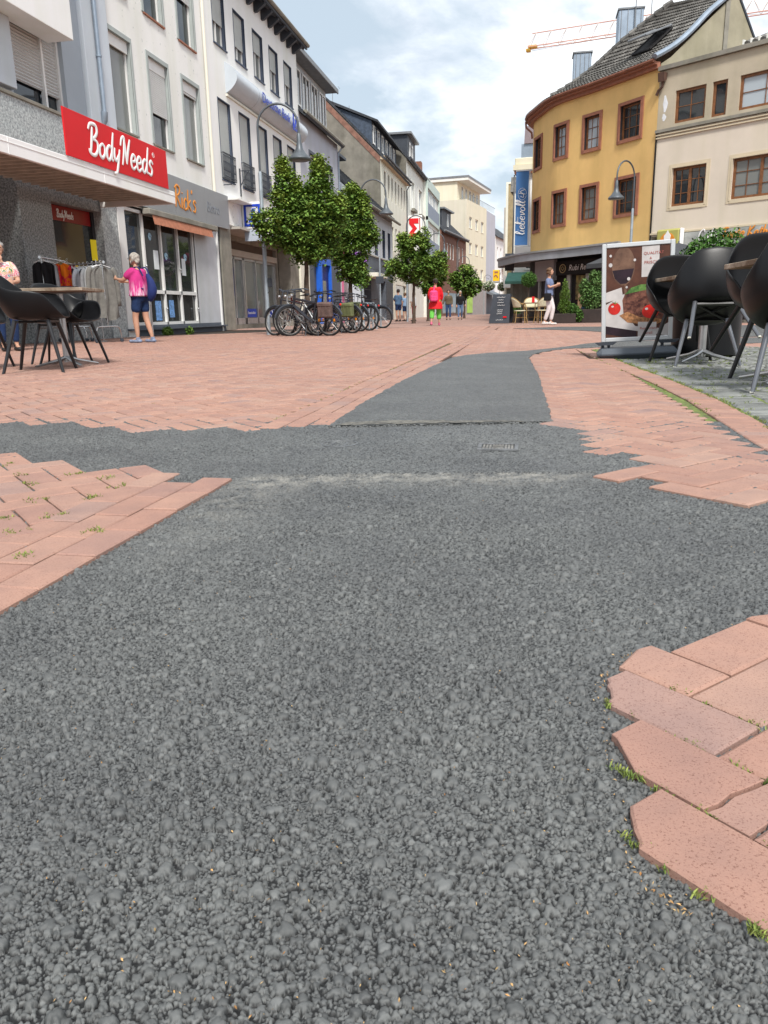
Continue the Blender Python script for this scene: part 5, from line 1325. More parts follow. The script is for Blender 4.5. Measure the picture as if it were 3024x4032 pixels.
mb = MB(); mb.prism([(1.15, 3.12), (8.5, 3.16), (8.5, 2.62), (1.75, 2.62), (1.45, 2.7), (1.15, 2.72)], 'y', -.2, -.08); mb.build('board', mat('worn_board', (.40, .42, .40), .7, .25, 1.6, streak=.2), sg)
b1, wd = brush('Café'.replace('é', 'e'), .42, .022, .2); t_ = b1.build('lettering', M_WLET, sg, smooth=True); t_.location = (2.0, -.23, 2.75); t_.scale = (.72 / wd, 1, 1)
b1, wd = brush('Tante Käthe'.replace('ä', 'a'), .36, .026, .2); t_ = b1.build('lettering', MATS['orange_letter'], sg, smooth=True); t_.location = (2.85, -.23, 2.80); t_.scale = (1.75 / wd, 1, 1)
sg = empty('ice_cream_sign', (4.75, 31.9, 0), ax, 'olive yellow lightbox sign showing a bowl of ice cream beside the cafe board', 'sign')
mb = MB(); mb.box(0, .92, -.25, 0, 2.50, 3.28, .06); mb.build('box', mat('olive_yellow', (.42, .40, .12), .5, .05, 2), sg)
mb = MB(); mb.box(.925, .97, -.24, 0, 2.52, 3.28, .01); mb.build('side', M_WH, sg)
mb = MB(); mb.prism([(.20, 2.62), (.30, 2.55), (.62, 2.55), (.72, 2.62), (.70, 2.78), (.22, 2.78)], 'y', -.27, -.25); mb.prism([(.16, 2.88), (.76, 2.88), (.70, 3.02), (.60, 3.12), (.32, 3.12), (.22, 3.02)], 'y', -.266, -.25); mb.build('bowl', mat('orange_scoop', (.72, .26, .03), .5, .1, 4), sg)
mb = MB(); mb.prism([(.34, 2.9), (.58, 2.9), (.60, 3.05), (.52, 3.15), (.47, 3.24), (.40, 3.12), (.33, 3.05)], 'y', -.276, -.266); mb.build('cream', M_WLET, sg)
mb = MB(); mb.prism([(.08, 2.74), (.84, 2.74), (.80, 2.88), (.12, 2.88)], 'y', -.285, -.276); mb.build('ribbon', M_CONB, sg)

# ---- buildings further up on the right
h = empty('banner_house', (-.78, 44.5, 0), math.atan2(-.1, 1), 'white house with yellow cornice partly hidden by the blue banner', 'building')
mb = MB(); mb.box(0, 6, .02, 12, 2.4, 7.6); mb.build('wall', M_WH, h)
mb = MB(); mb.box(-.15, 6, -.3, 12, 7.6, 7.85); mb.box(-.08, 6, -.2, 12, 7.85, 8.2, .03); mb.build('cornice', M_PYL, h); mb = MB(); mb.box(-.1, 6, -.22, 12, 7.45, 7.6); mb.build('frieze', M_RED, h)
mb = MB(); mb.box(.15, 1.2, .6, 2.4, 8.2, 9.0); d_ = mb.build('dormer', M_ZN, h); mb = MB(); mb.prism([(.5, 9.0), (2.4, 9.0), (1.9, 9.9), (.8, 9.9)], 'x', .3, 1.2); mb.build('dormer_roof', mat('pinkish_slate', (.20, .16, .17), .8, .1, 3), d_)
window(h, .5, 1.0, 2.6, 3.6, M_FR, 1, 1, .02, y=-.03, fw=.1)
mb = MB(); mb.box(-.02, 6, -.05, 12, 2.15, 2.4); mb.build('dark_band', M_DG, h)
mb = MB(); mb.box(-.15, 6, .0, 8, 0, 2.15)
for k in range(6): mb.box(-.2 + k * .45, -.05 + k * .45, -.06, .0, 0, 2.1)
mb.build('stone_shopfront', M_CONB, h)
mb = MB(); mb.prism([(0, 2.5), (-1.3, 2.0), (-1.3, 1.86), (0, 2.3)], 'x', -.35, 1.3); mb.build('green_awning', mat('sea_green_cloth', (.10, .26, .21), .85, .1, 3), h)
pipe(h, [(-.1, -.1, 7.4), (-.12, -.05, 2.4)], .04)

h = empty('tan_brick_house', (-2.0, 68, 0), math.atan2(-.06, 1), 'tan brick building edge standing behind the blue banner', 'building')
mb = MB(); mb.box(.16, 9, 0, 10, 0, 10.4); mb.build('wall', M_TAN, h); mb = MB(); mb.box(0, .18, -.06, 10, 0, 10.55); mb.box(.18, 9, -.06, 10, 10.4, 10.55); mb.build('edge', M_CRM, h)
mb = MB(); mb.box(.72, 1.3, -.05, 0, 7.4, 8.2); mb.build('window', M_GL, h)
mb = MB(); mb.box(-.6, 1.2, -5.0, 0, .0, .0 + .01); mb = MB(); mb.box(.1, 1.5, -2, -.1, 2.3, 3.2); mb.build('white_sign_box', M_WH, h)
mb = MB(); mb.box(.2, 2, -.04, 0, .2, 2.2); mb.build('shop_glass', M_GLC, h)
h = empty('dark_pantile_house', (-1.55, 57, 0), math.atan2(-.08, 1), 'dark brown tiled bay sticking out beside the blue banner', 'building')
mb = MB(); mb.prism([(0, 8.3), (.5, 9.3), (2.5, 9.3), (2.5, 8.3)], 'x', .15, 4); mb.build('roof', M_TILE, h); mb = MB(); mb.box(.4, 4, .1, 8, 0, 8.3); mb.build('wall', M_WH3, h)
h = empty('far_tower', (-3.4, 92, 0), 0, 'plain pale concrete block rising behind the tan brick building', 'building')
mb = MB(); mb.box(.5, 10, 0, 8, 0, 11.5); mb.box(1.0, 10, .5, 8, 11.5, 13.0); mb.build('wall', M_CON, h)
h = empty('teal_shop', (-.95, 62.5, 0), 0, 'pale teal shopfront at the far right of the street', 'building')
mb = MB(); mb.box(0, 5, 0, 6, 0, 3.3); mb.build('wall', mat('pale_teal', (.42, .55, .52), .8, .05, 2), h); mb = MB(); mb.box(.3, .75, -.03, .0, .3, 2.4); mb.build('poster', mat('red_poster', (.5, .08, .10), .6, .3, 3), h)
# hanging banner with script
bn = empty('blue_banner', (-.72, 40.0, 0), math.atan2(-.0, 1), 'long blue hanging banner with white handwritten lettering running upwards', 'banner')
mb = MB()
for i in range(24):
    z0, z1 = 3.55 + i * .138, 3.55 + (i + 1) * .138; y0 = .02 * math.sin(i * .6); y1 = .02 * math.sin((i + 1) * .6)
    mb.add([(0, y0, z0), (.60, y0, z0), (.60, y1, z1), (0, y1, z1), (0, y0 + .012, z0), (.60, y0 + .012, z0), (.60, y1 + .012, z1), (0, y1 + .012, z1)], [(0, 1, 2, 3), (5, 4, 7, 6), (0, 3, 7, 4), (1, 5, 6, 2)])
mb.build('cloth', mat('banner_blue', (.06, .17, .40), .8, .06, 2), bn)
b1, wd = brush('liebevoll', .42, .016, .12); t_ = b1.build('lettering', M_WLET, bn, smooth=True); t_.rotation_euler = (0, -PI / 2, 0); t_.location = (.44, -.04, 4.0); t_.scale = (1.55 / wd, 1, 1)
mb = MB(); mb.tube([(.3 + .2 * math.cos(q * .5), -.04, 5.85 + .27 * math.sin(q * .5)) for q in range(13)], .006, 6); mb.build('ring', M_WLET, bn)
mb = MB(); mb.tube(catmull([(.22, -.04, 5.75), (.36, -.04, 5.70), (.34, -.04, 5.86), (.2, -.04, 5.95), (.42, -.04, 6.05)], 5), .012, 6); mb.tube([(.15, -.04, 5.88), (.45, -.04, 5.84)], .012, 6); mb.build('flourish', M_WLET, bn)
text_mesh('fashion', .10, 'lettering', M_WLET, bn, (.14, -.04, 4.55), (PI / 2, -PI / 2, 0), sx=1)
mb = MB(); mb.tube([(-.02, .01, 6.88), (.95, .01, 6.9)], .025, 6); mb.tube([(-.02, .01, 3.5), (.95, .01, 3.5)], .02, 6); mb.tube([(.64, .02, 3.5), (.64, .02, 6.88)], .02, 6); mb.build('rod', M_ALU, bn)
bx = empty('black_sign_box', (-1.17, 40.0, 0), 0, 'plain black projecting sign box below the banner beside the canopy', 'sign')
mb = MB(); mb.box(0, .44, -.08, .08, 2.38, 3.18, .01); mb.box(.44, .9, -.015, .015, 2.9, 2.94); mb.build('box', M_DK, bx)
tag(bx, None)

# ---- tower crane far behind the roofs
cr = empty('tower_crane', (-.9, 122.9, 36), math.atan2(116.2 - 122.9, 29.4), 'orange and white tower crane jib reaching over the tiled roof', 'crane')
M_ORG = mat('crane_orange', (.62, .36, .29), .5, .1, .5); M_CRY = mat('crane_pale', (.66, .60, .56), .5, .1, .5)
mb = MB(); Lj = 62.0
for y in (-.6, .6): mb.tube([(0, y, 0), (Lj, y, 0)], .075, 5)
mb.tube([(.5, 0, 1.75), (Lj, 0, 1.9)], .075, 5); mb.build('chord', M_ORG, cr)
mb = MB(); k = 0; x = 0.0
while x < Lj - 2.2:
    for y in (-.6, .6): mb.tube([(x, y, 0), (x + 1.05, 0, 1.8)], .05, 4); mb.tube([(x + 1.05, 0, 1.8), (x + 2.1, y, 0)], .05, 4)
    mb.tube([(x, -.6, 0), (x + 2.1, .6, 0)], .03, 4); x += 2.1
mb.build('lattice', M_CRY, cr)
mb = MB(); mb.box(0, 1.2, -.35, .35, -.1, .25, .05); mb.box(-.3, .3, -.3, .3, -.5, -.1, .05); mb.build('jib_head', mat('crane_yellow', (.60, .36, .05), .5, .1, 1), cr)
mb = MB(); mb.tube([(.5, 0, -.4), (16, 0, -.1)], .02, 4); mb.tube([(34, 0, -.1), (34, 0, -9)], .03, 4); mb.build('cable', M_DK, cr)
mb = MB()
for y in (-.8, .8):
    for x in (Lj - .8, Lj + .8): mb.tube([(x, y, 4), (x, y, -36)], .12, 5)
for k in range(16): mb.tube([(Lj - .8, -.8, 2 - 2.4 * k), (Lj + .8, -.8, -.4 - 2.4 * k)], .05, 4); mb.tube([(Lj - .8, .8, 2 - 2.4 * k), (Lj + .8, .8, -.4 - 2.4 * k)], .05, 4)
mb.build('mast', M_CRY, cr)
# ================================================================== STREET FURNITURE
def rz_of(dx, dy): return math.atan2(dy, dx)
M_PLA = mat('black_plastic', (.006, .006, .007), .36, .1, 4, bump=.05, bscale=260, spec=.28)
M_BLEG = mat('black_leg', (.012, .012, .014), .35, .1, 4, spec=.5)
M_CHR = mat('brushed_steel', (.42, .42, .42), .3, .12, 8, metal=.85)
M_SLEG = mat('dark_metal_leg', (.17, .175, .19), .28, .1, 4, metal=.7)
M_WOOD = mat('weathered_board', (.15, .10, .065), .8, .4, 6, col2=(.42, .34, .26), fac=(.36, .66), bump=.3, bscale=40)

def chair_shell():
    mb = MB(); NT, NV = 40, 16; vs = []
    def prof(th):
        a = abs(th)
        H = np.interp(a, [0, .5, .72, 1.02, 1.3, 1.8, 2.05, 2.28, 2.6, PI], [.845, .835, .80, .695, .668, .662, .64, .56, .47, .452])
        ca, sa = abs(math.cos(a)), abs(math.sin(a)); bb_ = .275 if a < PI / 2 else .25; Rr = 1 / ((sa / .285) ** 2.8 + (ca / bb_) ** 2.8) ** (1 / 2.8); return float(H), float(Rr)
    vs.append((0, 0, .432)); fs = []
    for j in range(1, NV + 1):
        t = j / NV
        for i in range(NT):
            th = -PI + 2 * PI * i / NT; H, Rr = prof(th)
            if t < .42: r = .2 * t / .42; z = .432 + .012 * (t / .42) ** 2
            else:
                s = (t - .42) / .58; s = min(1.0, s); r = .2 + (Rr - .2) * (1 - (1 - s) ** 2.1); z = .444 + (H - .444) * s ** 1.35
            lean = max(0, math.cos(th)) * max(0, z - .45) * .22
            vs.append((r * math.sin(th) * 1.06, r * math.cos(th) + lean, z))
    for i in range(NT): fs.append((0, 1 + i, 1 + (i + 1) % NT))
    for j in range(NV - 1):
        for i in range(NT):
            a = 1 + j * NT + i; b = 1 + j * NT + (i + 1) % NT; fs.append((a, a + NT, b + NT, b))
    mb.add(vs, fs); return mb
def make_chair(label, legm, group):
    t = empty('armchair', (0, 0, 0), 0, label, 'chair', group)
    o = chair_shell().build('shell', M_PLA, t, smooth='all'); m = o.modifiers.new('thick', 'SOLIDIFY'); m.thickness = .011; m.offset = -1
    m = o.modifiers.new('sub', 'SUBSURF'); m.levels = 1; m.render_levels = 1
    for sx in (-1, 1):
        for sy in (-1, 1):
            s = MB(); s.tube([(sx * .15, sy * .13 + .01, .435), (sx * .245, sy * .235 + .02, .01), (sx * .248, sy * .238 + .02, 0)], [.019, .0125, .011], 10); l = s.build('leg', legm, t, smooth=True)
            s = MB(); s.lathe([(.0125, 0), (.0125, .012), (.0, .012)], 8); f = s.build('foot_cap', M_CRM if legm is M_SLEG else M_BLEG, l); f.location = (sx * .247, sy * .238 + .02, -.001)
    s = MB()
    s.box(-.16, .16, -.14, -.11, .415, .432); s.box(-.16, .16, .11, .14, .415, .432); s.tube([(-.14, -.12, .42), (.14, .13, .42)], .009, 6); s.tube([(.14, -.12, .42), (-.14, .13, .42)], .009, 6); s.build('under_frame', M_BLEG, t)
    return t
def put(t, x, y, rz, tip=0, z=0.0, label=None, sc=1.0):
    t.location = (x, y, z); t.rotation_mode = 'XYZ'; t.scale = (sc, sc, sc)
    S3 = Matrix.Diagonal((sc * 1.12, sc * 1.02, sc * .97, 1)) if tip else None
    if label: t['label'] = label
    t.rotation_euler = (0, 0, rz)
    if tip:
        # tip forward over the two front feet (local y = -.22)
        M = Matrix.Translation((x, y, z)) @ Matrix.Rotation(rz, 4, 'Z') @ Matrix.Translation((0, -.218 * sc, 0)) @ Matrix.Rotation(tip, 4, 'X') @ Matrix.Translation((0, .218 * sc, 0)) @ S3
        t.matrix_world = M
    return t
# chair local: back at +y, front at -y. rz turns the front to face a direction f: front dir = (sin rz, -cos rz)
def face(dx, dy): return math.atan2(dx, -dy)
GL_ = 'black armchairs round the table on the left'
ch = make_chair('black armchair nearest the camera on the left, seen side on', M_BLEG, GL_)
put(ch, -4.70, 7.05, face(1, .35), sc=1.15)
c2 = copy_tree(ch); put(c2, -5.02, 8.16, face(1, -.2), label='black armchair on the street side of the left table, facing the shop', sc=1.07)
c3 = copy_tree(ch); put(c3, -5.35, 8.40, face(.2, -1), label='black armchair behind the left table in front of the clothes rails', sc=1.05)
c4 = copy_tree(ch); put(c4, -5.66, 7.45, face(.9, .3), label='black armchair cut off by the left edge of the picture', sc=1.05)
def make_table(label, x, y, rz, z=.78, s=.36, group='wooden topped bistro tables'):
    t = empty('bistro_table', (x, y, .011), rz, label, 'table', group)
    for k in range(6):
        a = -s + k * 2 * s / 6; mb = MB(); mb.box(-s, s, a + .002, a + 2 * s / 6 - .002, z - .032, z, .003)
        mb.build('top_board', M_WOOD, t)
    mb = MB(); mb.box(-s * .8, s * .8, -.03, .03, z - .05, z - .033); mb.lathe([(.035, .05), (.033, z - .05)], 16); mb.build('column', M_CHR, t, smooth=True)
    for k in range(4):
        q = PI / 4 + k * PI / 2; mb = MB(); c, sn = math.cos(q), math.sin(q)
        mb.tube([(c * .02, sn * .02, .10), (c * .12, sn * .12, .065), (c * .34, sn * .34, .02)], [.032, .026, .018], 8, flat=((0, 0, 1), .6)); mb.build('foot', M_CHR, t, smooth=True)
    return t
t1 = make_table('square bistro table with worn wooden top among the black armchairs on the left', -4.83, 7.68, R(12), .80)

GR_ = 'black armchairs round the tables on the right'
rc = make_chair('tipped black armchair with its broad back to the camera, in front of the bushy planter', M_SLEG, GR_)
put(rc, 1.50, 6.74, face(-.06, 1), R(33), z=.012, sc=.95)
rd = make_chair('tipped black armchair touching the right edge of the food poster', M_BLEG, GR_)
r2 = rd; put(r2, 1.39, 7.96, face(.08, -1), R(20), z=.012, label='tipped black armchair touching the right edge of the food poster', sc=1.0)
r3 = copy_tree(rc); r3.matrix_world = Matrix.Identity(4); put(r3, 1.56, 4.62, face(-.05, 1), R(33), z=.012, label='nearest tipped black armchair, cut off by the right edge of the picture', sc=.95)
r4 = copy_tree(rd); r4.matrix_world = Matrix.Identity(4); put(r4, 1.66, 6.06, face(.08, -1), R(20), z=.012, label='tipped black armchair beside the nearer wooden table on the right', sc=1.02)
make_table('bistro table whose board edge shows left of the broad tipped chair back', 1.56, 7.58, R(4), .75, .37)
make_table('nearer bistro table at the right picture edge with its board end showing', 1.68, 5.44, R(3), .76, .37)

# planter with bushy shrub
LEAF = {}
def leafmat(name, a, b):
    m = mat(name, a, .7, .2, 3, island=.3, spec=.2, col2=b, fac=(.3, .7))
    bs = m.node_tree.nodes['Principled BSDF']
    bs.inputs['Subsurface Weight'].default_value = 0
    return m
M_LF1 = leafmat('maple_leaf', (.08, .155, .028), (.145, .24, .045)); M_LF2 = leafmat('young_leaf', (.16, .26, .04), (.25, .33, .065))
M_LF3 = leafmat('bush_leaf', (.055, .13, .025), (.10, .20, .045)); M_BARK = mat('bark', (.085, .06, .045), .95, .3, 9, bump=.6, bscale=30)
def leaves(name, parent, pts, size, m, seed=1, flat=.4, name2=None):
    """pts: array (n,3); one folded five-cornered leaf per point"""
    g = np.random.default_rng(seed); n = len(pts); pts = np.asarray(pts)
    a = g.uniform(0, 2 * PI, n); el = g.normal(0, flat, n) - .25; s = size * g.uniform(.6, 1.25, n)
    d = np.stack([np.cos(a) * np.cos(el), np.sin(a) * np.cos(el), np.sin(el)], 1)
    sd = np.stack([-np.sin(a), np.cos(a), g.normal(0, .35, n)], 1); sd /= np.linalg.norm(sd, axis=1)[:, None]
    nn = np.cross(d, sd); s = s[:, None]
    P = np.stack([pts - d * s * .1, pts + sd * s * .55 + d * s * .25 + nn * s * .12, pts + sd * s * .28 + d * s * .75, pts + d * s * 1.05 - nn * s * .12, pts - sd * s * .28 + d * s * .75, pts - sd * s * .55 + d * s * .25 + nn * s * .12], 1).reshape(-1, 3)
    F = (np.arange(n)[:, None] * 6 + np.array([[0, 1, 2, 3, 4, 5]])).astype(np.int32)
    return np_mesh(name, P, F, m, parent)
def blob_pts(g, blobs, n, hollow=.35):
    w = np.array([b[3] * b[4] * b[5] for b in blobs]) ** .8; w /= w.sum(); out = []
    for b, k in zip(blobs, g.multinomial(n, w)):
        v = g.normal(size=(k, 3)); v /= np.linalg.norm(v, axis=1)[:, None]; r = (hollow + (1 - hollow) * g.random(k) ** .6)[:, None]
        out.append(np.array(b[:3]) + v * r * np.array(b[3:6]))
    return np.concatenate(out)
p_ = empty('planter', (1.80, 8.62, .011), 0, 'tall round black planter standing behind the tipped chairs', 'planter')
mb = MB(); mb.lathe([(.30, 0), (.33, .02), (.335, .8), (.31, .8), (.30, .7), (0, .7)], 36); mb.build('pot', M_PLA, p_, smooth=True)
b_ = empty('bush', (1.80, 8.62, .71), 0, 'bright green bushy shrub growing from the tall round black planter', 'bush')
g = np.random.default_rng(5); bl = [(0, 0, .22, .36, .34, .22), (-.27, .0, .16, .2, .2, .18), (.28, 0, .2, .2, .2, .2), (.05, .05, .40, .16, .16, .16), (.2, 0, .42, .10, .1, .14), (-.12, 0, .36, .12, .12, .13)]
leaves('foliage', b_, blob_pts(g, bl, 5200), .028, M_LF3, 3, .9)
mb = MB()
for k in range(9): mb.tube([(0, 0, -.1), (.2 * math.cos(k), .2 * math.sin(k), .35)], .008, 5)
mb.build('stem', M_BARK, b_)

# food poster stand
po = empty('poster_stand', (1.10, 8.42, .011), R(-4), 'freestanding food advertisement board in a silver frame on a dark grey water filled base', 'advertising board')
fr = MB(); w2, zb, zt = .345, .165, 1.125
def ringf(mb, a0, a1, z0, z1, t, y0, y1):
    mb.box(a0, a0 + t, y0, y1, z0, z1, .006); mb.box(a1 - t, a1, y0, y1, z0, z1, .006); mb.box(a0 + t, a1 - t, y0, y1, z0, z0 + t, .006); mb.box(a0 + t, a1 - t, y0, y1, z1 - t, z1, .006)
ringf(fr, -w2, w2, zb, zt, .042, -.022, .022); f_ = fr.build('frame', mat('silver_frame', (.60, .62, .63), .35, .05, 3, metal=.4), po)
mb = MB(); mb.box(-w2 + .035, w2 - .035, -.010, .010, zb + .035, zt - .035); pan = mb.build('poster', mat('poster_brown', (.028, .010, .008), .5, .6, 4.5, col2=(.13, .048, .026), fac=(.3, .75)), po)
pw, ph = .305, .443; cz = (zb + zt) / 2
def shape(poly, y, m, name='print'):
    s = MB(); s.prism([(a * pw, cz + b * ph) for a, b in poly], 'y', -.0105 - y * .0004, -.0095); return s.build(name, m, pan)
def oval(cx, cy, rx, ry, n=26, a0=0, a1=2 * PI): return [(cx + rx * math.cos(a0 + (a1 - a0) * i / n), cy + ry * math.sin(a0 + (a1 - a0) * i / n)) for i in range(n if a1 - a0 > 6.2 else n + 1)]
M_P1 = mat('print_white', (.50, .47, .46), .5, .12, 6); M_P2 = mat('print_wine', (.018, .008, .014), .4, .5, 9); M_P3 = mat('print_meat', (.045, .012, .010), .5, .7, 26, col2=(.22, .09, .06), fac=(.38, .68))
M_P4 = mat('print_tomato', (.50, .02, .015), .4, .25, 10); M_P5 = mat('print_green', (.03, .10, .02), .5, .5, 25, col2=(.14, .26, .06)); M_P6 = mat('print_glass', (.05, .022, .016), .5, .6, 5, col2=(.20, .11, .07)); M_P7 = mat('print_crumb', (.30, .14, .06), .5, .6, 30)
shape([(-1, -.25), (-.4, -.02), (-.42, -.42), (-.05, -.75), (.7, -.82), (1, -.7), (1, -1), (-1, -.72)], 1, M_P1)
shape([(-1, .02), (-.5, .12), (-.45, -.1), (-1, -.2)], 1.4, M_P1)
shape([(-1, -.72), (-.0, -.86), (-.0, -1.0), (-1, -1.0)], 2, M_P2)
shape([(-1, -.90), (-.3, -1.0), (-1, -1.0)], 2.6, MATS['poster_brown'])
shape(oval(-.45, .58, .36, .42), 1, M_P6); shape([(-.80, .5), (-.12, .52), (-.2, .30), (-.36, .2), (-.54, .2), (-.72, .32)], 3, M_P2); shape([(-.42, .2), (-.36, .2), (-.30, -.18), (-.40, -.18)], 2.6, M_P6)
shape([(-.47, -.16), (-.38, -.02), (-.1, .04), (.4, .03), (.98, .0), (1, -.62), (.5, -.64), (.0, -.60), (-.42, -.5)], 4, M_P3)
shape([(-.40, -.04), (-.2, .10), (.1, .16), (.5, .16), (.95, .14), (.9, .04), (.3, .04), (-.1, .0)], 5, M_P5)
shape([(-.56, -.50), (-.3, -.42), (.1, -.56), (.6, -.60), (.9, -.64), (.6, -.74), (.2, -.72), (-.3, -.66)], 5.5, M_P7)
shape(oval(-.72, -.34, .20, .135), 7, M_P4); shape(oval(.42, -.44, .26, .15), 7, M_P4); shape(oval(-.78, -.29, .04, .02), 8, M_P1); shape(oval(.30, -.38, .05, .025), 8, M_P1)
shape([(-.74, -.22), (-.66, -.16), (-.70, -.22), (-.60, -.20), (-.70, -.245), (-.80, -.18)], 8, M_P5)
shape([(.12, .98), (.66, .98), (.66, .32), (.12, .32)], 3, M_P1); shape([(.04, -.66), (.62, -.68), (.62, -.99), (.04, -.99)], 8, M_P1)
for cx, cy, r_ in ((.80, .64, .05), (.92, .62, .05), (.68, .38, .055), (-.86, .62, .06), (-.86, .82, .04), (-.1, .7, .04), (-.28, .3, .05), (-.34, .12, .035)): shape(oval(cx, cy, r_, r_ * .75, 12), 6, M_P1)
M_PTX = mat('print_red_text', (.42, .12, .10), .6, .1, 3)
for s_, sz, x, z in (('QUALITÄT', .036, .17, .80), ('&', .030, .36, .70), ('FRISCHE', .040, .19, .60), ('Restaurant', .034, .10, -.83), ('Sarell', .038, .20, -.94)): text_mesh(s_, sz, 'lettering', M_PTX, pan, (x * pw, -.0155, cz + z * ph), depth=.001, sx=1.1)
mb = MB()
for x in (-.30, .30): mb.prism([(x - .11, .165), (x + .11, .165), (x + .07, .135), (x - .07, .135)], 'y', -.05, .05)
mb.build('clamp', M_DK, po)
for x in (-.33, -.27, .25): mb = MB(); mb.box(x - .014, x + .014, -.02, .02, .09, .14); mb.build('spring_post', M_DK, po)
mb = MB(); mb.box(-.39, .39, -.26, .26, 0, .105, .05); bs_ = mb.build('base', mat('grey_plastic_base', (.085, .10, .12), .55, .1, 3), po)
mb = MB(); mb.box(-.385, .385, -.262, .262, .04, .048); mb.build('base_seam', M_DK, bs_)
po.rotation_euler = (0, R(-2.2), R(-4))

# ---- street lamps: bent pole with a bell shaped head
def make_lamp(label):
    t = empty('street_lamp', (0, 0, 0), 0, label, 'street lamp', 'street lamps with curved necks along the street')
    mb = MB(); mb.tube([(0, 0, 0), (0, 0, .9), (0, 0, 3.9), (0, 0, 3.95)], [.06, .055, .046, .034], 12); mb.build('pole', mat('lamp_zinc', (.33, .38, .42), .45, .15, 5, metal=.4), t, smooth=True)
    mb = MB(); mb.tube([(0, 0, 3.9), (0, 0, 4.9)] + [(.50 - .50 * math.cos(q), 0, 4.95 + .52 * math.sin(q)) for q in [PI * i / 14 for i in range(15)]] + [(1.0, 0, 4.75)], .028, 10); mb.build('neck', mat('lamp_dark', (.11, .125, .14), .45, .15, 5, metal=.4), t, smooth=True)
    mb = MB(); mb.lathe([(.03, 4.80), (.05, 4.76), (.06, 4.60), (.09, 4.45), (.17, 4.33), (.255, 4.26), (.275, 4.22), (.265, 4.19), (.24, 4.18)], 24, (1.0, 0)); hd = mb.build('bell_head', MATS['lamp_dark'], t, smooth=True)
    mb = MB(); mb.lathe([(.0, 4.19), (.17, 4.19), (.19, 4.2), (.24, 4.2)], 24, (1.0, 0)); mb.build('lens', mat('lamp_lens', (.5, .5, .48), .3, .05, 2), hd)
    return t
l1 = make_lamp('grey street lamp in front of the bank beside the parked bicycles'); l1.location = (-6.62, 19.8, 0); l1.rotation_euler = (0, 0, R(10))
mb = MB(); mb.box(-.055, .055, -.06, .06, 2.62, 2.95, .02); mb.box(.05, .16, -.05, .05, 1.2, 1.42, .01); mb.tube([(.05, 0, 1.5), (.14, -.02, 1.48), (.09, -.05, 1.1), (.03, -.04, 1.05)], .008, 5); mb.build('junction_box', M_DK, l1)
for i, (x, y, rz, lab) in enumerate(((-6.5, 31.4, 0, 'street lamp whose curved neck stands against the bare cement gable'), (-6.5, 43.3, 0, 'street lamp in front of the red letter sign'), (-6.5, 53.2, 0, 'street lamp before the brick terrace, its head over the tree crowns'),
        (-6.5, 75.8, 0, 'street lamp in front of the pale yellow block'), (-6.3, 116.0, 0, 'farthest street lamp near the narrow lilac block'), (3.58, 30.6, PI, 'street lamp standing in front of the ochre corner house'))):
    c = copy_tree(l1)
    for k in list(c.children):
        if k.name.startswith('junction_box'): bpy.data.objects.remove(k)
    c.location = (x, y, 0); c.rotation_euler = (0, 0, rz); c['label'] = lab
    if i == 5: c.rotation_euler = (0, 0, PI + R(48))

# ---- trees
def tree(label, x, y, H, blobs, n, seed, lsz=.10, young=.22, trunk_h=1.6, tr=.085, spires=()):
    t = empty('street_tree', (x, y, 0), 0, label, 'tree', 'clipped maple trees along the shop fronts')
    g = np.random.default_rng(seed); rnd.seed(seed)
    mb = MB(); p = [(0, 0, 0), (.02, .01, .6), (.0, .03, 1.2), (.03, 0, trunk_h), (.02, 0, trunk_h + .7), (0, 0, H * .75)]; mb.tube(catmull(p, 3), [tr * (1.25 if i < 1 else 1.0) * (1 - .62 * i / 15) for i in range(16)], 10)
    for k in range(9):
        b = blobs[k % len(blobs)]; z0 = trunk_h + rnd.uniform(-.1, .8); e = Vector((b[0], b[1], b[2])) * .9 + Vector((0, 0, .0)); m_ = Vector((e.x * .4, e.y * .4, z0 + (e.z - z0) * .3))
        mb.tube(catmull([(0, 0, z0), m_, e], 4), [.035 - .003 * i for i in range(9)], 6)
    mb.build('trunk', M_BARK, t, smooth=True)
    # leaf clumps spread through every lobe
    cl = blob_pts(g, blobs, int(n / 26), .45); pts = np.repeat(cl, 26, axis=0) + g.normal(0, .075, (len(cl) * 26, 3)) * np.array([1, 1, .8])
    cr_ = leaves('crown', t, pts, lsz, M_LF1, seed)
    if young:
        m = int(n * young / 18); tops = []
        for b in blobs:
            k = max(3, int(m / len(blobs))); v = g.normal(size=(k, 3)); v[:, 2] = np.abs(v[:, 2]) * .9 + .1; v /= np.linalg.norm(v, axis=1)[:, None]; tops.append(np.array(b[:3]) + v * np.array(b[3:6]) * 1.04)
        for s_ in spires:
            q = g.random((int(m * .35), 1)); tops.append(np.array(s_[:3]) + np.array([0, 0, 1]) * q * s_[3] + g.normal(0, .05, (len(q), 3)))
        tops = np.concatenate(tops); yp = np.repeat(tops, 18, axis=0) + g.normal(0, .055, (len(tops) * 18, 3)); leaves('young_shoots', cr_, yp, lsz * .8, M_LF2, seed + 1)
    return t
tree('nearest street tree with an irregular two-peaked crown above the parked bicycles', -5.45, 19.4, 4.6,
     [(0, 0, 2.55, .72, .65, .66), (-.62, 0, 2.45, .45, .5, .34), (-.95, -.1, 2.75, .32, .34, .22), (.45, 0, 2.35, .5, .5, .45), (-.35, 0, 3.1, .38, .4, .48), (-.42, 0, 3.6, .20, .22, .40), (.38, .1, 3.15, .38, .38, .52), (.42, .1, 3.65, .20, .2, .38), (.02, 0, 2.95, .5, .45, .45), (.75, 0, 2.75, .3, .3, .3), (.1, -.1, 1.95, .42, .42, .25)], 20000, 11, .072, .20, spires=[(-.45, 0, 3.8, .3), (.42, .1, 3.8, .3), (-.15, 0, 3.3, .3), (.9, 0, 2.9, .3)])
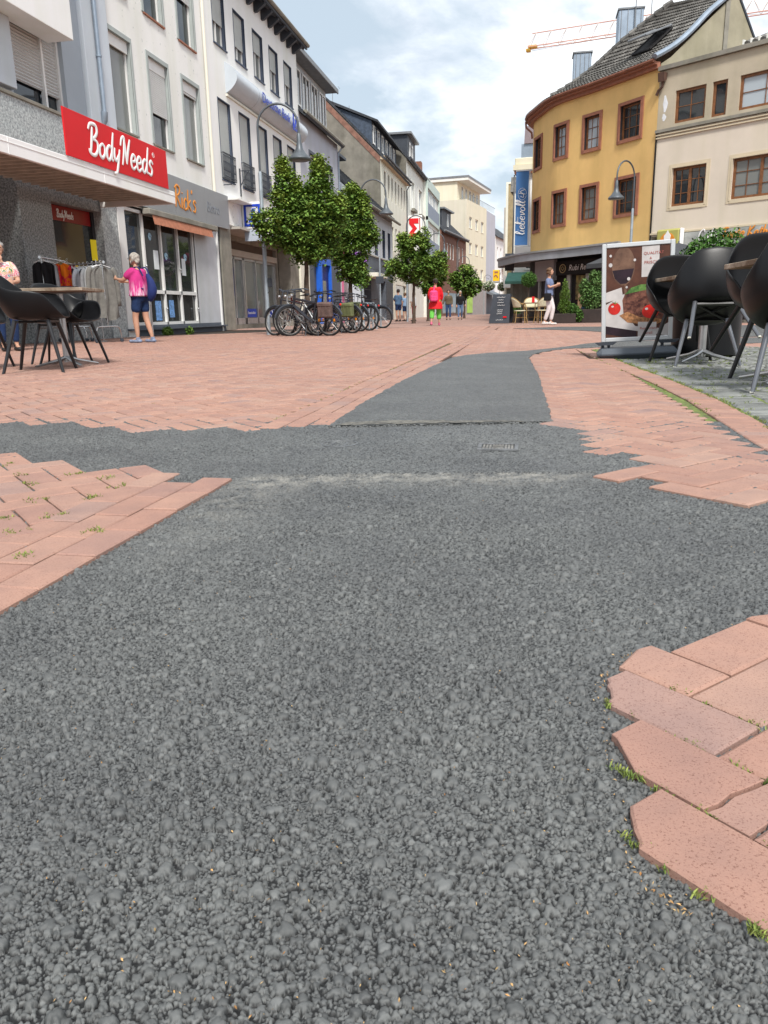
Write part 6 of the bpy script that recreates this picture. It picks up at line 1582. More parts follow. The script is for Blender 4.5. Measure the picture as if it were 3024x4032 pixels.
tree('second street tree, right behind the nearest one, beside the pink shop', -5.25, 23.5, 4.3,
     [(0, 0, 2.5, .65, .6, .7), (.25, 0, 3.1, .45, .45, .5), (.12, 0, 3.65, .28, .3, .42), (.55, 0, 2.7, .3, .35, .4), (-.4, 0, 2.6, .4, .4, .5), (.05, 0, 1.75, .4, .4, .35), (.4, 0, 3.5, .2, .2, .35), (.3, 0, 1.5, .25, .25, .3)], 14000, 12, .076, .24, spires=[(.15, 0, 3.7, .4), (.45, 0, 3.4, .4), (-.3, 0, 3.2, .3)])
tree('broad bushy street tree left of the person in the red raincoat', -5.15, 36.2, 4.3,
     [(0, 0, 2.5, 1.0, .8, .7), (-.75, 0, 2.35, .6, .6, .5), (.9, 0, 2.4, .6, .6, .5), (.1, 0, 3.3, .75, .6, .5), (.5, 0, 3.6, .3, .3, .5), (-.35, 0, 3.5, .35, .3, .45), (1.2, 0, 2.7, .35, .35, .4)], 11000, 13, .095, .25, spires=[(.5, 0, 3.3, .4), (-.3, 0, 3.2, .35)])
tree('street tree behind the head of the person in the red raincoat', -5.45, 44.0, 3.6, [(0, 0, 2.3, .8, .7, .7), (.5, 0, 2.4, .6, .5, .5), (.2, 0, 1.7, .45, .4, .35)], 3600, 14, .13, .2, spires=[])
tree('farther street tree with a dense dark crown above the walking couple', -4.55, 58.0, 3.9, [(0, 0, 2.6, 1.0, .9, .85), (.6, 0, 2.3, .6, .6, .6), (-.6, 0, 2.6, .5, .5, .6), (.1, 0, 3.3, .6, .5, .4), (.2, 0, 1.7, .6, .5, .4)], 4600, 15, .16, .2, spires=[])

# ---- bicycles
M_TYR = mat('tyre_rubber', (.018, .018, .019), .8, .2, 8); M_RIM = mat('rim', (.40, .40, .38), .35, .1, 8, metal=.7); M_SPK = mat('spoke', (.42, .42, .42), .4, .05, 8, metal=.6)
def make_bike(label, fm, low=False, bag=None, thick=.02, steer=0.0, basket=False, light=True):
    t = empty('bicycle', (0, 0, 0), 0, label, 'bicycle', 'bicycles parked round the first tree'); rw = .345; wb = 1.08
    def wheel(x, name, turn=0.0):
        mb = MB(); n = 32; mb.tube([(rw * .955 * math.cos(2 * PI * i / n), 0, rw + rw * .955 * math.sin(2 * PI * i / n)) for i in range(n + 1)], .027, 8, cap=False); w = mb.build(name, M_TYR, t, smooth=True)
        mb = MB(); mb.tube([((rw - .042) * math.cos(2 * PI * i / n), 0, rw + (rw - .042) * math.sin(2 * PI * i / n)) for i in range(n + 1)], .011, 6, cap=False); r_ = mb.build('rim', M_RIM, w, smooth=True)
        mb = MB()
        for i in range(16): q = 2 * PI * i / 16; mb.tube([(.03 * math.cos(q + .5), .02 * (-1) ** i, rw + .03 * math.sin(q + .5)), ((rw - .04) * math.cos(q), 0, rw + (rw - .04) * math.sin(q))], .0022, 4, cap=False)
        mb.tube([(0, -.05, rw), (0, .05, rw)], .022, 8); mb.build('spoke', M_SPK, w)
        mb = MB(); n2 = 14; a0, a1 = (R(20), R(170)) if name == 'rear_wheel' else (R(30), R(165))
        mb.tube([((rw + .03) * math.cos(a0 + (a1 - a0) * i / n2), 0, rw + (rw + .03) * math.sin(a0 + (a1 - a0) * i / n2)) for i in range(n2 + 1)], .026, 6, flat=((0, 1, 0), 1.0)); mb.build('mudguard', M_DK, w, smooth=True)
        w.location = (x, 0, 0); w.rotation_euler = (0, 0, turn); return w
    wheel(-wb / 2, 'front_wheel', steer); wheel(wb / 2, 'rear_wheel')
    bb = (.10, 0, .30); st = (.24, 0, .80); hd = (-.36, 0, .86); hb = (-.39, 0, .70); ra = (wb / 2, 0, rw); fa = (-wb / 2, 0, rw)
    mb = MB(); T = thick
    mb.tube([hb, bb], T * 1.5, 8); mb.tube([bb, (.20, 0, .70), (.245, 0, .86)], T, 8)
    if not low: mb.tube([hd, (.22, 0, .74)], T, 8)
    else: mb.tube([(-.37, 0, .78), (-.1, 0, .52), (.14, 0, .44)], T, 8)
    for y in (-.05, .05): mb.tube([bb, (ra[0], y, ra[2])], .011, 6); mb.tube([(.21, 0, .74), (ra[0], y, ra[2])], .010, 6)
    mb.tube([hb, hd, (-.34, 0, .95)], T * 1.1, 8); mb.build('frame', fm, t, smooth=True)
    mb = MB()
    for y in (-.05, .05): mb.tube([(-.395, y * .8, .68), (-.47, y, .5), (fa[0], y, fa[2])], .014, 6)
    f = mb.build('fork', fm, t, smooth=True)
    mb = MB(); mb.tube([(-.335, 0, .95), (-.33, 0, 1.03)], .015, 8); mb.tube(catmull([(-.16, -.29, 1.04), (-.27, -.26, 1.07), (-.34, -.1, 1.06), (-.34, .1, 1.06), (-.27, .26, 1.07), (-.16, .29, 1.04)], 4), .012, 8)
    for y in (-.29, .29): mb.tube([(-.13, y, 1.035), (-.25, y * .92, 1.07)], .019, 8)
    mb.tube([(-.3, -.18, 1.07), (-.24, -.2, 1.16)], .005, 5); hbz = mb.build('handlebar', M_DK, t, smooth=True)
    mb = MB(); mb.tube([(.13, 0, .93), (.22, 0, .945), (.33, 0, .95), (.37, 0, .955)], [.018, .035, .075, .06], 10, flat=((0, 0, 1), .35)); mb.build('saddle', M_BLEG, t, smooth=True)
    mb = MB(); mb.tube([(bb[0], -.07, bb[2]), (bb[0] + .10, -.07, bb[2] - .13)], .010, 6); mb.tube([(bb[0], .07, bb[2]), (bb[0] - .10, .07, bb[2] + .13)], .010, 6); mb.box(bb[0] + .06, bb[0] + .14, -.15, -.08, bb[2] - .15, bb[2] - .125); mb.box(bb[0] - .14, bb[0] - .06, .08, .15, bb[2] + .12, bb[2] + .145)
    mb.tube([(bb[0] + .09 * math.cos(i * .5), -.055, bb[2] + .09 * math.sin(i * .5)) for i in range(14)], .006, 5); mb.tube([(bb[0], -.06, bb[2] + .05), (ra[0], -.06, ra[2] + .035)], .006, 4); mb.tube([(bb[0], -.06, bb[2] - .07), (ra[0], -.06, ra[2] - .035)], .006, 4); mb.build('crankset', M_SLEG, t, smooth=True)
    mb = MB()
    for y in (-.07, .07): mb.tube([(.30, y, .74), (.80, y, .76)], .007, 5); mb.tube([(.78, y, .76), (ra[0], y * .8, ra[2])], .006, 5)
    for x in (.36, .5, .64, .78): mb.tube([(x, -.07, .755), (x, .07, .755)], .006, 5)
    rk = mb.build('luggage_rack', M_DK, t)
    if light:
        mb = MB(); mb.ball((.87, 0, .70), .028, 8, 6); mb.build('rear_light', mat('red_reflector', (.55, .02, .01), .3, .1, 4), t, smooth=True)
        mb = MB(); mb.ball((-.42, 0, .93), .04, 10, 8); mb.build('headlight', M_ALU, t, smooth=True)
        mb = MB(); mb.box(wb / 2 + .12, wb / 2 + .16, -.012, .012, rw - .02, rw + .04, .004); mb.build('reflector', mat('orange_reflector', (.75, .25, .01), .3, .1, 4), t)
    if bag:
        for sy in ((-1, 1) if bag[1] else (-1,)):
            mb = MB(); mb.box(.36, .72, sy * .08, sy * .22, .42, .76, .035); b_ = mb.build('pannier', bag[0], t, smooth=False)
            mb = MB(); mb.box(.355, .725, sy * .075, sy * .232, .66, .77, .03); mb.box(.47, .49, sy * .224, sy * .24, .45, .68); mb.box(.59, .61, sy * .224, sy * .24, .45, .68); mb.build('flap', bag[0], b_)
    if basket:
        mb = MB()
        for z in (.78, .86, .94, 1.02):
            mb.tube([(.35, -.17, z), (.75, -.17, z), (.75, .17, z), (.35, .17, z), (.35, -.17, z)], .006, 4)
        for k in range(7):
            x = .35 + k * .066; mb.tube([(x, -.17, .78), (x, -.17, 1.02)], .005, 4); mb.tube([(x, .17, .78), (x, .17, 1.02)], .005, 4)
        mb.build('basket', M_DK, rk)
    mb = MB(); mb.tube([(.28, -.05, .3), (.33, -.19, .012)], .009, 6); mb.build('kickstand', M_DK, t)
    return t
M_FK = mat('black_frame', (.02, .022, .03), .3, .1, 4, spec=.6); M_FB = mat('dark_blue_frame', (.02, .03, .10), .3, .1, 4, spec=.6); M_FS = mat('silver_frame_paint', (.35, .37, .38), .35, .1, 4, metal=.4); M_FRD2 = mat('dark_red_frame', (.16, .015, .02), .3, .1, 4)
M_OLV = mat('olive_canvas', (.13, .145, .065), .9, .15, 9); M_BRB = mat('brown_canvas', (.12, .08, .07), .9, .25, 9)
def bike_at(t, x, y, deg, lean=4): t.location = (x, y, .011); t.rotation_euler = (R(lean), 0, R(deg)); return t
bike_at(make_bike('black bicycle in front of the tree with brown pannier and thick sloping frame', M_FK, False, (M_BRB, False), .027, R(55)), -5.05, 18.15, -16)
bike_at(make_bike('leftmost parked bicycle with its big front wheel beside the lamp post', M_FK, False, None, .018, R(-12)), -5.62, 18.75, -14, -5)
bike_at(make_bike('silver framed bicycle squeezed between the two front bicycles', M_FS, True, None, .018, R(10)), -5.35, 18.45, -30, 5)
bike_at(make_bike('bicycle with green olive panniers right of the tree trunk', M_FB, True, (M_OLV, True), .02, R(20)), -4.95, 20.3, -24)
bike_at(make_bike('bicycle with a wire basket behind the olive panniers', M_FK, True, None, .02, R(-15), basket=True), -5.35, 21.0, -20, -4)
bike_at(make_bike('dark red bicycle behind the tree trunk', M_FRD2, False, None, .018, 0), -5.75, 20.1, -26, 3)
bike_at(make_bike('blue bicycle parked next to the steel hoops', M_FB, False, (M_DK, False), .02, 0), -5.15, 22.1, -22, 4)
bike_at(make_bike('black bicycle leaning at the left of the steel hoops', M_FK, True, None, .02, R(15)), -5.0, 23.0, -30, -4)
bike_at(make_bike('single slim bicycle beyond the steel hoops in front of the low white house', M_FS, False, None, .014, 0, light=False), -5.35, 26.6, -12, 3)
for k, y in enumerate((23.9, 24.5, 25.1)):
    s = empty('bicycle_stand', (-5.0, y, 0), R(-25), 'steel hoop bicycle stand between the parked bicycles, ' + ('nearest', 'middle', 'farthest')[k] + ' of the three', 'bicycle stand', 'steel hoop bicycle stands')
    mb = MB(); mb.tube(catmull([(-.28, 0, 0), (-.28, 0, .4), (-.27, 0, .7), (-.18, 0, .80), (.18, 0, .80), (.27, 0, .7), (.28, 0, .4), (.28, 0, 0)], 4), .024, 8); mb.build('hoop', MATS['lamp_zinc'], s, smooth=True)
    mb = MB(); mb.lathe([(.05, 0), (.05, .016), (.02, .017)], 12, (-.28, 0)); mb.lathe([(.05, 0), (.05, .016), (.02, .017)], 12, (.28, 0)); mb.build('base_plate', MATS['lamp_zinc'], s)

# ---- restaurant terrace on the right
ab = empty('chalkboard', (-1.02, 31.9, .009), R(8), 'black A-shaped chalkboard with chalk writing at the corner of the terrace', 'menu board')
def leaf_board(sgn, name):
    mb = MB(); a = .30
    mb.add([(-.42, sgn * a, 0.02), (.42, sgn * a, .02), (.36, sgn * .02, 1.12), (-.36, sgn * .02, 1.12), (-.42, sgn * (a + .03), .02), (.42, sgn * (a + .03), .02), (.36, sgn * .05, 1.12), (-.36, sgn * .05, 1.12)], [(0, 1, 2, 3), (4, 5, 6, 7), (0, 1, 5, 4), (1, 2, 6, 5), (2, 3, 7, 6), (3, 0, 4, 7)]); return mb.build(name, M_DK, ab)
leaf_board(-1, 'front_board'); leaf_board(1, 'back_board')
mb = MB()
for z, w, x in ((1.0, .34, -.17), (.90, .2, -.1), (.80, .26, -.14), (.70, .30, -.12), (.52, .24, -.12), (.45, .2, -.1), (.38, .22, -.12), (.14, .30, -.14)):
    y = -.30 + (z / 1.12) * .26 - .045
    pts = [(x + w * i / 14, y, z + .012 * math.sin(i * 2.3) + .01 * math.sin(i * 5)) for i in range(15)]; mb.tube(pts, .006, 4)
mb.build('chalk_writing', M_WLET, ab)
mb = MB(); mb.box(.16, .30, -.31, -.29, .22, .28); mb.build('red_note', M_RSIGN, ab)
ab.rotation_euler = (0, 0, R(-18))
M_RAT = mat('rattan', (.34, .22, .09), .7, .3, 30); M_CUS = mat('cream_weave', (.62, .58, .42), .85, .12, 30, bump=.4, bscale=90)
def rattan_chair(label):
    t = empty('rattan_chair', (0, 0, 0), 0, label, 'chair', 'cream woven bistro chairs on the terrace')
    for sx in (-1, 1):
        for sy in (-1, 1): mb = MB(); mb.tube([(sx * .19, sy * .18, .44), (sx * .20, sy * .19, .2), (sx * .22, sy * .23, 0)], .014, 6); mb.build('leg', M_RAT, t, smooth=True)
    mb = MB(); mb.lathe([(0, .455), (.2, .46), (.235, .45), (.235, .43), (0, .42)], 20); mb.build('seat', M_CUS, t, smooth=True)
    mb = MB(); n = 18; V = []
    for i in range(n + 1):
        th = -1.5 + 3.0 * i / n; top = .90 - .22 * abs(th / 1.5) ** 2.2
        for j in range(7): z = .56 + (top - .56) * j / 6; r = .235 + .05 * (j / 6); V.append((r * math.sin(th), r * math.cos(th) + .04 * j / 6, z))
    F = [(i * 7 + j, (i + 1) * 7 + j, (i + 1) * 7 + j + 1, i * 7 + j + 1) for i in range(n) for j in range(6)]
    mb.add(V, F); b_ = mb.build('backrest', M_CUS, t, smooth='all'); m = b_.modifiers.new('thick', 'SOLIDIFY'); m.thickness = .02
    mb = MB(); mb.tube([(.29 * math.sin(-1.5 + 3 * i / n), .29 * math.cos(-1.5 + 3 * i / n) + .04, .91 - .22 * abs((-1.5 + 3 * i / n) / 1.5) ** 2.2) for i in range(n + 1)], .016, 6)
    for sx in (-1, 1): mb.tube([(sx * .28, .05, .70), (sx * .25, -.12, .66), (sx * .2, -.18, .44)], .014, 6)
    for a_, b2 in (((-.19, -.18, .2), (.19, .18, .2)), ((.19, -.18, .2), (-.19, .18, .2))): mb.tube([a_, b2], .010, 5)
    mb.build('bow_frame', M_RAT, t, smooth=True); return t
rc_ = rattan_chair('cream woven bistro chair nearest the chalkboard'); rc_.location = (-.30, 31.6, .009); rc_.rotation_euler = (0, 0, face(1, .2)); rc_.scale = (1.08,) * 3
for x, y, a, b, lab in ((.55, 31.3, -.6, .8, 'cream woven bistro chair with its back to the street right of the small table'), (.15, 32.5, .1, -1, 'cream woven bistro chair behind the small terrace table'), (2.5, 31.6, .9, .3, 'woven chair of the man in the cap'), (3.35, 30.9, -.8, .5, 'woven chair beside the advertising board')):
    c = copy_tree(rc_); c.location = (x, y, .009); c.rotation_euler = (0, 0, face(a, b)); c['label'] = lab
tb = empty('terrace_table', (.14, 31.75, .009), 0, 'small brown terrace table between the cream woven chairs', 'table')
mb = MB(); mb.box(-.36, .36, -.36, .36, .74, .775, .01); mb.build('top', mat('brown_table_top', (.16, .10, .06), .5, .2, 6), tb)
for sx in (-1, 1):
    for sy in (-1, 1): mb = MB(); mb.tube([(sx * .3, sy * .3, .74), (sx * .26, sy * .26, 0)], .018, 6); mb.build('leg', M_RAT, tb)
it = empty('menu_holder', (.18, 31.7, .784), 0, 'small red and white menu holder on the terrace table', 'menu holder')
mb = MB(); mb.box(-.05, .05, -.02, .02, 0, .22, .005); mb.build('red_card', M_RSIGN, it); mb = MB(); mb.lathe([(.04, 0), (.045, .06), (.03, .10), (0, .1)], 12, (.1, -.03)); mb.build('white_cup', M_WLET, it, smooth=True)
def planter_box(x, y, w, d, hgt, lab):
    t = empty('planter_box', (x, y, .009), R(-8), lab, 'planter'); mb = MB(); mb.box(-w / 2, w / 2, -d / 2, d / 2, 0, hgt, .015); b_ = mb.build('trough', mat('dark_brown_trough', (.035, .025, .022), .6, .2, 4), t)
    mb = MB(); mb.box(-w / 2 + .03, w / 2 - .03, -d / 2 + .03, d / 2 - .03, hgt, hgt + .008); mb.build('soil', mat('soil', (.05, .035, .02), .95), t); return t
planter_box(1.25, 30.2, 1.0, .4, .34, 'low dark trough holding the pointed conifer'); planter_box(2.25, 30.4, .85, .45, .48, 'dark trough holding the tall leafy bush beside the advertising board'); planter_box(-.55, 33.4, .6, .4, .35, 'dark trough half hidden behind the chalkboard')
def bush(lab, x, y, z, bl, n, sz, m, seed, stem=None, name='bush'):
    t = empty(name, (x, y, z), 0, lab, 'bush' if name == 'bush' else 'tree'); g = np.random.default_rng(seed); leaves('foliage', t, blob_pts(g, bl, n, .3), sz, m, seed, .9)
    if stem: mb = MB(); mb.tube(stem, .022, 6); mb.build('stem', M_BARK, t)
    else:
        mb = MB()
        for k in range(6): mb.tube([(0, 0, 0), (bl[k % len(bl)][0] * .7, bl[k % len(bl)][1] * .7, bl[k % len(bl)][2])], .012, 5)
        mb.build('stem', M_BARK, t)
    return t
M_LF4 = leafmat('conifer_green', (.07, .14, .02), (.14, .22, .04)); M_LF5 = leafmat('bamboo_green', (.07, .15, .04), (.15, .25, .08))
bush('pointed yellow green conifer between the walking woman and the man in the cap', 1.32, 30.2, .35, [(0, 0, .25, .26, .24, .3), (0, 0, .6, .2, .2, .35), (0, 0, .95, .12, .12, .3)], 3200, .035, M_LF4, 21)
bush('low feathery green plant spilling over the trough edge', 1.62, 30.15, .32, [(0, 0, .1, .28, .2, .3), (.2, 0, -.02, .2, .2, .25)], 1500, .045, M_LF3, 22)
bush('tall loose leafy bush rising beside the advertising board', 2.25, 30.4, .5, [(0, 0, .4, .42, .35, .45), (-.2, 0, .75, .25, .25, .35), (.22, 0, .95, .2, .2, .4), (.05, 0, 1.15, .15, .15, .25), (.35, 0, .6, .25, .25, .3)], 4600, .06, M_LF5, 23)
bush('clipped ball shaped tree on a thin stem beyond the chalkboard', .0, 33.3, .35, [(0, 0, 1.35, .33, .33, .31)], 3600, .035, M_LF3, 24, [(0, 0, 0), (0, 0, 1.2)], 'ball_tree')
bush('small dark hedge plant just behind the chalkboard', -.55, 33.4, .35, [(0, 0, .2, .28, .2, .32)], 1300, .04, M_LF3, 25)
def parasol(lab, x, y, r, z, tilt=0):
    t = empty('parasol', (x, y, 0), rnd.uniform(0, 1), lab, 'parasol', 'dark parasols over the cafe terrace')
    mb = MB(); n = 8; V = [(0, 0, z + .45)] + [(r * math.cos(2 * PI * i / n), r * math.sin(2 * PI * i / n), z) for i in range(n)] + [(r * math.cos(2 * PI * i / n), r * math.sin(2 * PI * i / n), z - .16) for i in range(n)]
    mb.add(V, [(0, 1 + i, 1 + (i + 1) % n) for i in range(n)] + [(1 + i, 9 + i, 9 + (i + 1) % n, 1 + (i + 1) % n) for i in range(n)]); mb.build('canopy', mat('charcoal_cloth', (.06, .063, .07), .8, .1, 3), t)
    mb = MB(); mb.tube([(0, 0, 0), (0, 0, z + .5)], .03, 8); mb.build('pole', M_GUT, t); mb = MB(); mb.lathe([(.3, 0), (.3, .08), (.05, .12)], 16); mb.build('base', M_CONB, t)
    return t
parasol('dark parasol right of the ice cream sign', 4.7, 27.5, 1.5, 2.05); parasol('dark parasol under the cafe lettering', 6.6, 25.6, 1.6, 2.0); parasol('dark parasol in front of the restaurant sign', 3.2, 31.2, 1.2, 2.1)

# small signs, flower baskets
sg = empty('yellow_post_sign', (-3.65, 92, 0), 0, 'yellow projecting sign with a dark horn shape near the far lamp', 'sign')
mb = MB(); mb.box(-.36, .36, -.1, .1, 3.75, 4.95, .03); mb.build('panel', mat('post_yellow', (.85, .50, .01), .5, .05, 1), sg); mb = MB(); mb.tube(catmull([(-.2, -.13, 4.2), (-.05, -.13, 4.4), (.15, -.13, 4.2), (.1, -.13, 4.1)], 4), .06, 6, flat=((0, 1, 0), .2)); mb.box(-.2, .2, -.12, -.1, 4.6, 4.8); mb.build('mark', M_RED, sg)
mb = MB(); mb.box(-.4, .4, -.05, .05, 3.55, 3.7); mb.box(.36, .42, -.05, .05, 0, 4.95); mb.build('post', M_GUT, sg)
def basket(lab, x, y, z, r, cols, post=None):
    t = empty('flower_basket', (x, y, z), 0, lab, 'flower basket', 'hanging flower baskets on the lamp posts'); g = np.random.default_rng(abs(int(x * 10 + y)))
    leaves('foliage', t, blob_pts(g, [(0, 0, 0, r, r, r * .75)], 700, .4), r * .3, M_LF3, 5)
    for i, m in enumerate(cols): leaves('blossom', t, blob_pts(g, [(r * .3 * (i - .5), 0, .1 * i, r * .95, r * .95, r * .8)], 420, .9), r * .22, m, 7 + i)
    if post: mb = MB(); mb.tube([(-.0, 0, r), (0, 0, r + .15), (post, 0, r + .25)], .012, 5); mb.build('bracket', M_DK, t)
    mb = MB(); mb.lathe([(.02, -r * .95), (r * .55, -r * .6), (r * .6, -.05)], 12); mb.build('pot', M_CONB, t); return t
M_FW = mat('white_petal', (.75, .75, .70), .8, .1, 9); M_FP = mat('purple_petal', (.30, .10, .45), .8, .2, 9); M_FPK = mat('pink_petal', (.60, .12, .22), .8, .3, 9); M_FC = mat('cream_petal', (.62, .64, .50), .8, .1, 9)
basket('hanging basket of white and purple flowers right of the second tree', -6.6, 31.0, 2.45, .34, [M_FW, M_FP], -.3)
basket('hanging basket of pink flowers above the pink shop', -7.4, 31.6, 2.75, .26, [M_FPK, M_FPK], -.3)
basket('hanging basket of pale flowers at the broad tree', -6.3, 43.0, 3.6, .3, [M_FPK, M_FW], -.2)
basket('round hanging basket of cream flowers below the far lamp on the left', -3.4, 70, 2.55, .48, [M_FC, M_FC], -.3)
basket('round hanging basket of cream flowers above the chalkboard', -2.2, 70, 2.5, .42, [M_FC, M_FC], -.3)
lp = empty('sign_post', (-5.35, 29.0, 0), 0, 'thin grey post standing by the low white house', 'post')
mb = MB(); mb.tube([(0, 0, 0), (0, 0, 2.5)], .03, 8); mb.build('pole', MATS['lamp_zinc'], lp); mb = MB(); mb.box(-.14, .14, -.05, -.03, 1.55, 1.8, .01); mb.build('plate', M_DK, lp)
# handrail by the bistro
hr = empty('handrail', (-9.55, 19.2, 0), R(90), 'steel handrail by the bistro steps behind the woman in pink', 'handrail')
mb = MB(); mb.tube(catmull([(0, .5, 1.08), (0, .1, 1.08), (0, 0, 1.0), (0, 0, .5), (0, 0, 0)], 4), .024, 8); mb.build('rail', M_ALU, hr, smooth=True)
# weeds at the foot of the bistro
wd_ = empty('weed_clump', (-10.0, 21.0, 0), 0, 'weeds sprouting at the foot of the bistro plinth', 'weeds'); g = np.random.default_rng(9); leaves('foliage', wd_, blob_pts(g, [(0, 0, .1, .12, .3, .16), (0, 1.5, .08, .1, .2, .15)], 900, .1), .05, M_LF4, 4, .9)
# ================================================================== CLOTHES RAILS
M_RAIL = mat('chromed_tube', (.55, .55, .55), .22, .05, 4, metal=.9)
def rail(label, a, b, h):
    d = Vector((b[0] - a[0], b[1] - a[1], 0)); L_ = d.length; t = empty('clothes_rail', (a[0], a[1], .009), math.atan2(d.y, d.x), label, 'clothes rail', 'clothes rails outside the shop')
    mb = MB(); mb.tube([(-.05, 0, h), (L_ + .05, 0, h)], .014, 8); mb.tube([(-.05, 0, h), (-.07, 0, h)], .03, 10); mb.build('bar', M_RAIL, t, smooth=True)
    for x in (0, L_):
        mb = MB(); mb.tube([(x, 0, .33), (x, 0, h)], .013, 8); mb.build('post', M_RAIL, t, smooth=True)
        mb = MB(); mb.tube(catmull([(x, -.30, .07), (x, -.295, .2), (x, -.26, .30), (x, -.18, .33), (x, .18, .33), (x, .26, .30), (x, .295, .2), (x, .30, .07)], 4), .014, 8); u = mb.build('foot_bow', M_RAIL, t, smooth=True)
        for y in (-.30, .30): mb = MB(); mb.tube([(x - .012, y, .045), (x + .012, y, .045)], .042, 14); mb.build('castor', M_DK, u, smooth=True)
    return t
RA = (-8.68, 15.45); RB = (-9.66, 15.95)
rail('chromed clothes rail hung with grey tops next to the woman in pink', RA, RB, 1.62)
QA = (-9.75, 15.0); QB = (-10.0, 16.25)
rail('chromed clothes rail with black and red garments behind the left table', QA, QB, 1.72)
def garment(name, label, pos, dirv, L_, wt, wb, m, sleeves=0.0, z0=1.60, th=.035, group='garments hanging on the clothes rails', neck=True, m2=None, cat='garment'):
    """hanging garment; its plane is square to the rail direction dirv"""
    ang_ = math.atan2(dirv[1], dirv[0]) + PI / 2
    t = empty(name, (pos[0], pos[1], z0), ang_, label, cat, group); sd = rnd.uniform(0, 9)
    mb = MB(); NX, NZ = 22, 18; V = []
    for side in (1, -1):
        for j in range(NZ + 1):
            v = j / NZ; w = wt + (wb - wt) * v ** .8
            if v < .1: w = wt * (.35 + .65 * (v / .1) ** .6)
            for i in range(NX + 1):
                u = -1 + 2 * i / NX; fold = (.012 + .03 * v) * math.sin(u * 9 + sd + 2 * math.sin(v * 3)) + .01 * math.sin(u * 21 + sd)
                edge = math.sqrt(max(0, 1 - u ** 6)); zz = -.05 - v * L_ + (.03 * math.sin(u * 5 + sd) if v > .95 else 0)
                if neck and j == 0: zz += -.04 * (1 - abs(u))
                V.append((u * w / 2, side * th * edge * .5 + fold, zz))
    n = (NX + 1) * (NZ + 1); F = []
    for s_ in range(2):
        for j in range(NZ):
            for i in range(NX):
                a = s_ * n + j * (NX + 1) + i; q = (a, a + 1, a + NX + 2, a + NX + 1); F.append(q if s_ else q[::-1])
    for j in range(NZ):
        for i_ in (0, NX): a = j * (NX + 1) + i_; F.append((a, a + n, a + n + NX + 1, a + NX + 1))
    mb.add(V, F); mb.build('cloth', m, t, smooth='all')
    if sleeves:
        for sx in (-1, 1): mb = MB(); mb.tube(catmull([(sx * wt * .42, 0, -.09), (sx * (wt * .5 + .05), .01, -.25), (sx * (wt * .5 + .06), .015, -.05 - sleeves)], 4), [.045, .06, .062, .06, .055, .055, .055, .052, .05], 8, flat=((0, 1, 0), .55)); mb.build('sleeve', m, t, smooth='all')
    mb = MB(); mb.tube([(-wt * .38, 0, -.07), (0, 0, -.015), (wt * .38, 0, -.07)], .007, 5); mb.tube(catmull([(0, 0, -.015), (0, 0, .02), (.025, 0, .045), (0, 0, .065), (-.02, 0, .05)], 3), .003, 4); mb.build('hanger', M_WLET, t)
    return t
def along(a, b, k): return (a[0] + (b[0] - a[0]) * k, a[1] + (b[1] - a[1]) * k)
dr1 = (RB[0] - RA[0], RB[1] - RA[1]); dr2 = (QB[0] - QA[0], QB[1] - QA[1])
M_KN = mat('grey_knit', (.17, .165, .15), .95, .15, 12); M_LG = mat('light_grey_cloth', (.42, .43, .44), .95, .12, 12); M_NV = mat('navy_cloth', (.015, .02, .045), .95, .2, 9); M_BC = mat('black_cloth', (.010, .010, .012), .95, .2, 9)
M_RO = mat('red_orange_print', (.72, .02, .06), .9, .3, 7, col2=(.85, .20, .01), fac=(.47, .53)); M_WC = mat('white_cloth', (.66, .68, .72), .95, .08, 9); M_OR = mat('orange_print', (.80, .17, .02), .9, .3, 8, col2=(.62, .02, .10), fac=(.50, .56))
garment('grey_blouse', 'loose dark grey top with long sleeves hanging frontmost on the near clothes rail', along(RA, RB, .03), dr1, 1.06, .56, .72, M_KN, .80)
for k, nm, lab, L_, w, m, sl in ((.16, 'grey_blouse', 'light grey shirt right behind the frontmost grey top', .78, .44, M_LG, .5), (.30, 'grey_blouse', 'pale grey striped blouse, third from the front of the near rail', .74, .44, M_LG, .5), (.46, 'navy_dress', 'navy garment in the middle of the near clothes rail', .80, .40, M_NV, 0), (.60, 'white_shirt', 'white shirt between the two navy garments of the near rail', .60, .40, M_WC, .4), (.74, 'navy_blouse', 'navy garment near the far end of the near rail', .64, .40, M_NV, 0), (.88, 'black_blouse', 'black top at the far end of the near rail', .6, .4, M_BC, 0)):
    garment(nm, lab, along(RA, RB, k), dr1, L_, w, w * 1.1, m, sl)
for k, nm, lab, L_, w, m, sl in ((.0, 'black_skirt', 'black skirt at the near end of the back rail', .74, .40, M_BC, 0), (.08, 'black_skirt', 'second black skirt on the back rail', .74, .42, M_BC, 0), (.26, 'grey_skirt', 'grey patterned skirt beside the red dress', .72, .38, M_LG, 0), (.50, 'red_dress', 'red and pink printed dress on the back rail', .78, .42, M_RO, 0), (.80, 'orange_dress', 'orange and red printed dress at the far end of the back rail', .76, .42, M_OR, 0)):
    gp = along(QA, QB, k); garment(nm, lab, (gp[0] + (.16 if 'dress' in nm else 0), gp[1]), dr2, L_, w, w * 1.1, m, sl, z0=1.70)
st = empty('price_stand', (-9.3, 16.3, .009), R(60), 'yellow price card on a thin stand between the clothes rails', 'price stand')
mb = MB(); mb.tube([(0, 0, 0), (0, 0, 1.75)], .008, 6); mb.lathe([(.1, 0), (.1, .012), (.02, .02)], 14); mb.build('stand', M_RAIL, st); mb = MB(); mb.box(-.07, .07, -.006, .006, 1.72, 2.15, .004); mb.build('card', mat('yellow_card', (.80, .62, .01), .7, .05, 2), st)

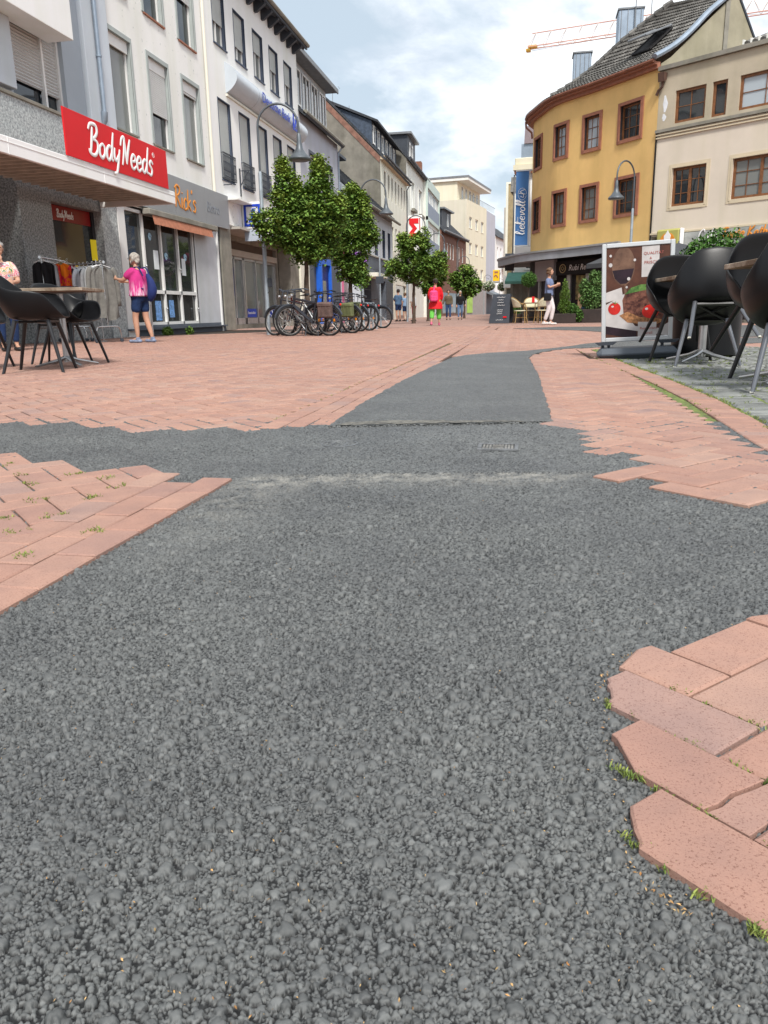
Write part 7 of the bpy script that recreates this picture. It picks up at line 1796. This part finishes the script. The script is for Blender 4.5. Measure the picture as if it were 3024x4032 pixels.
# ================================================================== PEOPLE
def skin_obj(joints, edges, sub=1):
    """joints {name:(pos, radius)}; grows one smooth surface with a Skin modifier, returned as a mesh"""
    names = list(joints); idx = {n: i for i, n in enumerate(names)}
    me = bpy.data.meshes.new('tmp'); me.from_pydata([tuple(float(v) for v in joints[n][0]) for n in names], [(idx[a], idx[b]) for a, b in edges], [])
    o = bpy.data.objects.new('tmp', me); C.objects.link(o)
    m = o.modifiers.new('skin', 'SKIN'); m.use_smooth_shade = True
    for i, n in enumerate(names):
        r = joints[n][1]; r = r if hasattr(r, '__len__') else (r, r); me.skin_vertices[0].data[i].radius = r; me.skin_vertices[0].data[i].use_root = (i == 0)
    s = o.modifiers.new('sub', 'SUBSURF'); s.levels = sub; s.render_levels = sub
    dg = bpy.context.evaluated_depsgraph_get(); out = bpy.data.meshes.new_from_object(o.evaluated_get(dg))
    bpy.data.objects.remove(o); bpy.data.meshes.remove(me); return out
def fuse(meshes, name, m, parent, vox=.012, smooth=4):
    """join closed shells and melt them into one continuous surface"""
    bm = bmesh.new()
    for me in meshes: bm.from_mesh(me)
    me = bpy.data.meshes.new(name); bm.to_mesh(me); bm.free()
    o = bpy.data.objects.new(name, me); C.objects.link(o)
    r = o.modifiers.new('remesh', 'REMESH'); r.mode = 'VOXEL'; r.voxel_size = vox; r.use_smooth_shade = True
    s = o.modifiers.new('smooth', 'SMOOTH'); s.iterations = smooth; s.factor = .5
    dg = bpy.context.evaluated_depsgraph_get(); out = bpy.data.meshes.new_from_object(o.evaluated_get(dg)); bpy.data.objects.remove(o); bpy.data.meshes.remove(me)
    out.name = name; out.materials.clear(); out.materials.append(m)
    out.polygons.foreach_set('use_smooth', [True] * len(out.polygons))
    ob = bpy.data.objects.new(name, out); C.objects.link(ob); ob.parent = parent; return ob
def loft(mb, rings, n=18):
    vs = []; fs = []
    for c, rx, ry in rings:
        for i in range(n): q = 2 * PI * i / n; vs.append((c[0] + rx * math.cos(q), c[1] + ry * math.sin(q), c[2]))
    for j in range(len(rings) - 1):
        for i in range(n): i2 = (i + 1) % n; fs.append((j * n + i, j * n + i2, (j + 1) * n + i2, (j + 1) * n + i))
    fs.append(tuple(range(n))[::-1]); fs.append(tuple(range((len(rings) - 1) * n, len(rings) * n))); mb.add(vs, fs)
def mesh_of(mb):
    me = bpy.data.meshes.new('tmp'); me.from_pydata([tuple(float(c) for c in v) for v in mb.v], [], mb.f); return me
def V3(*a): return Vector(a)
SKIN = mat('skin', (.50, .28, .19), .6, .08, 9, spec=.35)
def person(label, x, y, face_dir, H=1.7, fat=1.0, pose=None, top=None, bottom=None, shoes=None, hair=None, coat=False, group=None, vox=.013, shorts=False, skirt=False, sleeve=.55, sit=False, hair_len=.0, hat=None, gl=False, z=.009, wide=1.0, trouser_w=1.0, crop=1.0):
    t = empty('person', (x, y, z), math.atan2(face_dir[1], face_dir[0]) - PI / 2, label, 'person', group)      # local +y = facing
    k = H / 1.72; P = {
      'pelvis': V3(0, 0, .94), 'waist': V3(0, .0, 1.08), 'chest': V3(0, .01, 1.28), 'neck': V3(0, -.01, 1.46), 'head': V3(0, .01, 1.56),
      'shL': V3(-.175, -.01, 1.40), 'shR': V3(.175, -.01, 1.40), 'elL': V3(-.22, .0, 1.12), 'elR': V3(.22, .0, 1.12), 'wrL': V3(-.22, .08, .88), 'wrR': V3(.22, .08, .88),
      'hiL': V3(-.09, 0, .90), 'hiR': V3(.09, 0, .90), 'knL': V3(-.10, .03, .50), 'knR': V3(.10, .03, .50), 'anL': V3(-.10, -.02, .09), 'anR': V3(.10, -.02, .09), 'toL': V3(-.11, .14, .035), 'toR': V3(.11, .14, .035)}
    for n, v in (pose or {}).items(): P[n] = V3(*v)
    P = {n: v * k for n, v in P.items()}
    f = fat; lerp = lambda a, b, q: P[a].lerp(P[b], q)
    hc = P['head'] + V3(0, .01, .075) * k
    Jn = {'pelvis': (P['pelvis'], .088 * f * k), 'waist': (P['waist'], .085 * f * k), 'chest': (P['chest'], .085 * f * k), 'neck': (P['neck'], .052 * k), 'head': (P['head'], .055 * k)}
    E = [('pelvis', 'waist'), ('waist', 'chest'), ('chest', 'neck'), ('neck', 'head')]
    tr_ = MB(); loft(tr_, [(P['pelvis'] + V3(0, 0, -.08) * k, .13 * f * k, .09 * f * k), (P['pelvis'], .155 * f * k, .105 * f * k), (P['waist'], .135 * f * k, .10 * f * k), (P['chest'], .155 * f * k, .105 * f * k), (P['chest'] + V3(0, -.01, .10) * k, .15 * f ** .5 * k, .085 * f * k), (P['neck'] + V3(0, 0, -.03) * k, .06 * k, .055 * k)])
    for s in 'LR':
        Jn['sh' + s] = (P['sh' + s], .060 * k * f ** .5); Jn['el' + s] = (P['el' + s], .042 * k * f ** .5); Jn['wr' + s] = (P['wr' + s], .027 * k)
        Jn['hi' + s] = (P['hi' + s], .088 * k * f ** .7); Jn['kn' + s] = (P['kn' + s], .058 * k * f ** .5); Jn['ca' + s] = (lerp('kn' + s, 'an' + s, .32), .057 * k * f ** .5); Jn['an' + s] = (P['an' + s], .036 * k); Jn['to' + s] = (P['to' + s], .030 * k)
        E += [('chest', 'sh' + s), ('sh' + s, 'el' + s), ('el' + s, 'wr' + s), ('pelvis', 'hi' + s), ('hi' + s, 'kn' + s), ('kn' + s, 'ca' + s), ('ca' + s, 'an' + s), ('an' + s, 'to' + s)]
    parts = [skin_obj(Jn, E), mesh_of(tr_)]
    hd = MB(); hd.ball(hc, (.074 * k, .092 * k, .112 * k), 20, 14); hd.ball(hc + V3(0, .035, -.06) * k, (.052 * k, .055 * k, .055 * k), 14, 10)
    hd.ball(hc + V3(0, .095, -.018) * k, (.014 * k, .022 * k, .022 * k), 8, 6); hd.ball(hc + V3(0, .082, -.062) * k, (.026 * k, .014 * k, .010 * k), 8, 6)
    for sx in (-1, 1): hd.ball(hc + V3(sx * .076, -.005, -.015) * k, (.012 * k, .02 * k, .032 * k), 8, 6)
    parts.append(mesh_of(hd))
    for s, sx in (('L', -1), ('R', 1)):
        w = P['wr' + s]; d = (w - P['el' + s]).normalized(); side = d.cross(V3(0, 1, .2)).normalized(); up = side.cross(d)
        h_ = MB(); h_.tube([w - d * .01 * k, w + d * .04 * k, w + d * .085 * k], [.024 * k, .036 * k, .030 * k], 8, flat=(tuple(up), .55))
        for q in range(4):
            b0 = w + d * .078 * k + side * (q - 1.5) * .019 * k; ln = (.065, .078, .072, .055)[q] * k; h_.tube([b0, b0 + d * ln * .5 - up * .008 * k, b0 + d * ln * .85 - up * .03 * k], [.0105 * k, .0095 * k, .008 * k], 6)
        b0 = w + d * .02 * k - side * .03 * k * sx; h_.tube([b0, b0 + d * .035 * k - side * .022 * k * sx, b0 + d * .06 * k - side * .028 * k * sx - up * .01], [.012 * k, .011 * k, .008 * k], 6); parts.append(mesh_of(h_))
    body_ = fuse(parts, 'body', SKIN, t, vox * .8, 2)
    e_ = MB()
    for sx in (-1, 1): e_.ball(hc + V3(sx * .028, .083, .008) * k, .0095 * k, 8, 6)
    e_.build('eyes', M_BLK, body_, smooth=True)
    if gl:
        g_ = MB()
        for sx in (-1, 1): g_.tube([hc + V3(sx * .032 + .024 * math.cos(q * .7), .098, .008 + .02 * math.sin(q * .7)) * k for q in range(10)], .003 * k, 4); g_.tube([hc + V3(sx * .056, .095, .01) * k, hc + V3(sx * .078, .0, .0) * k], .003 * k, 4)
        g_.build('glasses', M_BLK, body_)
    # hair
    if hair:
        hm, style = hair; h_ = MB(); h_.ball(hc + V3(0, -.018, .030) * k, (.086 * k, .098 * k, .100 * k), 18, 12)
        for q in range(26):
            a = rnd.uniform(.25, 2 * PI - .25) + PI / 2; zz = rnd.uniform(-.05 - style * .6, .06); h_.ball(hc + V3(.075 * math.cos(a), .075 * math.sin(a) - .025, zz) * k, (.030 * k, .030 * k, .040 * k), 8, 6)
        if style > .08:
            h_.tube([hc + V3(0, -.06, 0) * k, hc + V3(0, -.085, -.10) * k, hc + V3(0, -.07, -.08 - style) * k], [.075 * k, .07 * k, .04 * k], 10)
        ob = fuse([mesh_of(h_)], 'hair', hm, body_, .010, 9)
        # clear the face
        keep = [v.co.copy() for v in ob.data.vertices]
        bm = bmesh.new(); bm.from_mesh(ob.data); fc = hc + V3(0, .085, -.03) * k
        bmesh.ops.delete(bm, geom=[v for v in bm.verts if (v.co - fc).length < .066 * k or (v.co.y > hc.y + .05 * k and v.co.z < hc.z + .035 * k)], context='VERTS'); bm.to_mesh(ob.data); bm.free()
    if hat: h_ = MB(); h_.ball(hc + V3(0, -.01, .05) * k, (.090 * k, .102 * k, .078 * k), 16, 10); h_.tube([hc + V3(0, .08, .045) * k, hc + V3(0, .165, .03) * k], [.075 * k, .06 * k], 12, flat=((0, 0, 1), .12)); fuse([mesh_of(h_)], 'cap', hat, body_, .010, 2)
    # top
    if top:
        tp_ = MB(); g0 = .020 * k; rr_ = []
        if coat:
            for q in (.40, .25, .12): rr_.append((P['pelvis'] + V3(0, 0, -q * crop) * k, (.19 + .10 * q) * f * k * wide + g0, (.135 + .10 * q) * f * k + g0))
        rr_ += [(P['pelvis'] + V3(0, 0, -.04) * k, .168 * f * k * wide + g0, .118 * f * k * wide + g0), (P['pelvis'] + V3(0, 0, .04) * k, .162 * f * k * wide + g0, .116 * f * k * wide + g0), (P['waist'], .148 * f * k * wide + g0, .112 * f * k * wide + g0), (P['chest'], .158 * f * k + g0, .112 * f * k + g0), (P['chest'] + V3(0, -.01, .10) * k, .155 * f ** .5 * k + g0, .090 * f * k + g0), (P['neck'] + V3(0, 0, -.035) * k, .075 * k, .07 * k)]
        loft(tp_, rr_)
        J2 = {'c': (P['chest'] + V3(0, 0, .04) * k, .07 * k)}; E2 = []
        for s in 'LR':
            J2['s' + s] = (P['sh' + s] + V3(0, 0, .0), .078 * k * f ** .5); E2.append(('c', 's' + s))
            if sleeve < .99:
                J2['e' + s] = (P['sh' + s].lerp(P['el' + s], sleeve * 1.6 if sleeve < .6 else 1.0), .068 * k * f ** .5); E2.append(('s' + s, 'e' + s))
            else:
                J2['e' + s] = (P['el' + s], .058 * k * f ** .5); J2['w' + s] = (P['el' + s].lerp(P['wr' + s], .92), .044 * k); E2 += [('s' + s, 'e' + s), ('e' + s, 'w' + s)]
        fuse([skin_obj(J2, E2), mesh_of(tp_)], 'coat' if coat else 'top', top, body_, vox, 2)
    if bottom:
        J3 = {'p': (P['pelvis'], .095 * f * k)}; E3 = []; bt_ = MB(); loft(bt_, [(P['pelvis'] + V3(0, 0, -.11) * k, .15 * f * k, .105 * f * k), (P['pelvis'], .168 * f * k, .116 * f * k), (P['pelvis'] + V3(0, 0, .08) * k, .155 * f * k, .112 * f * k)])
        for s in 'LR':
            J3['h' + s] = (P['hi' + s], .103 * k * f ** .7); E3.append(('p', 'h' + s))
            if shorts: J3['k' + s] = (P['hi' + s].lerp(P['kn' + s], .85), .092 * k * f ** .5 * trouser_w); E3.append(('h' + s, 'k' + s))
            else: J3['k' + s] = (P['kn' + s], .072 * k * f ** .5 * trouser_w); J3['n' + s] = (P['kn' + s].lerp(P['an' + s], .9 * crop if crop < 1 else .92), .056 * k * trouser_w ** 1.4); E3 += [('h' + s, 'k' + s), ('k' + s, 'n' + s)]
        ms = [skin_obj(J3, E3), mesh_of(bt_)]
        if skirt: sk_ = MB(); sk_.tube([P['pelvis'] + V3(0, 0, .02) * k, P['pelvis'] + V3(0, 0, -.25) * k, P['pelvis'] + V3(0, 0, -.50) * k], [.15 * k, .175 * k, .19 * k], 18); ms.append(mesh_of(sk_))
        fuse(ms, 'skirt' if skirt else ('shorts' if shorts else 'trousers'), bottom, body_, vox, 2)
    if shoes:
        for s in 'LR':
            a_, b_ = P['an' + s], P['to' + s]; d = (b_ - a_); d.z = 0; d = d.normalized() if d.length > 1e-4 else V3(0, 1, 0); c0 = V3(a_.x, a_.y, max(.035, b_.z) * 1.0)
            h_ = MB(); h_.tube([c0 - d * .075 * k, c0 - d * .03 * k, c0 + d * .08 * k, c0 + d * .175 * k, c0 + d * .205 * k], [.030 * k, .046 * k, .047 * k, .040 * k, .02 * k], 12, flat=((0, 0, 1), .8)); h_.tube([c0, a_ + V3(0, 0, .02) * k], [.045 * k, .044 * k], 10)
            fuse([mesh_of(h_)], 'shoe', shoes, body_, .009, 2)
    return t, P, body_, hc, k
# woman in pink at the clothes rail
M_PT = mat('pink_shirt', (.52, .035, .20), .9, .12, 6, bump=1.0, bscale=9); nt = M_PT.node_tree
# pale brush strokes dyed into the lower front of the shirt
tcn = nt.nodes.new('ShaderNodeTexCoord'); mpn = nt.nodes.new('ShaderNodeMapping'); mpn.inputs['Scale'].default_value = (34, 34, 3); nt.links.new(tcn.outputs['Object'], mpn.inputs[0])
nz = nt.nodes.new('ShaderNodeTexNoise'); nz.inputs['Scale'].default_value = 1; nt.links.new(mpn.outputs[0], nz.inputs['Vector']); sx_ = nt.nodes.new('ShaderNodeSeparateXYZ'); nt.links.new(tcn.outputs['Object'], sx_.inputs[0])
m1_ = nt.nodes.new('ShaderNodeMapRange'); m1_.inputs[1].default_value = 1.22; m1_.inputs[2].default_value = .92; nt.links.new(sx_.outputs['Z'], m1_.inputs[0])
m2_ = nt.nodes.new('ShaderNodeMath'); m2_.operation = 'MULTIPLY'; nt.links.new(m1_.outputs[0], m2_.inputs[0]); r_ = nt.nodes.new('ShaderNodeValToRGB'); r_.color_ramp.elements[0].position = .46; r_.color_ramp.elements[1].position = .56; nt.links.new(nz.outputs['Fac'], r_.inputs[0]); nt.links.new(r_.outputs[0], m2_.inputs[1])
mm = nt.nodes.new('ShaderNodeMixRGB'); mm.inputs[2].default_value = (.72, .52, .62, 1); bs_n = nt.nodes['Principled BSDF']; src = bs_n.inputs['Base Color'].links[0].from_socket; nt.links.new(m2_.outputs[0], mm.inputs[0]); nt.links.new(src, mm.inputs[1]); nt.links.new(mm.outputs[0], bs_n.inputs['Base Color'])
M_HW = mat('grey_white_hair', (.36, .33, .29), .8, .35, 30, bump=.8, bscale=60); M_HG = mat('grey_hair', (.28, .26, .24), .8, .3, 30); M_HB = mat('brown_hair', (.12, .065, .035), .7, .3, 30); M_HD = mat('dark_hair', (.03, .022, .018), .7, .3, 30)
M_NVS = mat('navy_shorts', (.012, .03, .09), .9, .2, 9, bump=1.0, bscale=12); M_SH1 = mat('blue_grey_shoe', (.20, .24, .34), .8, .3, 20); M_SHW = mat('white_shoe', (.62, .60, .58), .7, .1, 9); M_SHD = mat('dark_shoe', (.03, .028, .028), .6, .1, 9)
t, P, b_, hc, k = person('woman in a bright pink shirt and navy shorts reaching into the grey tops', -7.72, 15.1, (-.86, .18), 1.74, 1.22, {
    'elL': (-.23, .20, 1.20), 'wrL': (-.12, .44, 1.25), 'elR': (.23, .18, 1.16), 'wrR': (.12, .42, 1.20), 'anL': (-.10, .06, .09), 'toL': (-.12, .21, .035), 'knL': (-.10, .08, .50), 'anR': (.10, -.14, .09), 'toR': (.12, .01, .035), 'knR': (.10, -.02, .50), 'neck': (0, .03, 1.45), 'head': (0, .06, 1.54)},
    M_PT, M_NVS, M_SH1, (M_HW, .03), shorts=True, sleeve=.5, wide=1.12, gl=True)
bp = MB(); bp.tube(catmull([(.02, -.20, 1.34), (.02, -.27, 1.2), (.02, -.30, 1.02), (.02, -.24, .86), (.02, -.2, .84)], 3), [.02, .04, .055, .07, .08, .09, .095, .09, .08, .06, .05, .03, .02], 12); o_ = bp.build('rucksack', mat('royal_blue_bag', (.012, .025, .12), .8, .15, 6), b_, smooth=True)
bp = MB()
for sx in (-1, 1): bp.tube(catmull([(sx * .10, -.20, 1.30), (sx * .12, -.10, 1.47), (sx * .12, .08, 1.40), (sx * .13, .12, 1.25), (sx * .15, -.02, 1.12), (sx * .1, -.18, 1.05)], 4), .014, 6)
bp.build('strap', MATS['royal_blue_bag'], o_)
# person in the colourful shirt at the left edge
M_COL = mat('colourful_shirt', (.55, .03, .10), .9, .3, 9, col2=(.75, .72, .68), fac=(.44, .50)); rr = [n for n in M_COL.node_tree.nodes if n.type == 'VALTORGB'][0].color_ramp
for p, c in ((.36, (.02, .35, .42)), (.40, (.75, .74, .70)), (.56, (.70, .28, .03)), (.60, (.72, .70, .68)), (.64, (.10, .25, .05))): rr.elements.new(p).color = (*c, 1)
person('grey haired person in a colourful patterned shirt holding a hand to the face', -8.40, 11.78, (.62, -.6), 1.70, 1.08, {'elR': (.20, .18, 1.12), 'wrR': (.06, .17, 1.40), 'elL': (-.24, .06, 1.12), 'wrL': (-.12, .26, 1.10)}, M_COL, M_NVS, M_SHD, (M_HG, .0), sleeve=.55)
# person in the red raincoat
M_REDC = mat('red_raincoat', (.66, .012, .02), .7, .12, 5, bump=1.0, bscale=9); M_LIME = mat('green_trousers', (.14, .50, .08), .9, .15, 6)
t, P, b_, hc, k = person('person in red raincoat with pink rucksack and green trousers seen from behind', -3.40, 29.7, (-.12, 1), 1.66, 1.12, {
    'anL': (-.16, -.16, .13), 'toL': (-.18, -.02, .06), 'knL': (-.13, -.02, .50), 'anR': (.14, .10, .09), 'toR': (.15, .26, .035), 'knR': (.13, .14, .50), 'elL': (-.26, .02, 1.12), 'elR': (.26, .02, 1.12), 'wrL': (-.2, .15, .95), 'wrR': (.24, .1, .92)}, M_REDC, M_LIME, mat('pink_shoe', (.5, .12, .2), .8, .3, 9), (M_HD, .03), coat=True, sleeve=1.0, wide=1.0, trouser_w=1.45, crop=.8)
M_PKB = mat('pink_rucksack', (.72, .06, .20), .8, .2, 9); bp = MB(); bp.box(-.21, .09, -.33, -.14, .86, 1.26, .06); o_ = bp.build('rucksack', M_PKB, b_); bp = MB(); bp.box(-.17, .05, -.37, -.32, .88, 1.06, .025); bp.tube([(-.06, -.24, 1.25), (-.04, -.16, 1.42)], .03, 6); bp.build('pocket', M_PKB, o_)
# far people on the left
M_DEN = mat('denim', (.035, .07, .16), .9, .2, 9); M_DSH = mat('blue_denim_shirt', (.07, .13, .22), .9, .2, 9); M_LBS = mat('light_blue_shirt', (.22, .33, .48), .9, .1, 9); M_REDS = mat('red_skirt', (.50, .03, .04), .9, .1, 9)
person('person in blue denim shirt and navy shorts facing the shop windows', -7.50, 46.4, (-.6, .8), 1.80, 1.15, {'elL': (-.22, .1, 1.14), 'wrL': (-.1, .2, 1.1)}, M_DSH, M_NVS, M_SHD, (M_HD, 0), shorts=True, sleeve=.8, vox=.018)
person('person in a light blue top half hidden beside the denim shirt', -7.25, 47.4, (-.8, .6), 1.62, 1.05, None, M_LBS, M_NVS, M_SHD, (M_HB, .02), shorts=True, sleeve=.5, vox=.018)
t, P, b_, hc, k = person('white haired person in a white top and long red skirt with a handbag', -6.60, 46.6, (-.9, .3), 1.62, 1.05, {'elR': (.22, .1, 1.15), 'wrR': (.18, .24, 1.15)}, M_WC, M_REDS, M_SHD, (M_HW, .0), sleeve=.8, vox=.018, trouser_w=1.0)
bp = MB(); bp.box(.18, .26, .05, .32, .85, 1.06, .03); bp.build('handbag', mat('cream_bag', (.5, .45, .38), .8), b_)
person('man in a brown jacket and jeans walking hand in hand towards the camera', -4.85, 49.4, (.1, -1), 1.76, 1.1, {'anL': (-.1, .18, .09), 'toL': (-.1, .34, .05), 'knL': (-.1, .14, .5), 'anR': (.1, -.14, .1), 'toR': (.1, .0, .04), 'elR': (.26, 0, 1.14), 'wrR': (.34, .04, .9)}, mat('brown_jacket', (.12, .095, .06), .9, .1, 9), M_DEN, M_SHD, (M_HD, 0), sleeve=1.0, vox=.018)
person('white haired woman in a black jumper beside the man in brown', -4.12, 49.3, (.1, -1), 1.70, 1.05, {'anR': (.1, .18, .09), 'toR': (.1, .34, .05), 'knR': (.1, .14, .5), 'anL': (-.1, -.14, .1), 'toL': (-.1, .0, .04), 'elL': (-.26, 0, 1.14), 'wrL': (-.32, .04, .9)}, M_BC, mat('light_denim', (.10, .17, .30), .9, .2, 9), M_SHD, (M_HW, .03), sleeve=1.0, vox=.018)
# woman walking by the terrace
t, P, b_, hc, k = person('woman in a grey blue T-shirt and white trousers walking past the terrace with raised hands', .66, 27.2, (.9, -.25), 1.80, 1.0, {
    'elR': (.20, .04, 1.14), 'wrR': (.08, .25, 1.22), 'elL': (-.20, .06, 1.14), 'wrL': (-.04, .27, 1.20), 'anL': (-.08, .06, .09), 'toL': (-.08, .2, .035), 'knL': (-.08, .13, .51), 'anR': (.08, -.10, .10), 'toR': (.08, .04, .05), 'knR': (.08, .04, .5)}, mat('blue_grey_tshirt', (.16, .20, .33), .9, .1, 9), mat('white_trousers', (.68, .62, .62), .9, .05, 6, bump=1.0, bscale=10), M_SHW, (M_HB, .07), sleeve=.5, trouser_w=1.12, vox=.014)
bp = MB(); bp.tube(catmull([(.0, -.12, 1.42), (.16, -.04, 1.2), (.24, .0, .98)], 3), .008, 5); bp.box(.2, .28, -.1, .14, .78, 1.02, .02); bp.build('shoulder_bag', M_BC, b_)
# seated guests
SITP = {'pelvis': (0, 0, .52), 'waist': (0, -.02, .68), 'chest': (0, .0, .90), 'neck': (0, .0, 1.08), 'head': (0, .03, 1.18), 'shL': (-.175, -.01, 1.02), 'shR': (.175, -.01, 1.02), 'elL': (-.23, .1, .78), 'elR': (.23, .1, .78), 'wrL': (-.1, .32, .80), 'wrR': (.1, .32, .80),
        'hiL': (-.09, .02, .50), 'hiR': (.09, .02, .50), 'knL': (-.12, .42, .52), 'knR': (.12, .42, .52), 'anL': (-.12, .40, .09), 'anR': (.12, .40, .09), 'toL': (-.12, .55, .035), 'toR': (.12, .55, .035)}
person('seated man with a pale cap and sunglasses in a light orange shirt on the terrace', 2.06, 31.9, (.75, -.6), 1.78, 1.15, SITP, mat('peach_shirt', (.62, .42, .25), .9, .1, 9), M_DEN, M_SHD, None, sleeve=.55, hat=mat('pale_cap', (.50, .46, .36), .9, .1, 9), gl=True, vox=.014)
person('seated guest in dark clothes with a white cap behind the advertising board', 3.20, 30.6, (-.8, -.5), 1.74, 1.1, SITP, M_NV, M_DEN, M_SHW, None, sleeve=.9, hat=M_WC, vox=.016)
